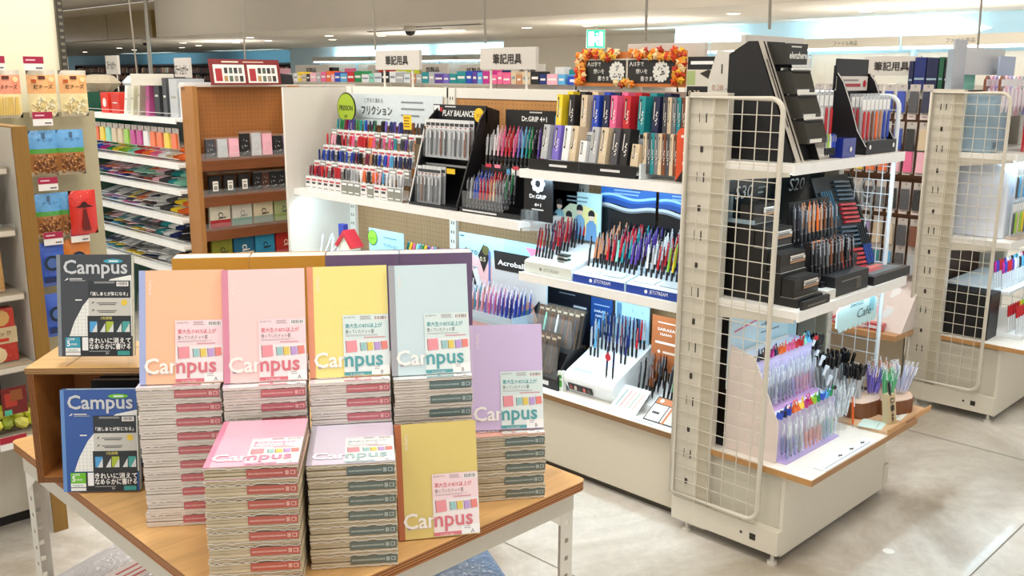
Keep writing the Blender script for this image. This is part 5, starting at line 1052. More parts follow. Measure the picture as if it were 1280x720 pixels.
# hanging white packs
t = thing('hook_rack', 'clear and white hook rack carrying hanging pen packs between the black displays', 'rack', (3.18, 1.74, DT))
b = MB().box(0, .27, .12, .125, 0, .30, '#c9ccd0'); obj('back_panel', b, 'satin', t)
for i in range(7): obj('hook', MB().tube([(.02+.037*i, .12, .235), (.02+.037*i, -.02, .235), (.02+.037*i, -.03, .245)], .002, '#e8e8ea', 5), 'metal', t)
obj('header_card', MB().box(-.04, .13, .11, .114, .25, .33, '#d9d2c4').rect(-.03, .09, .27, .285, '#6c8c3c', .109).rect(-.03, .09, .255, .262, '#c86a5c', .109).disc(.11, .30, .016, '#c83040', .108, 12).rect(-.03, .07, .305, .312, '#8a8480', .109), 'satin', t)
def strip_pack():
    t = thing('hanging_pack', 'x', 'pen')
    obj('sleeve', MB().box(-.0155, .0155, -.005, .002, -.175, 0, '#e6ecf0').box(-.004, .004, -.006, -.005, -.008, -.002, '#9aa0a4'), 'frost', t)
    obj('card', MB().box(-.013, .013, -.0058, -.0052, -.05, -.012, '#f2f2f0'), 'satin', t)
    obj('pen_body', MB().lathe([(.002, -.165), (.0055, -.155), (.0055, -.07), (.003, -.055)], None, 6, (0, -.009, 0)), 'gloss', t); return t
KSt = Kind(strip_pack)
pcx = ['silver', 'lime green', 'grey', 'yellow', 'white', 'red', 'red', 'grey']
for i, c in enumerate(pcx[:7]):
    for k in range(2): KSt((3.2+.037*i, 1.73+.045*k, DT+.232), 0, 'hanging pack with a %s pen, %s hook of the clear rack, %s' % (c, ORD[i], ('front', 'rear')[k]), 'packs on the clear hook rack', color=CN[c])
for i in range(8):
    KSt((3.36+.022*i, 1.88, 1.81), 0, 'blue striped hanging pack, %s in the row above the white packs' % ORD[i], 'blue striped packs', color=CN[('blue', 'light blue', 'white', 'blue', 'light blue', 'pink', 'wine red', 'white')[i]])
# black chute display
t = thing('chute_display', 'black display with two curved side fins and hanging coloured pen packs on the top shelf', 'display', (3.50, 1.61, DT))
fin = [(.0, 0), (.15, 0), (.15, .30), (.135, .302), (.11, .27), (.075, .19), (.04, .09), (.0, .03)]
for x in (0, .27): b = MB().prism(fin, x, x+.006, '#0d0e14', 'x'); obj('side_fin', b, 'satin', t)
for x in (-.0015, .2685):
    b = MB()
    for p, q in zip(fin[3:-1], fin[4:]): b.tube([(x, p[0], p[1]), (x, q[0], q[1])], .0018, '#e6e6e4', 4)
    b.disc(0, 0, 0, '#fff') if 0 else None
    obj('edge_line', b, 'satin', t)
b = MB().box(.006, .27, .15, .156, 0, .33, '#101118').box(.006, .27, .0, .004, 0, .05, '#101118'); obj('back_panel', b, 'satin', t)
b = MB().box(-.005, .262, .139, .145, .235, .355, '#121216').rect(-.005, .262, .235, .29, '#dcd4cc', .138).rect(.05, .2, .25, .262, '#a83038', .137).disc(.235, .262, .014, '#c02c3c', .137, 12).rect(.04, .18, .272, .278, '#8a8480', .137); obj('header', b, 'satin', t)
for x in (.03, .235): obj('white_stud', MB().disc(x, .028, .009, '#f4f4f2', -.002, 12), 'gloss', t)
for i, c in enumerate(('red', 'red', 'brown', 'orange', 'copper', 'blue', 'blue')):
    for k in range(2): KSt((3.53+.035*i, 1.65+.045*k, DT+.215+.01*k), 0, 'hanging pack with a %s pen, %s between the black fins, %s' % (c, ORD[i], ('front', 'rear')[k]), 'packs between the black fins', color=CN[c])
# ---- middle shelf
zt = DM
for i, (x, w, txt, sx) in enumerate(((3.02, .34, 'S30', .05), (3.375, .52, 'S20', .09))):
    t = thing('dark_header', 'dark teal header board with large pale lettering, %s on the middle shelf' % ('nearer the wire frame' if i == 0 else 'right one'), 'sign', (x, 1.90, zt+.0), 0, 'dark header boards on the middle shelf')
    obj('board', MB().box(0, w, 0, .006, 0, .41, '#16262a').box(-.005, .012, -.02, .006, 0, .36, '#9fb4bc' if i == 0 else '#16262a'), 'gloss', t)
    obj('lettering', MB().text(txt, sx, .335, .07, '#dfe8ea', -.002, w=.12, shear=.15).rect(sx+.16, sx+.2, .345, .352, '#9ab0b4', -.002).rect(sx+.16, sx+.22, .365, .37, '#9ab0b4', -.002).rect(.0, w, .403, .41, '#5c7c84', -.002), 'print', t)
def sample_box():
    t = thing('boxed_pen', 'x', 'box')
    obj('carton', MB().box(0, .17, 0, .055, 0, .065, '#1d1b1a').box(.0, .17, -.001, 0, .0, .02, '#3c3834'), 'satin', t)
    obj('lid_strip', MB().box(-.002, .172, -.004, .055, -.004, .0, '#b4b0a8').box(.02, .16, .01, .05, .065, .067, '#26221e'), 'satin', t)
    obj('pen_label', MB().rect(.06, .168, .026, .034, '#b88c68', -.003).rect(.06, .168, .036, .046, '#e4e0d8', -.003).rect(.06, .16, .048, .054, '#f0ece4', -.003).rect(.07, .15, .0385, .043, '#3a3634', -.0036), 'print', t)
    return t
KX = Kind(sample_box)
for s in range(4):
    KX((2.96, 1.575+.058*s, zt+.031+.08*s), 0, 'dark flat pen carton, %s from the bottom of the staircase stand' % ORD[s], 'pen cartons on the staircase stand')
t = thing('carton_stand', 'black staircase stand under the four pen cartons', 'stand', (2.955, 0, zt))
pr = [(1.55, 0)]
for s in range(4): pr += [(1.56+.058*s, .03+.08*s), (1.56+.058*(s+1), .03+.08*s)]
pr = [(1.555, 0), (1.555, .03), (1.625, .03), (1.625, .11), (1.683, .11), (1.683, .19), (1.741, .19), (1.741, .27), (1.88, .27), (1.88, 0)]
obj('stand_body', MB().prism(pr, 0, .18, '#131313', 'x').box(-.004, 0, 1.86, 1.88, 0, .31, '#8fa4ae').box(-.004, 0, 1.74, 1.88, .27, .285, '#8fa4ae'), 'satin', t)
t = thing('copper_pen_display', 'black two tier display of copper and dark pens with copper price blocks', 'display', (3.17, 1.60, zt))
b = MB().box(0, .30, .13, .135, 0, .33, '#141618').box(0, .30, .06, .13, .0, .17, '#17181a').box(0, .30, -.02, .06, 0, .055, '#1a1a1c').box(.0, .3, .055, .06, .15, .19, '#1b1b1d'); obj('rack_body', b, 'satin', t)
obj('price_block', MB().box(.04, .12, .04, .055, .165, .19, '#b8714c').box(.13, .2, .04, .055, .165, .185, '#5c3426').box(.21, .27, .04, .055, .165, .185, '#4a2c22').rect(.05, .1, .17, .18, '#f0dccc', .039), 'satin', t)
penfield(KClick, (3.17, 1.60, zt), 0, lin_u(.02, .28, 10), ((.08, .172, 'front row'), (.11, .182, 'back row')), lambda i, j: ('smoke', 'smoke', 'copper', 'copper', 'orange', 'copper', 'brown', 'black', 'brown', 'smoke')[i], 'upper tier of the copper pen display', 'pens on the upper copper tier', 'pen', lean=.08, jit=.04)
penfield(KClick, (3.17, 1.60, zt), 0, lin_u(.02, .28, 10), ((.0, .058, 'front row'), (.03, .062, 'back row')), lambda i, j: ('black', 'smoke', 'grey', 'brown', 'black', 'smoke', 'brown', 'black', 'smoke', 'black')[i], 'lower tier of the copper pen display', 'pens on the lower copper tier', 'pen', lean=.08, jit=.04)
t = thing('slanted_pen_board', 'dark slanted board holding blue and red pens crosswise on the right of the middle shelf', 'display', (3.47, 1.80, zt), 0, rot=(0, 0, 0))
m = Matrix.Translation((0, -.14, .02)) @ Matrix.Rotation(-.38, 4, 'X')
obj('board', MB().at(m).box(0, .33, 0, .012, 0, .40, '#20282c').box(.31, .33, -.004, 0, 0, .40, '#15191c'), 'satin', t)
obj('foot', MB().box(.0, .33, -.15, .02, 0, .012, '#17191b'), 'satin', t)
n_ = 0
for blk, (u0, z0, col, n, vert) in enumerate(((.15, .30, '#2c4a5c', 5, 0), (.15, .205, '#c42c34', 5, 0), (.10, .115, '#2c4a5c', 5, 0), (.10, .02, '#c42c34', 5, 0), (.03, .22, '#33586c', 5, 1), (.24, .10, '#1c2226', 5, 1), (.25, .02, '#28488c', 4, 1))):
    for k in range(n):
        b = MB().at(m)
        if vert: b.tube([(u0+.018*k, -.008, z0), (u0+.018*k, -.008, z0+.12 if blk == 4 else z0+.08)], .0055, col, 6)
        else: b.tube([(u0-.01*0, -.008, z0+.018*k), (u0+.13, -.008, z0+.018*k-.008)], .006, col, 6)
        o = obj('mounted_pen', b, 'gloss', t)
for k, (x, y, w, d, h, c, l) in enumerate(((3.20, 1.545, .27, .07, .075, '#17171a', 'long black carton lying along the front of the middle shelf'), (3.50, 1.535, .33, .16, .035, '#1c1c1c', 'flat black box with red and grey lid picture at the middle shelf right end'))):
    t = thing('presentation_box', l, 'box', (x, y, zt))
    obj('carton', MB().box(0, w, 0, d, 0, h, c), 'satin', t, bevel=.001)
    if k == 1: obj('lid_print', MB().box(.03, .29, .02, .13, h, h+.001, '#5c6468').box(.06, .2, .05, .1, h+.001, h+.0016, '#a83c40').box(.1, .26, .08, .11, h+.001, h+.0018, '#c86860'), 'print', t)
    else: obj('front_print', MB().rect(.05, .2, .05, .055, '#7a7874', -.001).rect(.17, .21, .01, .05, '#4a463c', -.001), 'print', t)
t = thing('red_box', 'small glossy red carton standing between the slanted board and the flat black box', 'box', (3.47, 1.66, zt)); obj('carton', MB().box(0, .085, 0, .06, 0, .095, '#c8281c').box(.085, .14, 0, .06, 0, .10, '#1c2426'), 'gloss', t)
t = thing('white_tray', 'white open tray on the shelf edge right of the carton stack', 'tray', (3.13, 1.54, zt)); obj('tray_body', MB().box(0, .07, 0, .05, 0, .035, '#d8d4cc'), 'satin', t)
t = thing('black_carton', 'low black carton with small print at the front left of the middle shelf', 'box', (2.935, 1.532, zt)); 
obj('carton', MB().box(0, .0, 0, 0, 0, 0, '#111').box(.0, .19, -.008, .005, 0, .03, '#161412').rect(.03, .16, .01, .016, '#6a665e', -.009), 'satin', t)
# ---- lowest level: clear stand with gel pens
zl = DW+.0025
t = thing('acrylic_pen_stand', 'two tier pale blue plastic stand of clear gel pens with coloured clips along its ledges', 'display', (2.945, 1.60, zl))
b = MB().box(0, .42, 0, .006, 0, .16, '#d8ccec').box(0, .42, .006, .10, .155, .16, '#e8ecf4').prism([(-.01, 0), (.2, 0), (.2, .40), (.1, .37), (.0, .17), (-.01, .15)], -.004, 0, '#e2d4cc', 'x').prism([(-.01, 0), (.2, 0), (.2, .36), (.12, .36), (.07, .17), (-.01, .15)], .42, .424, '#d4d0ec', 'x')
b.box(0, .42, .10, .106, .16, .355, '#cfc4ee').box(0, .42, .106, .2, .345, .35, '#dfe4f2').box(0, .42, .2, .206, 0, .36, '#e2dcd4'); obj('stand_body', b, 'satin', t)
obj('clear_pocket', MB().box(.01, .41, -.045, -.043, .004, .12, '#dfe8f4').box(.01, .41, .055, .057, .16, .29, '#dfe8f4'), 'clear', t)
obj('pink_strip', MB().box(.01, .41, .05, .1, .16, .168, '#e0a8dc').box(.01, .41, -.045, 0, .0, .006, '#c8b4e8'), 'satin', t)
KC2 = Kind(lambda: tag(obj('binder_clip', MB().prism([(-.012, 0), (.012, 0), (.004, .02), (-.004, .02)], -.012, .012, None, 'y').tube([(-.006, -.008, .018), (-.012, -.01, .04), (.0, -.01, .045), (.006, -.008, .018)], .0022, None, 4), 'gloss'), 'x', 'clip'))
for r, (y, z, cc) in enumerate(((1.60+.105, .352, ('navy', 'black', 'wine red', 'magenta', 'navy', 'orange', 'orange', 'pink', 'pink', 'red', 'red', 'mint', 'light blue')), (1.60+.0, .162, ('blue', 'navy', 'blue', 'orange', 'orange', 'yellow', 'magenta', 'red', 'lime green', 'green', 'blue', 'light blue', 'green')))):
    for i, c in enumerate(cc):
        KC2((2.965+i*.031, y+.0, zl+z-.0), 0, '%s cap clip, %s along the %s ledge of the pale plastic stand' % (c, ORD[i], ('upper', 'lower')[r]), 'coloured clips on the ledges', rot=(random.uniform(-.2, .2), random.uniform(-.2, .2), random.uniform(-.4, .4)), color=CN[c])
up2 = ['clear', 'smoke', 'smoke', 'clear', 'purple', 'dark blue', 'purple', 'dark blue', 'violet', 'magenta', 'magenta', 'pink', 'pink', 'magenta', 'wine red']
penfield(KClear, (2.945, 1.60, zl), 0, lin_u(.03, .39, 15), ((.065, .175, 'front row'), (.085, .185, 'back row')), lambda i, j: up2[i], 'upper pale stand tier', 'gel pens on the upper clear tier', 'gel pen', lean=.05, jit=.06)
lo2 = ['blue', 'dark blue', 'blue', 'navy', 'clear', 'orange', 'orange', 'red', 'orange', 'copper', 'teal', 'teal', 'mint', 'clear']
penfield(KClear, (2.945, 1.60, zl), 0, lin_u(.03, .39, 14), ((-.036, .012, 'front row'), (-.015, .02, 'back row')), lambda i, j: lo2[i], 'lower pale stand tier', 'gel pens on the lower clear tier', 'gel pen', lean=.05, jit=.07)
t = thing('swatch_header', 'pale blue header card with pink line and small print behind the clear gel pens', 'sign', (2.96, 1.82, zl+.22))
obj('board', MB().box(0, .50, 0, .005, 0, .33, '#cfe6ee'), 'satin', t)
obj('lettering', MB().poly([(.03, .21), (.20, .23), (.2, .238), (.03, .218)], '#d8849c', -.001).lines(.22, .40, .30, .03, 5, .007, '#8ca4b0', -.001).disc(.27, .21, .016, '#3a4450', -.0015, 14).disc(.27, .21, .008, '#dfe8ee', -.002, 8).lines(.03, .16, .3, .02, 2, .006, '#7a98a8', -.001).rect(.43, .49, .08, .21, '#b4d8e4', -.001), 'print', t)
for i in range(6):
    c = ['red', 'black', 'clear', 'clear', 'clear', 'black'][i]
    KCap((3.372, 1.70-.018*i, zl+.33-.036*i), 0, '%s tester pen, %s down the slanted side rail of the plastic stand' % (c, ORD[i]), 'tester pens on the side rail', rot=(.25, .2, .3), color=CN[c]).scale = (1.2, 1.2, .3)
# clear gel pens with black caps in bunches
def pen_bk(): return tag(obj('gel_pen', MB().lathe([(.003, 0), (.0048, .004), (.0048, .09), (.006, .091), (.006, .136), (.003, .142)], '#ddd', 7, cols=['#d8dce0', '#c2c6ca', '#1a1a1c', '#151517', '#1d1d20']).box(-.0012, .0012, -.0088, -.006, .1, .138, '#2a2a2e'), 'gloss'), 'x', 'pen')
KBk = Kind(pen_bk)
def bunch(K, cx, cy, z, n, r, phrase, group, noun, col, flare=.22):
    for i in range(n):
        a = i*2.39996; q = r*math.sqrt((i+.5)/n)
        K((cx+q*math.cos(a), cy+q*math.sin(a), z), 0, 'one of the %ss in the %s' % (noun, phrase), group, rot=(-math.sin(a)*flare*q/r, math.cos(a)*flare*q/r, random.uniform(-2, 2)), color=col)
for k, (x, y, z, h, ph) in enumerate(((3.52, 1.775, zl+.19, .19, 'rear tall bunch'), (3.50, 1.69, zl+.13, .13, 'left middle bunch'), (3.665, 1.72, zl+.11, .11, 'right middle bunch'), (3.615, 1.63, zl+.075, .07, 'front low bunch'))):
    t = thing('clear_cup', 'clear acrylic cup holding the %s of black capped gel pens' % ph, 'cup', (x, y, zl)); obj('cup', MB().lathe([(.036, 0), (.036, h+.06)], '#e6eef2', 12), 'clear', t); obj('cup_base', MB().lathe([(.035, 0), (.035, max(h-.002, .01))], '#d9dde2', 12), 'frost', t)
    bunch(KBk, x, y, z, 17, .03, ph, 'black capped gel pens, %s' % ph, 'black capped clear gel pen', CN['black'])
t = thing('clear_cup', 'clear acrylic cup of plain clear pens right of the pale plastic stand', 'cup', (3.44, 1.60, zl)); obj('cup', MB().lathe([(.03, 0), (.03, .13)], '#e6eef2', 12), 'clear', t)
bunch(KClear, 3.44, 1.60, zl+.05, 14, .026, 'clear cup beside the pale plastic stand', 'plain clear pens in the cup', 'plain clear pen', CN['clear'])
KTint((3.46, 1.55, zl+.01), 0, 'single orange clear pen standing apart in front of the clear cup', None, rot=(-.1, .03, 0), color=CN['orange'])
# wood slices with pastel pens
def wood_slice(loc, pts, h, label):
    t = thing('wood_slice', label, 'wood block', loc)
    obj('bark', MB().prism(pts, 0, h, '#7a4a2a', 'z'), 'woodz', t)
    obj('cut_face', MB().prism([(x*.965, y*.965) for x, y in pts], h, h+.0015, '#e9cdb8', 'z'), 'wood', t)
    return t
def blob(rx, ry, s, n=18): return [(rx*math.cos(a)*(1+.1*math.sin(3*a+s)), ry*math.sin(a)*(1+.12*math.cos(2*a+s))) for a in [i*2*PI/n for i in range(n)]]
t = wood_slice((3.60, 1.53, zl+.012), blob(.1, .06, 1), .065, 'left slice of bark edged wood under the front black capped pens')
t.location = (3.64, 1.60, zl+.012)
t = wood_slice((3.775, 1.55, zl+.012), blob(.11, .085, 2.2), .06, 'right bark edged wood slice holding pastel pens')
for i, (dx, dy, c, cn) in enumerate(((-.06, .045, 'lavender', 'lavender'), (-.045, -.015, 'mint', 'mint green'), (.03, .04, 'copper', 'peach pink'), (.045, -.03, 'lavender', 'white'))):
    bunch(KTint, 3.775+dx, 1.55+dy, zl+.074, 12, .02, 'bunch on the right wood slice', 'pastel %s pens' % cn, '%s pastel pen' % cn, {'lavender': '#8f7fe0', 'mint': '#6fd49c', 'copper': '#f0987c', 'clear': '#d8dcf0'}[c] if cn != 'white' else '#d8dcf4', .3)
t = thing('wood_tray', 'light wooden tray base under the wood slices at the worktop corner', 'tray', (3.50, 1.43, zl))
obj('tray_body', MB().box(0, .39, 0, .28, 0, .012, '#d9b088').box(0, .41, -.006, 0, 0, .022, '#c9955f'), 'wood', t)
obj('lettering', MB().rect(.16, .25, .006, .014, '#8a5a34', -.007), 'print', t)
t = thing('demo_sign', 'narrow upright sample pen sign with bold dark characters leaning at the tray front', 'sign', (3.585, 1.46, zl+.012), rot=(-.15, 0, -.25))
obj('board', MB().box(0, .045, 0, .03, 0, .12, '#c8b48c'), 'satin', t); obj('lettering', MB().text('ペ', .011, .085, .022, '#26201a', -.002, bold=True, res=1).text('ン', .011, .055, .022, '#26201a', -.002, bold=True, res=1).text('立', .011, .025, .022, '#26201a', -.002, bold=True, res=1) if 0 else MB().rect(.012, .033, .085, .105, '#3a3024', -.002).rect(.016, .029, .09, .1, '#c8b48c', -.0025).rect(.012, .033, .055, .075, '#3a3024', -.002).rect(.018, .027, .05, .08, '#3a3024', -.002).rect(.014, .031, .02, .024, '#3a3024', -.002).rect(.02, .025, .01, .045, '#3a3024', -.002).rect(.014, .031, .034, .038, '#3a3024', -.002), 'print', t)
KDark((3.605, 1.475, zl+.12), 0, 'black tester pen standing in the narrow leaning sign', None, rot=(-.15, 0, 0), color=CN['black']).scale = (1.2, 1.2, .45)
for i, (x, y, w, d, a, l) in enumerate(((3.00, 1.428, .42, .05, 0, 'long white price sheet with black print along the worktop front edge'), (3.50, 1.455, .10, .09, .2, 'pale mint card lying in the wooden tray left of the narrow sign'), (3.66, 1.445, .11, .07, .15, 'white card lying in the wooden tray right of the narrow sign'))):
    z = zl+.0005 if i == 0 else zl+.013
    t = thing('info_sheet', l, 'sheet', (x, y, z), a); obj('sheet', MB().box(0, w, 0, d, 0, .0012, ('#eceeec', '#d8ece2', '#f2efe6')[i]), 'satin', t)
    b = MB()
    if i == 0:
        for k in range(3): b.box(.16+.09*k, .19+.09*k, .03, .034, .0012, .0016, '#2c2c30').box(.17+.09*k, .18+.09*k, .026, .04, .0012, .0016, '#2c2c30')
        b.box(.02, .38, .012, .016, .0012, .0016, '#9aa0a8')
    else: b.box(.02, w-.02, .02, .024, .0012, .0016, '#a8c0b4')
    obj('sheet_print', b, 'print', t)
t = thing('cafe_sign', 'scalloped pale blue hanging sign with dark lettering under the middle shelf', 'sign', (3.30, 1.575, .775))
pts = [(0, .09), (0, .03)]
for k in range(8):
    for a in (0, 45, 90, 135, 180): q = math.radians(a); pts.append((.02+.04*k+.02-.02*math.cos(q), .022-.016*math.sin(q)))
pts += [(.34, .03), (.34, .09), (.28, .13), (.06, .13)]
obj('board', MB().prism(pts, 0, .004, '#c8ecf0', 'y'), 'satin', t)
obj('lettering', MB().text('Sweets', .10, .092, .032, '#3c5058', -.002, w=.11, shear=.2).text('Cafe', .16, .042, .05, '#3c5058', -.002, w=.12, shear=.2).rect(.27, .31, .05, .11, '#8cd0e0', -.002), 'print', t)

# ================================================================ right end unit
t = thing('pouch_poster', 'grey blue upright poster board standing on the right end unit', 'sign', (5.03, 1.90, ET+.002))
obj('board', MB().box(0, .16, 0, .01, 0, .55, '#b9bcc2').box(-.004, 0, 0, .03, 0, .50, '#9aa6b0'), 'satin', t)
obj('printed_box', MB().box(.0, .2, -.22, -.04, .0, .28, '#8fa8b8').rect(.02, .09, .02, .05, '#5c7484', -.2208), 'satin', t)
t = thing('upper_poster', 'pale header board above the hanging pouches at the right frame edge', 'sign', (5.22, 1.93, 1.74)); obj('board', MB().box(0, .62, 0, .008, 0, .14, '#d4d4d4').box(.38, .62, -.06, -.05, -.4, .1, '#b4c0d8'), 'satin', t)
def pouch():
    t = thing('hanging_pouch', 'x', 'pouch')
    obj('bag', MB().prism([(-.03, -.2), (.03, -.2), (.032, -.02), (.006, 0), (-.006, 0), (-.032, -.02)], -.006, .006, None, 'y'), 'bag', t)
    obj('header_card', MB().box(-.031, .031, -.007, -.0065, -.05, -.018, '#ece6ea').disc(0, -.01, .004, '#8a8a8a', -.008, 6), 'satin', t)
    obj('contents', MB().lathe([(.004, -.18), (.011, -.15), (.011, -.08), (.004, -.06)], '#e0d4dc', 6, (0, -.012, 0)), 'gloss', t); return t
KPo = Kind(pouch)
pcs = ['brown', 'pale pink', 'lavender', 'white', 'pale pink', 'silver', 'violet', 'white', 'smoke', 'lavender', 'light blue']
for i in range(11):
    for k in range(2): KPo((5.12+.058*i, 1.76-.07*k, 1.735-.0*k), 0, '%s hanging pouch, %s across the top hooks of the right end unit, %s' % (pcs[i], ORD[i], ('rear', 'front')[k]), 'pouches on the top hooks at the right edge', color=CN[pcs[i]])
for i in range(8):
    c = ['red', 'red', 'wine red', 'pale pink', 'pink', 'mint', 'white', 'pale pink'][i]
    o = KPo((5.27+.06*i, 1.60, 1.575), 0, '%s packet, %s along the top shelf front of the right end unit' % (c, ORD[i]), 'packets standing on the top shelf at the right edge', color=CN[c]); o.scale = (1, 1, 1.06)
# middle shelf
t = thing('round_front_display', 'white curved display with drawn figures holding rows of sleeved pens', 'display', (5.10, 1.60, EM))
obj('body', MB().prism([(0, 0), (.3, 0), (.3, .40), (.1, .40), (0, .34)], 0, .40, '#dfe4ee', 'x'), 'satin', t, bevel=.01)
obj('print', MB().disc(.3, .33, .03, '#f0f0f4', -.002, 14).disc(.16, .31, .02, '#8cc8a0', -.002, 12).disc(.22, .24, .024, '#e0a8c8', -.002, 12).disc(.35, .36, .02, '#3c3c54', -.002, 12).disc(.08, .24, .016, '#a8c8e8', -.002, 10).rect(.1, .2, .2, .205, '#8aa0c0', -.002), 'print', t)
for r in range(2):
    for i in range(12):
        c = ['smoke', 'light blue', 'silver', 'light blue', 'grey', 'teal', 'clear', 'light blue', 'lavender', 'pink', 'light blue', 'white'][i] if r else ['smoke', 'lime green', 'beige', 'lime green', 'yellow', 'grey', 'mint', 'smoke', 'pale pink', 'lavender', 'white', 'light blue'][i]
        KSt((5.13+.034*i, 1.575, EM+.37-.18*(1-r)), 0, 'sleeved %s pen, %s on the %s of the curved display' % (c, ORD[i], ('lower row', 'upper row')[r]), 'sleeved pens on the curved display', color=CN[c])
for i in range(9):
    KC2((5.42+.05*i, 1.58+.02*(i % 3), EM+.03+.03*(i % 2)), 0, '%s small accessory, %s along the middle shelf right of the curved display' % (('light blue', 'red', 'pale pink', 'teal', 'violet', 'yellow', 'pink', 'light blue', 'red')[i], ORD[i]), 'small accessories on the middle shelf', color=CN[('light blue', 'red', 'pale pink', 'teal', 'violet', 'yellow', 'pink', 'light blue', 'red')[i]]).scale = (2, 2, 2.2)
t = thing('curved_tray', 'pale wooden edged tray on the front of the right middle shelf', 'tray', (5.12, 1.545, EM+.001)); obj('tray_body', MB().box(0, .5, -.01, .05, 0, .014, '#c4b0a0'), 'wood', t)
# low white tray shelf and worktop pens
t = thing('white_pen_rack', 'white two level pen rack on the worktop of the right end unit', 'rack', (5.18, 1.50, EW+.003))
obj('rack_body', MB().box(-.14, .0, .10, .4, 0, .24, '#17181a').box(0, .62, .06, .40, .225, .24, '#ecf2f4').box(0, .62, .36, .4, 0, .225, '#dfe4e8').box(0, .62, -.02, .30, 0, .02, '#f0f2f2'), 'satin', t)
obj('clear_front', MB().box(0, .62, .055, .06, .225, .30, '#e0eef2').box(0, .62, -.024, -.02, 0, .09, '#e0eef2'), 'clear', t)
for r, (y, z) in enumerate(((1.51, .025), (1.60, .245))):
    for i in range(16):
        c = (['red', 'red', 'red', 'red', 'red', 'yellow', 'lime green', 'lime green', 'yellow', 'smoke', 'smoke', 'teal', 'light blue', 'blue', 'grey', 'white'] if r == 0 else ['magenta', 'blue', 'red', 'red', 'purple', 'white', 'silver', 'black', 'light blue', 'teal', 'white', 'pale pink', 'wine red', 'silver', 'white', 'blue'])[i]
        for k in range(2): KCap((5.20+.036*i, y+.04*k, EW+z), 0, '%s capped pen, %s in the %s of the white rack, %s' % (c, ORD[i], ('lower level', 'upper level')[r], ('front', 'rear')[k]), 'capped pens in the white rack, %s' % ('lower', 'upper')[r], rot=(-.08, 0, 0), color=CN[c])

# ================================================================ front of the second gondola (faces -X) seen between the end units
def hang_row(z, y0, n, pitch, cols, kind, phrase, xx=4.99, sc=1, rowlab=True):
    for i in range(n):
        c = cols[i % len(cols)]; o = kind((xx, y0-pitch*i, z), H, '%s hanging pack, %s toward the right, %s of the second gondola' % (c, ORD[i], phrase), 'hanging packs, %s' % phrase, color=CN[c]); o.scale = (sc, 1, sc)
KPk = Kind(lambda: (lambda t: (obj('card', MB().box(-.026, .026, 0, .003, -.15, 0, '#bdb6b0').box(-.005, .005, -.001, 0, -.014, -.006, '#8a8884'), 'satin', t), obj('product', MB().prism([(-.022, -.142), (.022, -.142), (.019, -.035), (-.019, -.035)], -.014, 0, None, 'y'), 'gloss', t), obj('bubble', MB().box(-.024, .024, -.016, -.001, -.145, -.03, '#c8d0d4'), 'clear', t), t)[-1])(thing('hanging_pack', 'x', 'stationery')))
rows = ((1.69, 'top row', ['smoke', 'navy', 'blue', 'smoke', 'blue', 'blue']), (1.50, 'second row', ['silver', 'blue', 'black', 'beige']), (1.385, 'third row', ['teal', 'light blue', 'pale pink', 'pink', 'pale pink', 'orange', 'orange', 'yellow', 'lime green', 'beige', 'yellow'][::-1]), (1.19, 'scissor row', ['grey', 'black', 'brown', 'beige', 'silver', 'smoke', 'grey', 'black', 'smoke', 'black']), (1.0, 'fifth row', ['smoke', 'brown', 'navy', 'lavender', 'beige', 'beige']), (.85, 'sixth row', ['teal', 'light blue', 'smoke', 'silver']))
for z, ph, cols in rows:
    hang_row(z, 3.25, 20, .066, cols, KPk, ph, sc=1.0)
t = thing('price_rails', 'dark price rails with pale cards along the hanging packs of the second gondola', 'rail', (4.985, 3.3, 0), H)
for z in (1.235, 1.03, 1.52, .96+.0):
    obj('rail', MB().box(0, 1.34, .02, .03, z-.02, z+.035, '#5c3e28'), 'satin', t)
    for i in range(20):
        if z != .96: obj('price_card', MB().box(.02+.066*i, .062+.066*i, .008, .019, z-.008, z+.026, '#e9dcd8').rect(.028+.066*i, .054+.066*i, z+.004, z+.01, '#b09c98', .0075), 'satin', t)
KSc = Kind(lambda: (lambda t: (obj('loop', MB().tube([(.035*math.cos(a), 0, -.05+.05*math.sin(a)) for a in [i*PI/6 for i in range(12)]], .006, None, 6, closed=True).tube([(.03*math.cos(a), 0, -.18+.05*math.sin(a)) for a in [i*PI/6 for i in range(12)]], .006, None, 6, closed=True).tube([(-.03, 0, -.06), (-.02, 0, -.17)], .007, None, 6).tube([(.03, 0, -.06), (.02, 0, -.17)], .007, None, 6), 'gloss', t), t)[-1])(thing('cord_bundle', 'x', 'stationery')))
KSc((4.93, 2.37, 1.205), H, 'pale yellow looped bundle hanging in front of the dark packs behind the wire frame', None, color='#ece49a'); KSc((4.93, 2.24, 1.20), H, 'grey looped bundle hanging right of the pale yellow one', None, color='#8c98a0')
KSl = Kind(lambda: (lambda t: (obj('card', MB().box(0, .05, 0, .003, 0, .11, '#eadfe2').rect(.004, .046, .01, .03, '#d8c0c8', -.0006).rect(.01, .04, .06, .066, '#b0a4a8', -.0006), 'satin', t), obj('pack', MB().box(.005, .045, -.004, 0, .035, .1, None), 'gloss', t), t)[-1])(thing('leaning_card_pack', 'x', 'stationery')))
for r in range(3):
    for i in range(12):
        KSl((4.86+.08*r, 2.82-.066*i, .45+.095*r), H, 'pale tilted card pack, %s toward the right, %s of the slanted rack' % (ORD[i], ('front row', 'middle row', 'back row')[r]), 'pale tilted packs on the slanted rack', rot=(-.6, .2, H), color=CN[('white', 'pale pink', 'clear')[(i+r) % 3]])
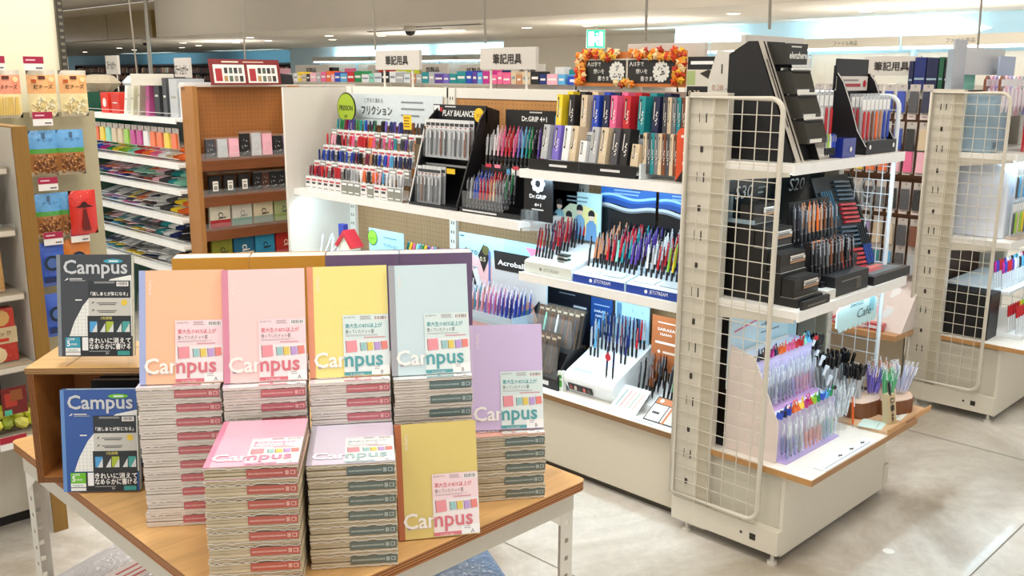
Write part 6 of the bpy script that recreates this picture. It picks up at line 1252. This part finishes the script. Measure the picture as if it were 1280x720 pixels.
for i in range(6): tag(obj('small_packet', MB().box(0, .08, 0, .05, 0, .035, ('#d8606c', '#f0c8cc', '#c8404c')[i % 3]).rect(.01, .07, .008, .025, '#f8e4e4', -.0006), 'bag', loc=(4.80, 2.62-.10*i, .423), rot=(0, 0, H)), '%s packet on the shelf edge below the slanted rack, %s toward the right' % (('red', 'pale pink', 'deep red')[i % 3], ORD[i]), 'packet', 'small packets below the slanted rack')
b = MB().box(0, 1.35, 0, .30, 0, .03, '#c09468'); tag(obj('wood_ledge', b, 'wood', loc=(4.76, 3.3, .39), rot=(0, 0, H)), 'wooden ledge below the pale slanted packs of the second gondola', 'shelf')
b = MB().prism([(0, 0), (.28, 0), (.28, .30), (.25, .30)], 0, 1.33, '#d8ccc8', 'x'); tag(obj('slanted_rack', b, 'satin', loc=(4.83, 3.28, .42), rot=(0, 0, H)), 'slanted pale rack carrying the tilted card packs', 'rack')
# binders standing on top of the second gondola
for i, (y, c, hh, w) in enumerate(((2.235, 'navy', .15, .025), (2.205, 'dark blue', .17, .06), (2.14, 'navy', .165, .06), (2.075, 'green', .17, .025), (2.045, 'black', .16, .025), (2.015, 'yellow', .17, .025), (1.985, 'mint', .165, .03))):
    t = thing('file_binder', '%s binder standing on the second gondola top, %s counted toward the right' % (c, ORD[i]), 'binder', (5.30, y, 1.662), H, 'binders on the second gondola top'); obj('cover', MB().box(0, w, 0, .2, 0, hh, CN[c] if c != 'green' else '#1c5c40'), 'satin', t, bevel=.001); obj('spine_label', MB().rect(.004, w-.004, hh*.3, hh*.36, '#9ab0c0' if c != 'yellow' else '#7a8a3c', -.001), 'print', t)
# boxes along the top of the second gondola, seen over the near pegboards
x0, i = 7.6, 0
colsT = ['white', 'yellow', 'beige', 'black', 'pale pink', 'silver', 'pink', 'orange', 'pale pink', 'blue', 'light blue', 'red', 'green', 'white', 'mint', 'clear', 'black', 'white', 'silver', 'clear', 'copper', 'silver', 'teal', 'silver', 'purple', 'violet', 'teal', 'teal', 'blue', 'purple', 'light blue', 'magenta', 'pink', 'pink', 'pink', 'beige', 'copper', 'beige', 'black', 'dark blue', 'pale pink', 'light blue']
y = 8.3
while y > 4.75:
    w = random.choice((.06, .075, .09, .11)); c = colsT[i % len(colsT)]
    t = thing('file_box', '%s file box, %s from the far end along the second gondola top' % (c, ORD[i] if i < 39 else 'last but few') if i < 39 else '%s file box near the near end of the second gondola top, %s there' % (c, ORD[i-39]), 'box', (5.28, y, 1.662), H, 'file boxes along the second gondola top'); hh = random.uniform(.07, .10)
    obj('carton', MB().box(0, w-.006, 0, .12, 0, hh, CN[c]), 'satin', t); obj('box_print', MB().rect(.01, w-.016, hh*.4, hh*.6, '#f0ece8' if c not in ('white', 'clear', 'mint', 'beige') else '#8c98a8', -.001), 'print', t); y -= w; i += 1
y = 4.7; i = 0
while y > 3.9:
    w = random.choice((.09, .12)); c = ['blue', 'light blue', 'dark blue', 'silver', 'green', 'teal', 'white'][i % 7]
    tag(obj('file_box', MB().box(0, w-.005, 0, .12, 0, .06, CN[c]).rect(.02, w-.02, .02, .04, '#e4eaf0', -.001), 'satin', loc=(5.28, y, 1.662), rot=(0, 0, H)), '%s low file box right of the second sign, %s counted toward the right' % (c, ORD[i]), 'box', 'file boxes along the second gondola top'); y -= w; i += 1
for i, (y, zz, w) in enumerate(((11.9, 1.73, .8), (10.2, 1.72, .55), (9.2, 1.73, .55), (8.45, 1.72, .5), (7.6, 1.72, .5), (13.2, 1.72, .6))):
    cat_sign((7.6, y, zz), w, H, 'pale paper goods sign further back, %s along the third gondola' % ORD[i], ('紙製品', 'キャラクター用品', '紙製品', '紙製品', '学習帳', 'ノート')[i], h=.13, g='paper goods signs further back')
for i in range(30):
    c = colsT[(i*5+3) % len(colsT)]
    tag(obj('upright_goods', MB().box(0, .13, 0, .1, 0, random.uniform(.08, .18), CN[c]).rect(.02, .11, .03, .05, '#f0f0f0', -.001), 'satin', loc=(7.66, 12.6-i*.2, 1.662), rot=(0, 0, H)), '%s upright carton on the third gondola, %s from the far end' % (c, ORD[i]), 'box', 'cartons on the third gondola')
tag(obj('red_flower_decor', MB().lathe([(.1, 0), (.26, .12), (.22, .24), (.08, .28)], '#d8382c', 9), 'fabric', loc=(7.7, 9.75, 1.68)), 'red fluffy decoration between the paper goods signs', 'decoration')
tag(obj('yellow_header', MB().box(0, .72, 0, .01, 0, .16, '#d8e838'), 'satin', loc=(7.56, 9.85, 1.662), rot=(0, 0, H)), 'bright yellow green header board seen under the leftmost pen sign', 'sign')
# ================================================================ brown pegboard end unit
BX, BY, BW = 2.68, 5.40, .72
t = thing('brown_display_shelf', 'brown wooden pegboard shelf unit with four levels of small wrapped goods', 'shelf', (BX, BY, 0))
for x0, x1 in ((0, .03), (BW-.03, BW)): obj('side_frame', MB().box(x0, x1, -.112, .03, 0, 1.655, '#a9743c'), 'woodz', t)
obj('back_panel', MB().box(.05, BW-.05, 0, .02, 0, 1.65, '#a0642c'), 'peg', t)
obj('top_rail', MB().box(-.01, BW+.5, -.02, .04, 1.65, 1.662, '#d8d0c4'), 'paint', t)
obj('base_panel', MB().box(.0, BW, -.30, -.28, .03, .45, '#8a5428'), 'woodz', t)
BL = (1.235, 1.02, .815, .60)
for z in BL:
    s = obj('shelf', MB().box(.03, BW-.03, -.11, 0, z-.012, z, '#6c3c1c'), 'wood', t)
    obj('front_board', MB().box(.03, BW-.03, -.11, -.10, z-.075, z-.012, '#7a4420'), 'wood', s)
    obj('clear_lip', MB().box(0.03, BW-.03, -.114, -.1115, z-.014, z+.03, '#e8ecec'), 'clear', s)
def wrapped(w=.075, h=.115):
    t = thing('wrapped_pouch', 'x', 'pouch')
    obj('body', MB().prism([(0, 0), (w, 0), (w-.003, h), (.003, h)], 0, .018, None, 'y'), 'fabric', t)
    b = MB()
    for k in range(14): b.disc(w*random.uniform(.15, .85), h*random.uniform(.1, .8), w*.03, '#e8e8e8', -.002, 5)
    obj('pattern', b, 'print', t); obj('sleeve', MB().box(0, w, -.004, .02, h-.002, h+.012, '#eef0ee'), 'clear', t); return t
KWr = Kind(wrapped)
for i, (c, h) in enumerate((('smoke', 1), ('silver', 1), ('pale pink', 1), ('black', 1.25), ('silver', 1.25), ('pale pink', 1.2), ('black', 1.05), ('lavender', 1.05))):
    KWr((BX+.075+.082*i*.93, BY-.085, BL[0]), 0, '%s patterned pouch, %s on the uppermost level of the brown unit' % (c, ORD[i]), 'pouches on the uppermost brown level', color=CN[c] if c != 'silver' else '#c8ccd0').scale = (.9, 1, h*.95)
def tagged():
    t = thing('tagged_case', 'x', 'case')
    obj('body', MB().box(0, .075, 0, .02, 0, .105, None), 'fabric', t); obj('label_tag', MB().rect(.02, .056, .015, .075, '#f0ede6', -.002).disc(.038, .035, .011, '#2c2a2a', -.003, 8).disc(.038, .035, .005, '#f0ede6', -.0035, 8).rect(.026, .05, .058, .062, '#4a4444', -.003), 'print', t)
    obj('clear_bag', MB().box(-.004, .079, -.004, .022, .118, .13, '#f4f2ee'), 'clear', t); return t
KTg = Kind(tagged)
for i in range(3): KTg((BX+.085+.098*i, BY-.085, BL[1]), 0, 'black fabric case with a white label, %s on the second level of the brown unit' % ORD[i], 'labelled black cases', color='#1d1a1a')
for i in range(5): KWr((BX+.38+.066*i*.86, BY-.085, BL[1]), 0, '%s small case, %s after the labelled black ones on the brown unit' % (('black', 'brown', 'black', 'black', 'smoke')[i], ORD[i]), 'small dark cases on the second brown level', color=CN[('black', 'brown', 'black', 'black', 'smoke')[i]] if i != 1 else '#4a2c20').scale = (.75, 1, .95)
def cloth(base, band, ink):
    t = thing('folded_cloth', 'x', 'cloth')
    obj('body', MB().box(0, .135, 0, .02, 0, .145, base).rect(0, .135, 0, .045, band, -.0008), 'fabric', t)
    b = MB(); b.disc(.07, .075, .016, ink, -.002, 10).disc(.07, .073, .011, base, -.0025, 10).poly([(.05, .05), (.1, .055), (.11, .062), (.06, .06)], ink, -.002); obj('drawing', b, 'print', t)
    obj('clear_bag', MB().box(-.003, .138, -.004, .024, .146, .158, '#eef0f0'), 'clear', t); return t
for r, row in enumerate(((('#cfc8b4', '#a8242c', '#3a3a3a', 'cream cloth with a red band'), ('#ccc8bc', '#7c9a90', '#8a8a8a', 'grey white cloth with a sage band'), ('#d2c6a8', '#8c9c90', '#3a3430', 'beige cloth with a grey green band'), ('#a3ac7c', '#8c9c5c', '#4a5c4c', 'sage green cloth')),
                         (('#7c7c24', '#74741c', '#2c2c1c', 'olive cloth with a small animal drawing'), ('#1c6080', '#cfc4a8', '#e8e8e0', 'deep blue cloth with a sand band'), ('#2c8cb4', '#2484ac', '#14202c', 'bright blue cloth with a small penguin drawing'), ('#b0281c', '#a8241c', '#e8c8b0', 'red cloth with pale drawings')))):
    for i, (ba, bd, ink, l) in enumerate(row):
        o = cloth(ba, bd, ink); place(o, (BX+.075+.148*i, BY-.085, BL[2+r] if r == 0 else BL[3]+.0), 0, 'folded %s on the brown unit' % l, 'folded cloths on the brown unit')
        if r == 0: o.location.z = BL[2]
BL2 = .42
s = obj('shelf', MB().box(.055, BW-.055, -.15, 0, BL2-.012, BL2, '#6c3c1c'), 'wood', t)
for i, (c, w) in enumerate((('silver', .6), ('beige', .6), ('silver', .9), ('beige', .45), ('beige', .4), ('lime green', 1.0), ('magenta', .45), ('magenta', .5), ('lime green', .9), ('teal', .6))):
    x = BX+.08+sum((.6, .6, .9, .45, .4, 1.0, .45, .5, .9)[:i])*.083
    KWr((x, BY-.085, BL2+.0), 0, '%s small folded pouch, %s on the lowest visible level of the brown unit' % (c, ORD[i]), 'small pouches on the lowest brown level', color={'lime green': '#8c9440', 'teal': '#2c6c8c', 'magenta': '#a8446c', 'silver': '#b4ac9c', 'beige': '#a89c84'}[c]).scale = (w*1.02, 1, .95)
t = thing('red_header_sign', 'dark red slanted sign with two white panels of small pictures on the brown unit', 'sign', (BX+.14, BY-.085, 1.664), rot=(-.15, 0, 0))
obj('board', MB().box(0, .47, 0, .01, 0, .15, '#7c1c1c'), 'satin', t)
b = MB().text('ギフト手帳', .05, .125, .018, '#f0dcc8', -.001, w=.12, res=1) if 0 else MB().rect(.08, .19, .13, .138, '#f0dcc8', -.001).rect(.22, .36, .131, .137, '#e0c0b0', -.001)
for x0 in (.02, .245):
    b.rect(x0, x0+.205, .01, .118, '#efeae4', -.001).rect(x0+.012, x0+.055, .02, .095, '#a82830', -.002)
    for k in range(4): b.rect(x0+.07+k*.032, x0+.092+k*.032, .066, .1, ('#3a3430', '#4c5c54', '#2c2c30', '#6c6460')[k], -.002).rect(x0+.066+k*.034, x0+.09+k*.034, .018, .052, ('#b08a5c', '#5c6c5c', '#8c8478', '#34302e')[k], -.002)
obj('sign_print', b, 'print', t)
t = thing('wrapped_hat', 'pale plastic wrapped rounded item on top of the shelf beside the red sign', 'goods', (2.68, 5.95, 1.655)); obj('body', MB().lathe([(.11, 0), (.115, .02), (.08, .055), (.03, .07)], '#c8d4d8', 10), 'bag', t, smooth=True)
obj('backing_card', MB().box(-.15, .12, -.2, -.19, 0, .07, '#d8d4c8'), 'satin', t)
t = thing('dark_bag', 'black fabric bag lying on top right of the brown unit', 'bag', (3.29, 5.42, 1.664)); obj('bag_body', MB().prism([(0, 0), (.16, 0), (.15, .06), (.03, .07), (0, .04)], 0, .1, '#26262a', 'y').box(0, .1, .12, .14, .04, .1, '#1c8c5c'), 'fabric', t, bevel=.006)

# ================================================================ left side shelves (front faces -X)
LX = 2.64
t = thing('side_shelving', 'white wire lipped side shelves with pencil cases left of the brown unit', 'shelf', (LX, 6.85, 0), H)
LL = 1.42
obj('back_panel', MB().box(0, LL, .40, .42, 0, 1.62, '#8f9896'), 'peg', t)
obj('end_panel', MB().box(-.02, 0, 0, .42, 0, 1.3, '#4a6c60'), 'satin', t)
LS = (1.465, 1.197, 1.04, .865, .70, .53)
for z in LS:
    s = obj('shelf', MB().box(0, LL, 0 if z < 1.4 else .04, .40, z-.02, z, '#e6e8e6'), 'paint', t)
    obj('wire_lip', MB().tube([(0, 0, z+.03), (LL, 0, z+.03)], .002, '#e8e8e8', 4).box(0, LL, -.006, 0, z-.03, z+.002, '#eef0ee'), 'gloss', s)
# tall stock on the uppermost side shelf
for i, (u, w, h, c, tilt, nm, l) in enumerate(((.16, .12, .135, '#d8301c', 0, 'card_box', 'bright red box with a white round mark on the highest side shelf'), (.33, .12, .13, '#c82c1c', 0, 'card_box', 'second red box right of the one with the white mark'), (.52, .035, .20, '#eceee8', .25, 'notebook', 'white slanted notebook beside the red boxes'), (.62, .035, .21, '#d8d4bc', .25, 'notebook', 'cream slanted notebook beside the white one'), (.72, .03, .25, '#d4ccb8', .22, 'notebook', 'tall beige slanted notebook on the highest side shelf'), (.84, .05, .22, '#e86cb4', .15, 'notebook', 'pink notebook with yellow corner on the highest side shelf'), (.98, .07, .24, '#3a3c40', 0, 'file_case', 'dark grey upright file case on the highest side shelf'), (1.10, .05, .235, '#4a4c50', 0, 'file_case', 'charcoal upright file case right of the dark grey one'), (1.19, .10, .23, '#b8bcc0', 0, 'file_case', 'light grey upright file case near the brown unit'), (1.32, .07, .21, '#d8dadc', 0, 'file_case', 'pale upright file case touching the brown unit'))):
    t2 = thing(nm, l, 'box' if 'box' in nm else ('notebook' if nm == 'notebook' else 'file'), W2(LX, 6.85, 1.466, H, u, .08, 0), rot=(0, tilt, H)); obj('cover', MB().box(0, w, 0, .18, 0, h, c), 'satin', t2)
    obj('print', (MB().disc(w*.5, h*.5, .03, '#f4e4e0', -.001, 12) if i == 0 else MB().rect(w*.2, w*.8, h*.5, h*.55, '#f0ece4' if i in (1, 6, 7) else '#a09c90', -.001)), 'print', t2)
t = thing('teal_panel', 'dark green upright panel at the far end of the side shelves', 'panel', (2.62, 6.93, 1.1), H); obj('panel_body', MB().box(0, .02, 0, .45, 0, .5, '#10503c'), 'satin', t)
for i in range(14):
    c = ['red', 'orange', 'yellow', 'mint', 'beige', 'beige', 'lime green', 'magenta', 'magenta', 'white', 'orange', 'orange', 'yellow', 'orange'][i]
    o = KPk(W2(LX, 6.85, 1.405, H, .10+.095*i, .03, 0), H, '%s hanging sticky note pack, %s along the hooks under the highest side shelf' % (c, ORD[i]), 'note packs under the highest side shelf', color=CN[c]); o.scale = (1.5, 1, .85)
def pcase():
    t = thing('pencil_case', 'x', 'case')
    b = MB(); n = 6
    vs = []; fs = []
    for i in range(n+1):
        x = .21*i/n; k = math.sin(PI*(.12+.76*i/n)); 
        for j in range(8): a = j*PI/4; vs.append((x, .035+.035*k*math.cos(a), .026+.026*k*math.sin(a)))
    for i in range(n): fs += [(i*8+j, i*8+(j+1) % 8, (i+1)*8+(j+1) % 8, (i+1)*8+j) for j in range(8)]
    fs += [tuple(range(8)), tuple(range(n*8+7, n*8-1, -1))]
    b.add(vs, fs, None); obj('case_body', b, 'fabric', t, smooth=True)
    obj('zip', MB().tube([(.02, .03, .05), (.1, .032, .054), (.19, .03, .05)], .003, '#e4e4e0', 5).box(.188, .2, .028, .033, .04, .054, '#c8c8c8'), 'gloss', t); return t
KPc = Kind(pcase)
def flatfile():
    t = thing('clear_file', 'x', 'file'); obj('sheet', MB().box(0, .22, 0, .30, 0, .004, None).box(.03, .14, .05, .12, .004, .005, '#eef2f4').box(.04, .18, .2, .21, .004, .0052, '#f2f4f6'), 'bag', t); return t
KFf = Kind(flatfile)
palS = [['blue', 'magenta', 'green', 'yellow', 'lime green', 'mint', 'red', 'orange', 'pink', 'white', 'beige', 'orange'], ['mint', 'green', 'pink', 'violet', 'blue', 'white', 'wine red', 'orange', 'pale pink', 'smoke', 'teal', 'mint'], ['white', 'silver', 'light blue', 'clear', 'magenta', 'lavender', 'clear', 'navy', 'white', 'smoke', 'yellow', 'orange'],
        ['black', 'navy', 'light blue', 'teal', 'grey', 'yellow', 'brown', 'pale pink', 'teal', 'white', 'dark blue', 'black'], ['white', 'light blue', 'teal', 'clear', 'yellow', 'yellow', 'dark blue', 'navy', 'white', 'silver', 'black', 'grey']]
for r, z in enumerate(LS[1:]):
    for i in range(12):
        c = palS[r][i]; u = .06+.11*i
        if r in (1, 2, 3, 4) and i < 7:
            for k in (1, 2): KFf(W2(LX, 6.85, z+.02+.022*k, H, u+.05*k, .03, .0), H, '%s clear file, %s from the far end, %s side shelf, layer %s' % (palS[r][(i+3*k) % 12], ORD[i], ORD[r+1], ('', 'two', 'three')[k]), 'flat files on the %s side shelf' % ORD[r+1], rot=(.2, random.uniform(-.1, .1), H+random.uniform(.1, .6)), color=CN[palS[r][(i+3*k) % 12]])
            KFf(W2(LX, 6.85, z+.02, H, u, .02, .0), H+random.uniform(.5, .9), '%s flat clear file, %s from the far end on the %s side shelf' % (c, ORD[i], ORD[r+1]), 'flat files on the %s side shelf' % ORD[r+1], rot=(-.12+random.uniform(-.1, .1)+.25, random.uniform(-.05, .05), H+random.uniform(.2, .5)), color=CN[c])
        else:
            for k in range(2): KPc(W2(LX, 6.85, z+.002+.045*k, H, u-.0, .04+.03*k, .0), H, '%s pencil case, %s along the %s side shelf, %s' % (c, ORD[i], ORD[r+1], ('lower', 'upper')[k]), 'pencil cases on the %s side shelf' % ORD[r+1], rot=(0, 0, H+PI/2-.5+random.uniform(-.3, .3)), color=CN[c])
# things on top of the side shelves and signs
for i, (y, z, w) in enumerate(((9.2, 1.72, .32), (8.15, 1.72, .36), (6.35, 1.68, .30))): cat_sign((3.38 if i < 2 else 3.1, y, z), w, H-.15, 'small stationery sign on poles above the side shelves, %s from the far end' % ORD[i], 'ステーショナリー', h=.15, g='stationery signs above the side shelves')
t = thing('wrapped_flowers', 'crinkled clear wrapped pale bouquet on top of the side shelves', 'goods', (2.85, 7.0, 1.58)); obj('wrap', MB().lathe([(.06, 0), (.12, .05), (.15, .08), (.1, .13), (.05, .14)], '#a89c84', 9), 'bag', t)
for i in range(10): tag(obj('book', MB().box(0, .035, 0, .14, 0, .12, ('#d8ccb0', '#c8b890', '#b8a888')[i % 3]), 'satin', loc=(2.95, 8.2-.05*i, 1.56), rot=(0, 0, H)), 'beige book standing beyond the wrapped bouquet, %s in the row' % ORD[i], 'book', 'beige books beyond the bouquet')
bay(3.0, 9.6, 1.8, 'plain pale shelf bay further behind the side shelves', None, ((1.2, .02),), led=False, htop=1.56)
t = thing('side_shelf_top', 'pale top board over the side shelves', 'shelf', (2.7, 6.9, 1.53), H); obj('board', MB().box(0, 1.2, .15, .45, 0, .02, '#c8c8c0').box(.62, 1.2, .1, .3, .11, .13, '#26282c').box(.66, 1.1, .08, .1, .0, .1, '#8a8c8e'), 'paint', t)

# ================================================================ snack packs and the near wooden edged unit
t = thing('snack_pegboard', 'cream pegboard panel with hooks behind the hanging snack packs', 'panel', (1.30, 4.66, 0)); obj('board', MB().box(0, .56, 0, .03, .1, 1.55, '#b3a98a'), 'paint', t); obj('base', MB().box(0, .56, -.35, 0, 0, .42, '#d8d2c0'), 'paint', t)
def snack(kind):
    w, h = .125, .205
    t = thing('snack_pack', 'x', 'snack')
    n, m = 8, 10; vs = []; fs = []; b = MB()
    for j in range(m+1):
        for i in range(n+1):
            u, v = i/n, j/m; q = (math.sin(PI*u)**.6)*(math.sin(PI*min(1, v*1.02))**.5 if v < .98 else 0); vs.append((w*u, -.018*q, h*v))
    for j in range(m):
        for i in range(n): fs.append((j*(n+1)+i, j*(n+1)+i+1, (j+1)*(n+1)+i+1, (j+1)*(n+1)+i))
    b.add(vs, fs, '#fff')
    for k in range(len(fs)):
        v = (k//n)/m
        if kind in ('stick', 'cube'): c = ('#d9cdb0' if v < .1 else '#ead9a4') if v < .45 else (None if v < .88 else '#c8c0ae')
        elif kind == 'nut': c = '#c8b898' if v < .08 else ('#a8713c' if v < .48 else ('#4c9c3c' if v < .6 else ('#5fa2d8' if v < .98 else '#8cc0e8')))
        else: c = None
        b.c[k] = (0, 0, 0, 0) if c is None else lin(c)
    obj('front_film', b, 'bag', t, smooth=True); obj('back_film', MB().box(0, w, .0, .002, 0, h, '#c4bca8'), 'bag', t)
    b = MB()
    if kind == 'stick':
        for k in range(13): x = .012+k*.008; b.tube([(x, -.012, .012), (x+random.uniform(-.006, .006), -.02, .09)], .0035, '#f0cf78', 5)
    elif kind == 'cube':
        for k in range(34): x, z = random.uniform(.012, .11), random.uniform(.012, .08); b.at(Matrix.Translation((x, -.017, z)) @ Matrix.Rotation(random.random()*3, 4, 'Y')).box(-.011, .011, -.004, .004, -.004, .004, random.choice(('#f2e2b0', '#e8d090', '#f6ecc8')))
    elif kind == 'nut':
        for k in range(120): x, z = random.uniform(.01, .115), random.uniform(.012, .094); b.at(Matrix.Translation((x, -.018, z)) @ Matrix.Rotation(random.random()*3, 4, 'Y')).box(-.0042, .0042, -.003, .003, -.0028, .0028, random.choice(('#b87840', '#8c5428', '#d8a468', '#6c3c1c')))
    b.m = None
    if b.v: tag(obj('contents', b, 'satin', t), None, None, None, 'stuff')
    b = MB(); d = -.0215
    if kind in ('stick', 'cube'): b.rect(.045, .075, .165, .18, '#5c2c20', d+.004).text('焼チーズ' if kind == 'cube' else 'とろチーズ', .02, .125, .02, '#4a2418', d, w=.085, bold=True, res=1).rect(.012, .035, .15, .165, '#b8541c', d+.002).disc(.1, .165, .012, '#f0d8a0', d+.001, 8)
    elif kind == 'nut': b.text('ナッツ', .03, .155, .018, '#2c4a6c', d, w=.07, res=1).rect(.055, .07, .17, .195, '#4a6c8c', d+.004)
    elif kind == 'red': b.disc(.062, .14, .015, '#3c0c0c', d, 10).poly([(.02, .128), (.105, .128), (.08, .14), (.045, .14)], '#3c0c0c', d-.0005).poly([(.045, .02), (.085, .02), (.07, .12), (.055, .12)], '#6c1410', d)
    else: b.disc(.062, .11, .036, '#12283c', d, 12).disc(.062, .11, .024, '#4a6cb0', d-.0005, 12).rect(.02, .105, .02, .045, '#1c2c5c', d).disc(.1, .033, .012, '#c82c3c', d-.0005, 8)
    obj('bag_print', b, 'print', t); return t
KK = {k: Kind(lambda k=k: snack(k)) for k in ('stick', 'cube', 'nut', 'red', 'plain')}
def sn(k, x, z, l, c='#eab07c', y=4.56, s=1): o = KK[k]((x, y, z), 0, l, 'hanging snack packs', color=c); o.scale = (s*.98, 1, s); return o
sn('stick', 1.385, 1.532, 'orange snack pack of long cheese sticks hanging at the left frame edge', '#f09878'); sn('cube', 1.535, 1.532, 'orange snack pack of pale cheese pieces in the middle of the top row', '#eeb070'); sn('cube', 1.672, 1.532, 'orange snack pack of pale cheese pieces right in the top row', '#eeb070')
sn('nut', 1.515, 1.268, 'blue and green nut pack left in the second snack row'); sn('nut', 1.635, 1.268, 'blue and green nut pack right in the second snack row')
sn('nut', 1.51, .985, 'blue and green nut pack left in the third snack row'); sn('nut', 1.62, .985, 'blue and green nut pack half behind the red pack'); sn('red', 1.655, .99, 'bright red snack pack with dark figure hanging in the third row', '#d8281c', y=4.53)
sn('plain', 1.50, .76, 'vivid blue snack pack hanging in the fourth row', '#2c5cc8'); sn('plain', 1.62, .765, 'orange snack pack beside the vivid blue one', '#d87c24'); sn('plain', 1.50, .52, 'vivid blue snack pack hanging in the lowest row', '#2c5cc8')
for i, (x, z, l) in enumerate(((1.52, 1.735, 'first, above the top snack row'), (1.36, 1.735, 'by the left frame edge'), (1.535, 1.495, 'below the top snack row'), (1.53, 1.205, 'below the second snack row'), (1.65, .955, 'below the red pack'), (1.53, .955, 'below the third row nuts'))):
    t = thing('price_card', 'crimson and white snack price card, %s' % l, 'tag', (x, 4.53, z), 0, 'snack price cards'); obj('card', MB().box(0, .085, 0, .002, 0, .06, '#f0ece8').rect(0, .085, .03, .06, '#a81c44', -.0006).rect(.01, .05, .042, .048, '#e8c0cc', -.001).rect(.05, .078, .008, .014, '#6a6468', -.001), 'print', t)
for i in range(12):
    pass
t = thing('wooden_edged_unit', 'snack shelf unit with a thick wooden edged side panel at the left frame edge', 'shelf', (1.17, 3.62, 0))
obj('side_panel', MB().box(-.016, .035, 0, .50, .0, 1.54, '#8f6a2c'), 'woodz', t); obj('inner_face', MB().box(-.018, -.0162, .01, .50, 0, 1.535, '#cfc8bc'), 'paint', t)
obj('back_panel', MB().box(-.9, -.02, .45, .47, 0, 1.5, '#3c3028'), 'matte', t)
obj('base_panel', MB().box(-.9, -.016, -.0+.17, .19, .05, .42, '#c8c2b2').box(-.9, -.016, .2, .45, 0, .05, '#1a1816'), 'paint', t)
for k, (z, y0) in enumerate(((1.395, .06), (1.175, .04), (.945, .02), (.69, -.02), (.44, -.06))):
    s = obj('shelf', MB().box(-.9, -.03, y0, .45, z-.025, z, '#9c8c70'), 'wood', t); obj('clear_rail', MB().box(-.9, -.03, y0-.006, y0-.002, z-.025, z+.022, '#d8d8d0'), 'clear', s)
    obj('price_strip', MB().box(-.9, -.03, y0-.004, y0, z-.022, z-.004, '#d8d0c0'), 'satin', s)
for i, (x, z, w, h, c, l) in enumerate(((-.16, 1.178, .10, .14, '#5c7c6c', 'green and dark snack bag on the second shelf of the wooden edged unit'), (-.20, .948, .125, .20, '#b88c50', 'brown snack bag with dark vertical writing on the third shelf'), (-.21, .693, .15, .20, '#b82c1c', 'red snack box with a picture of pale chips on the fourth shelf'))):
    t2 = thing('snack_bag', l, 'snack', (1.17+x, 3.62+.08-.02*i, z)); obj('bag', MB().prism([(0, 0), (w, 0), (w-.004, h), (.004, h)], 0, .05, c, 'y'), 'bag', t2, bevel=.004)
    b = MB()
    if i == 2: b.rect(.0, w, .07, .13, '#c8b48c', -.001).text('スティック', .02, .10, .02, '#4a3020', -.002, w=.11, res=1).rect(.03, .12, .078, .09, '#c03020', -.002).disc(.08, .03, .03, '#e0c89c', -.001, 10).disc(.04, .16, .026, '#b88c4c', -.001, 10).disc(.1, .165, .03, '#c89c5c', -.001, 10)
    elif i == 1:
        for k in range(6): b.rect(.09, .105, .03+.027*k, .045+.027*k, '#4a2c18', -.001).rect(.06, .07, .04+.027*k, .05+.027*k, '#6a4426', -.001)
    else: b.disc(.07, .06, .03, '#2c4438', -.001, 12).disc(.07, .06, .018, '#8cac9c', -.0015, 12)
    obj('bag_print', b, 'print', t2)
for i in range(16):
    c = ('#b8bc2c', '#c8c838', '#8c9c24', '#d8d454')[i % 4]
    b = MB().lathe([(.004, -.03), (.02, -.015), (.022, .015), (.004, .03)], c, 7)
    tag(obj('wrapped_candy', b, 'bag', loc=(.94+.042*(i % 5)+.01*random.random(), 3.60+.05*(i//5), .475+.012*(i//5)+.01*random.random()), rot=(random.uniform(.8, 2.2), random.uniform(0, 3), random.uniform(0, 3))), 'yellow green wrapped candy, %s in the bin of the lowest snack shelf' % ORD[i], 'candy', 'wrapped candies in the lowest bin')
t = thing('price_card', 'dark red picture card clipped over the yellow green candies', 'tag', (1.0, 3.545, .53)); obj('card', MB().box(0, .085, 0, .002, 0, .10, '#6c1818').rect(.01, .05, .03, .08, '#a83424', -.001).rect(.03, .07, .05, .09, '#8c4c24', -.0015).rect(.005, .03, .0, .02, '#4cb08c', -.002), 'print', t)
t = thing('price_card', 'crimson and white price label on the edge of the lowest snack shelf', 'tag', (.98, 3.55, .40)); obj('card', MB().box(0, .09, 0, .002, 0, .05, '#f0ece8').rect(0, .09, .025, .05, '#a81c34', -.001), 'print', t)

t = thing('floor_sticker', 'small round white sticker on the floor in front of the nearest end unit', 'sticker', (3.348, 1.10, .0005)); t.location = (3.30, 1.30, .001)
b = MB().lathe([(.022, 0), (.022, .001)], '#f2f2ee', 16); obj('disc', b, 'satin', t)
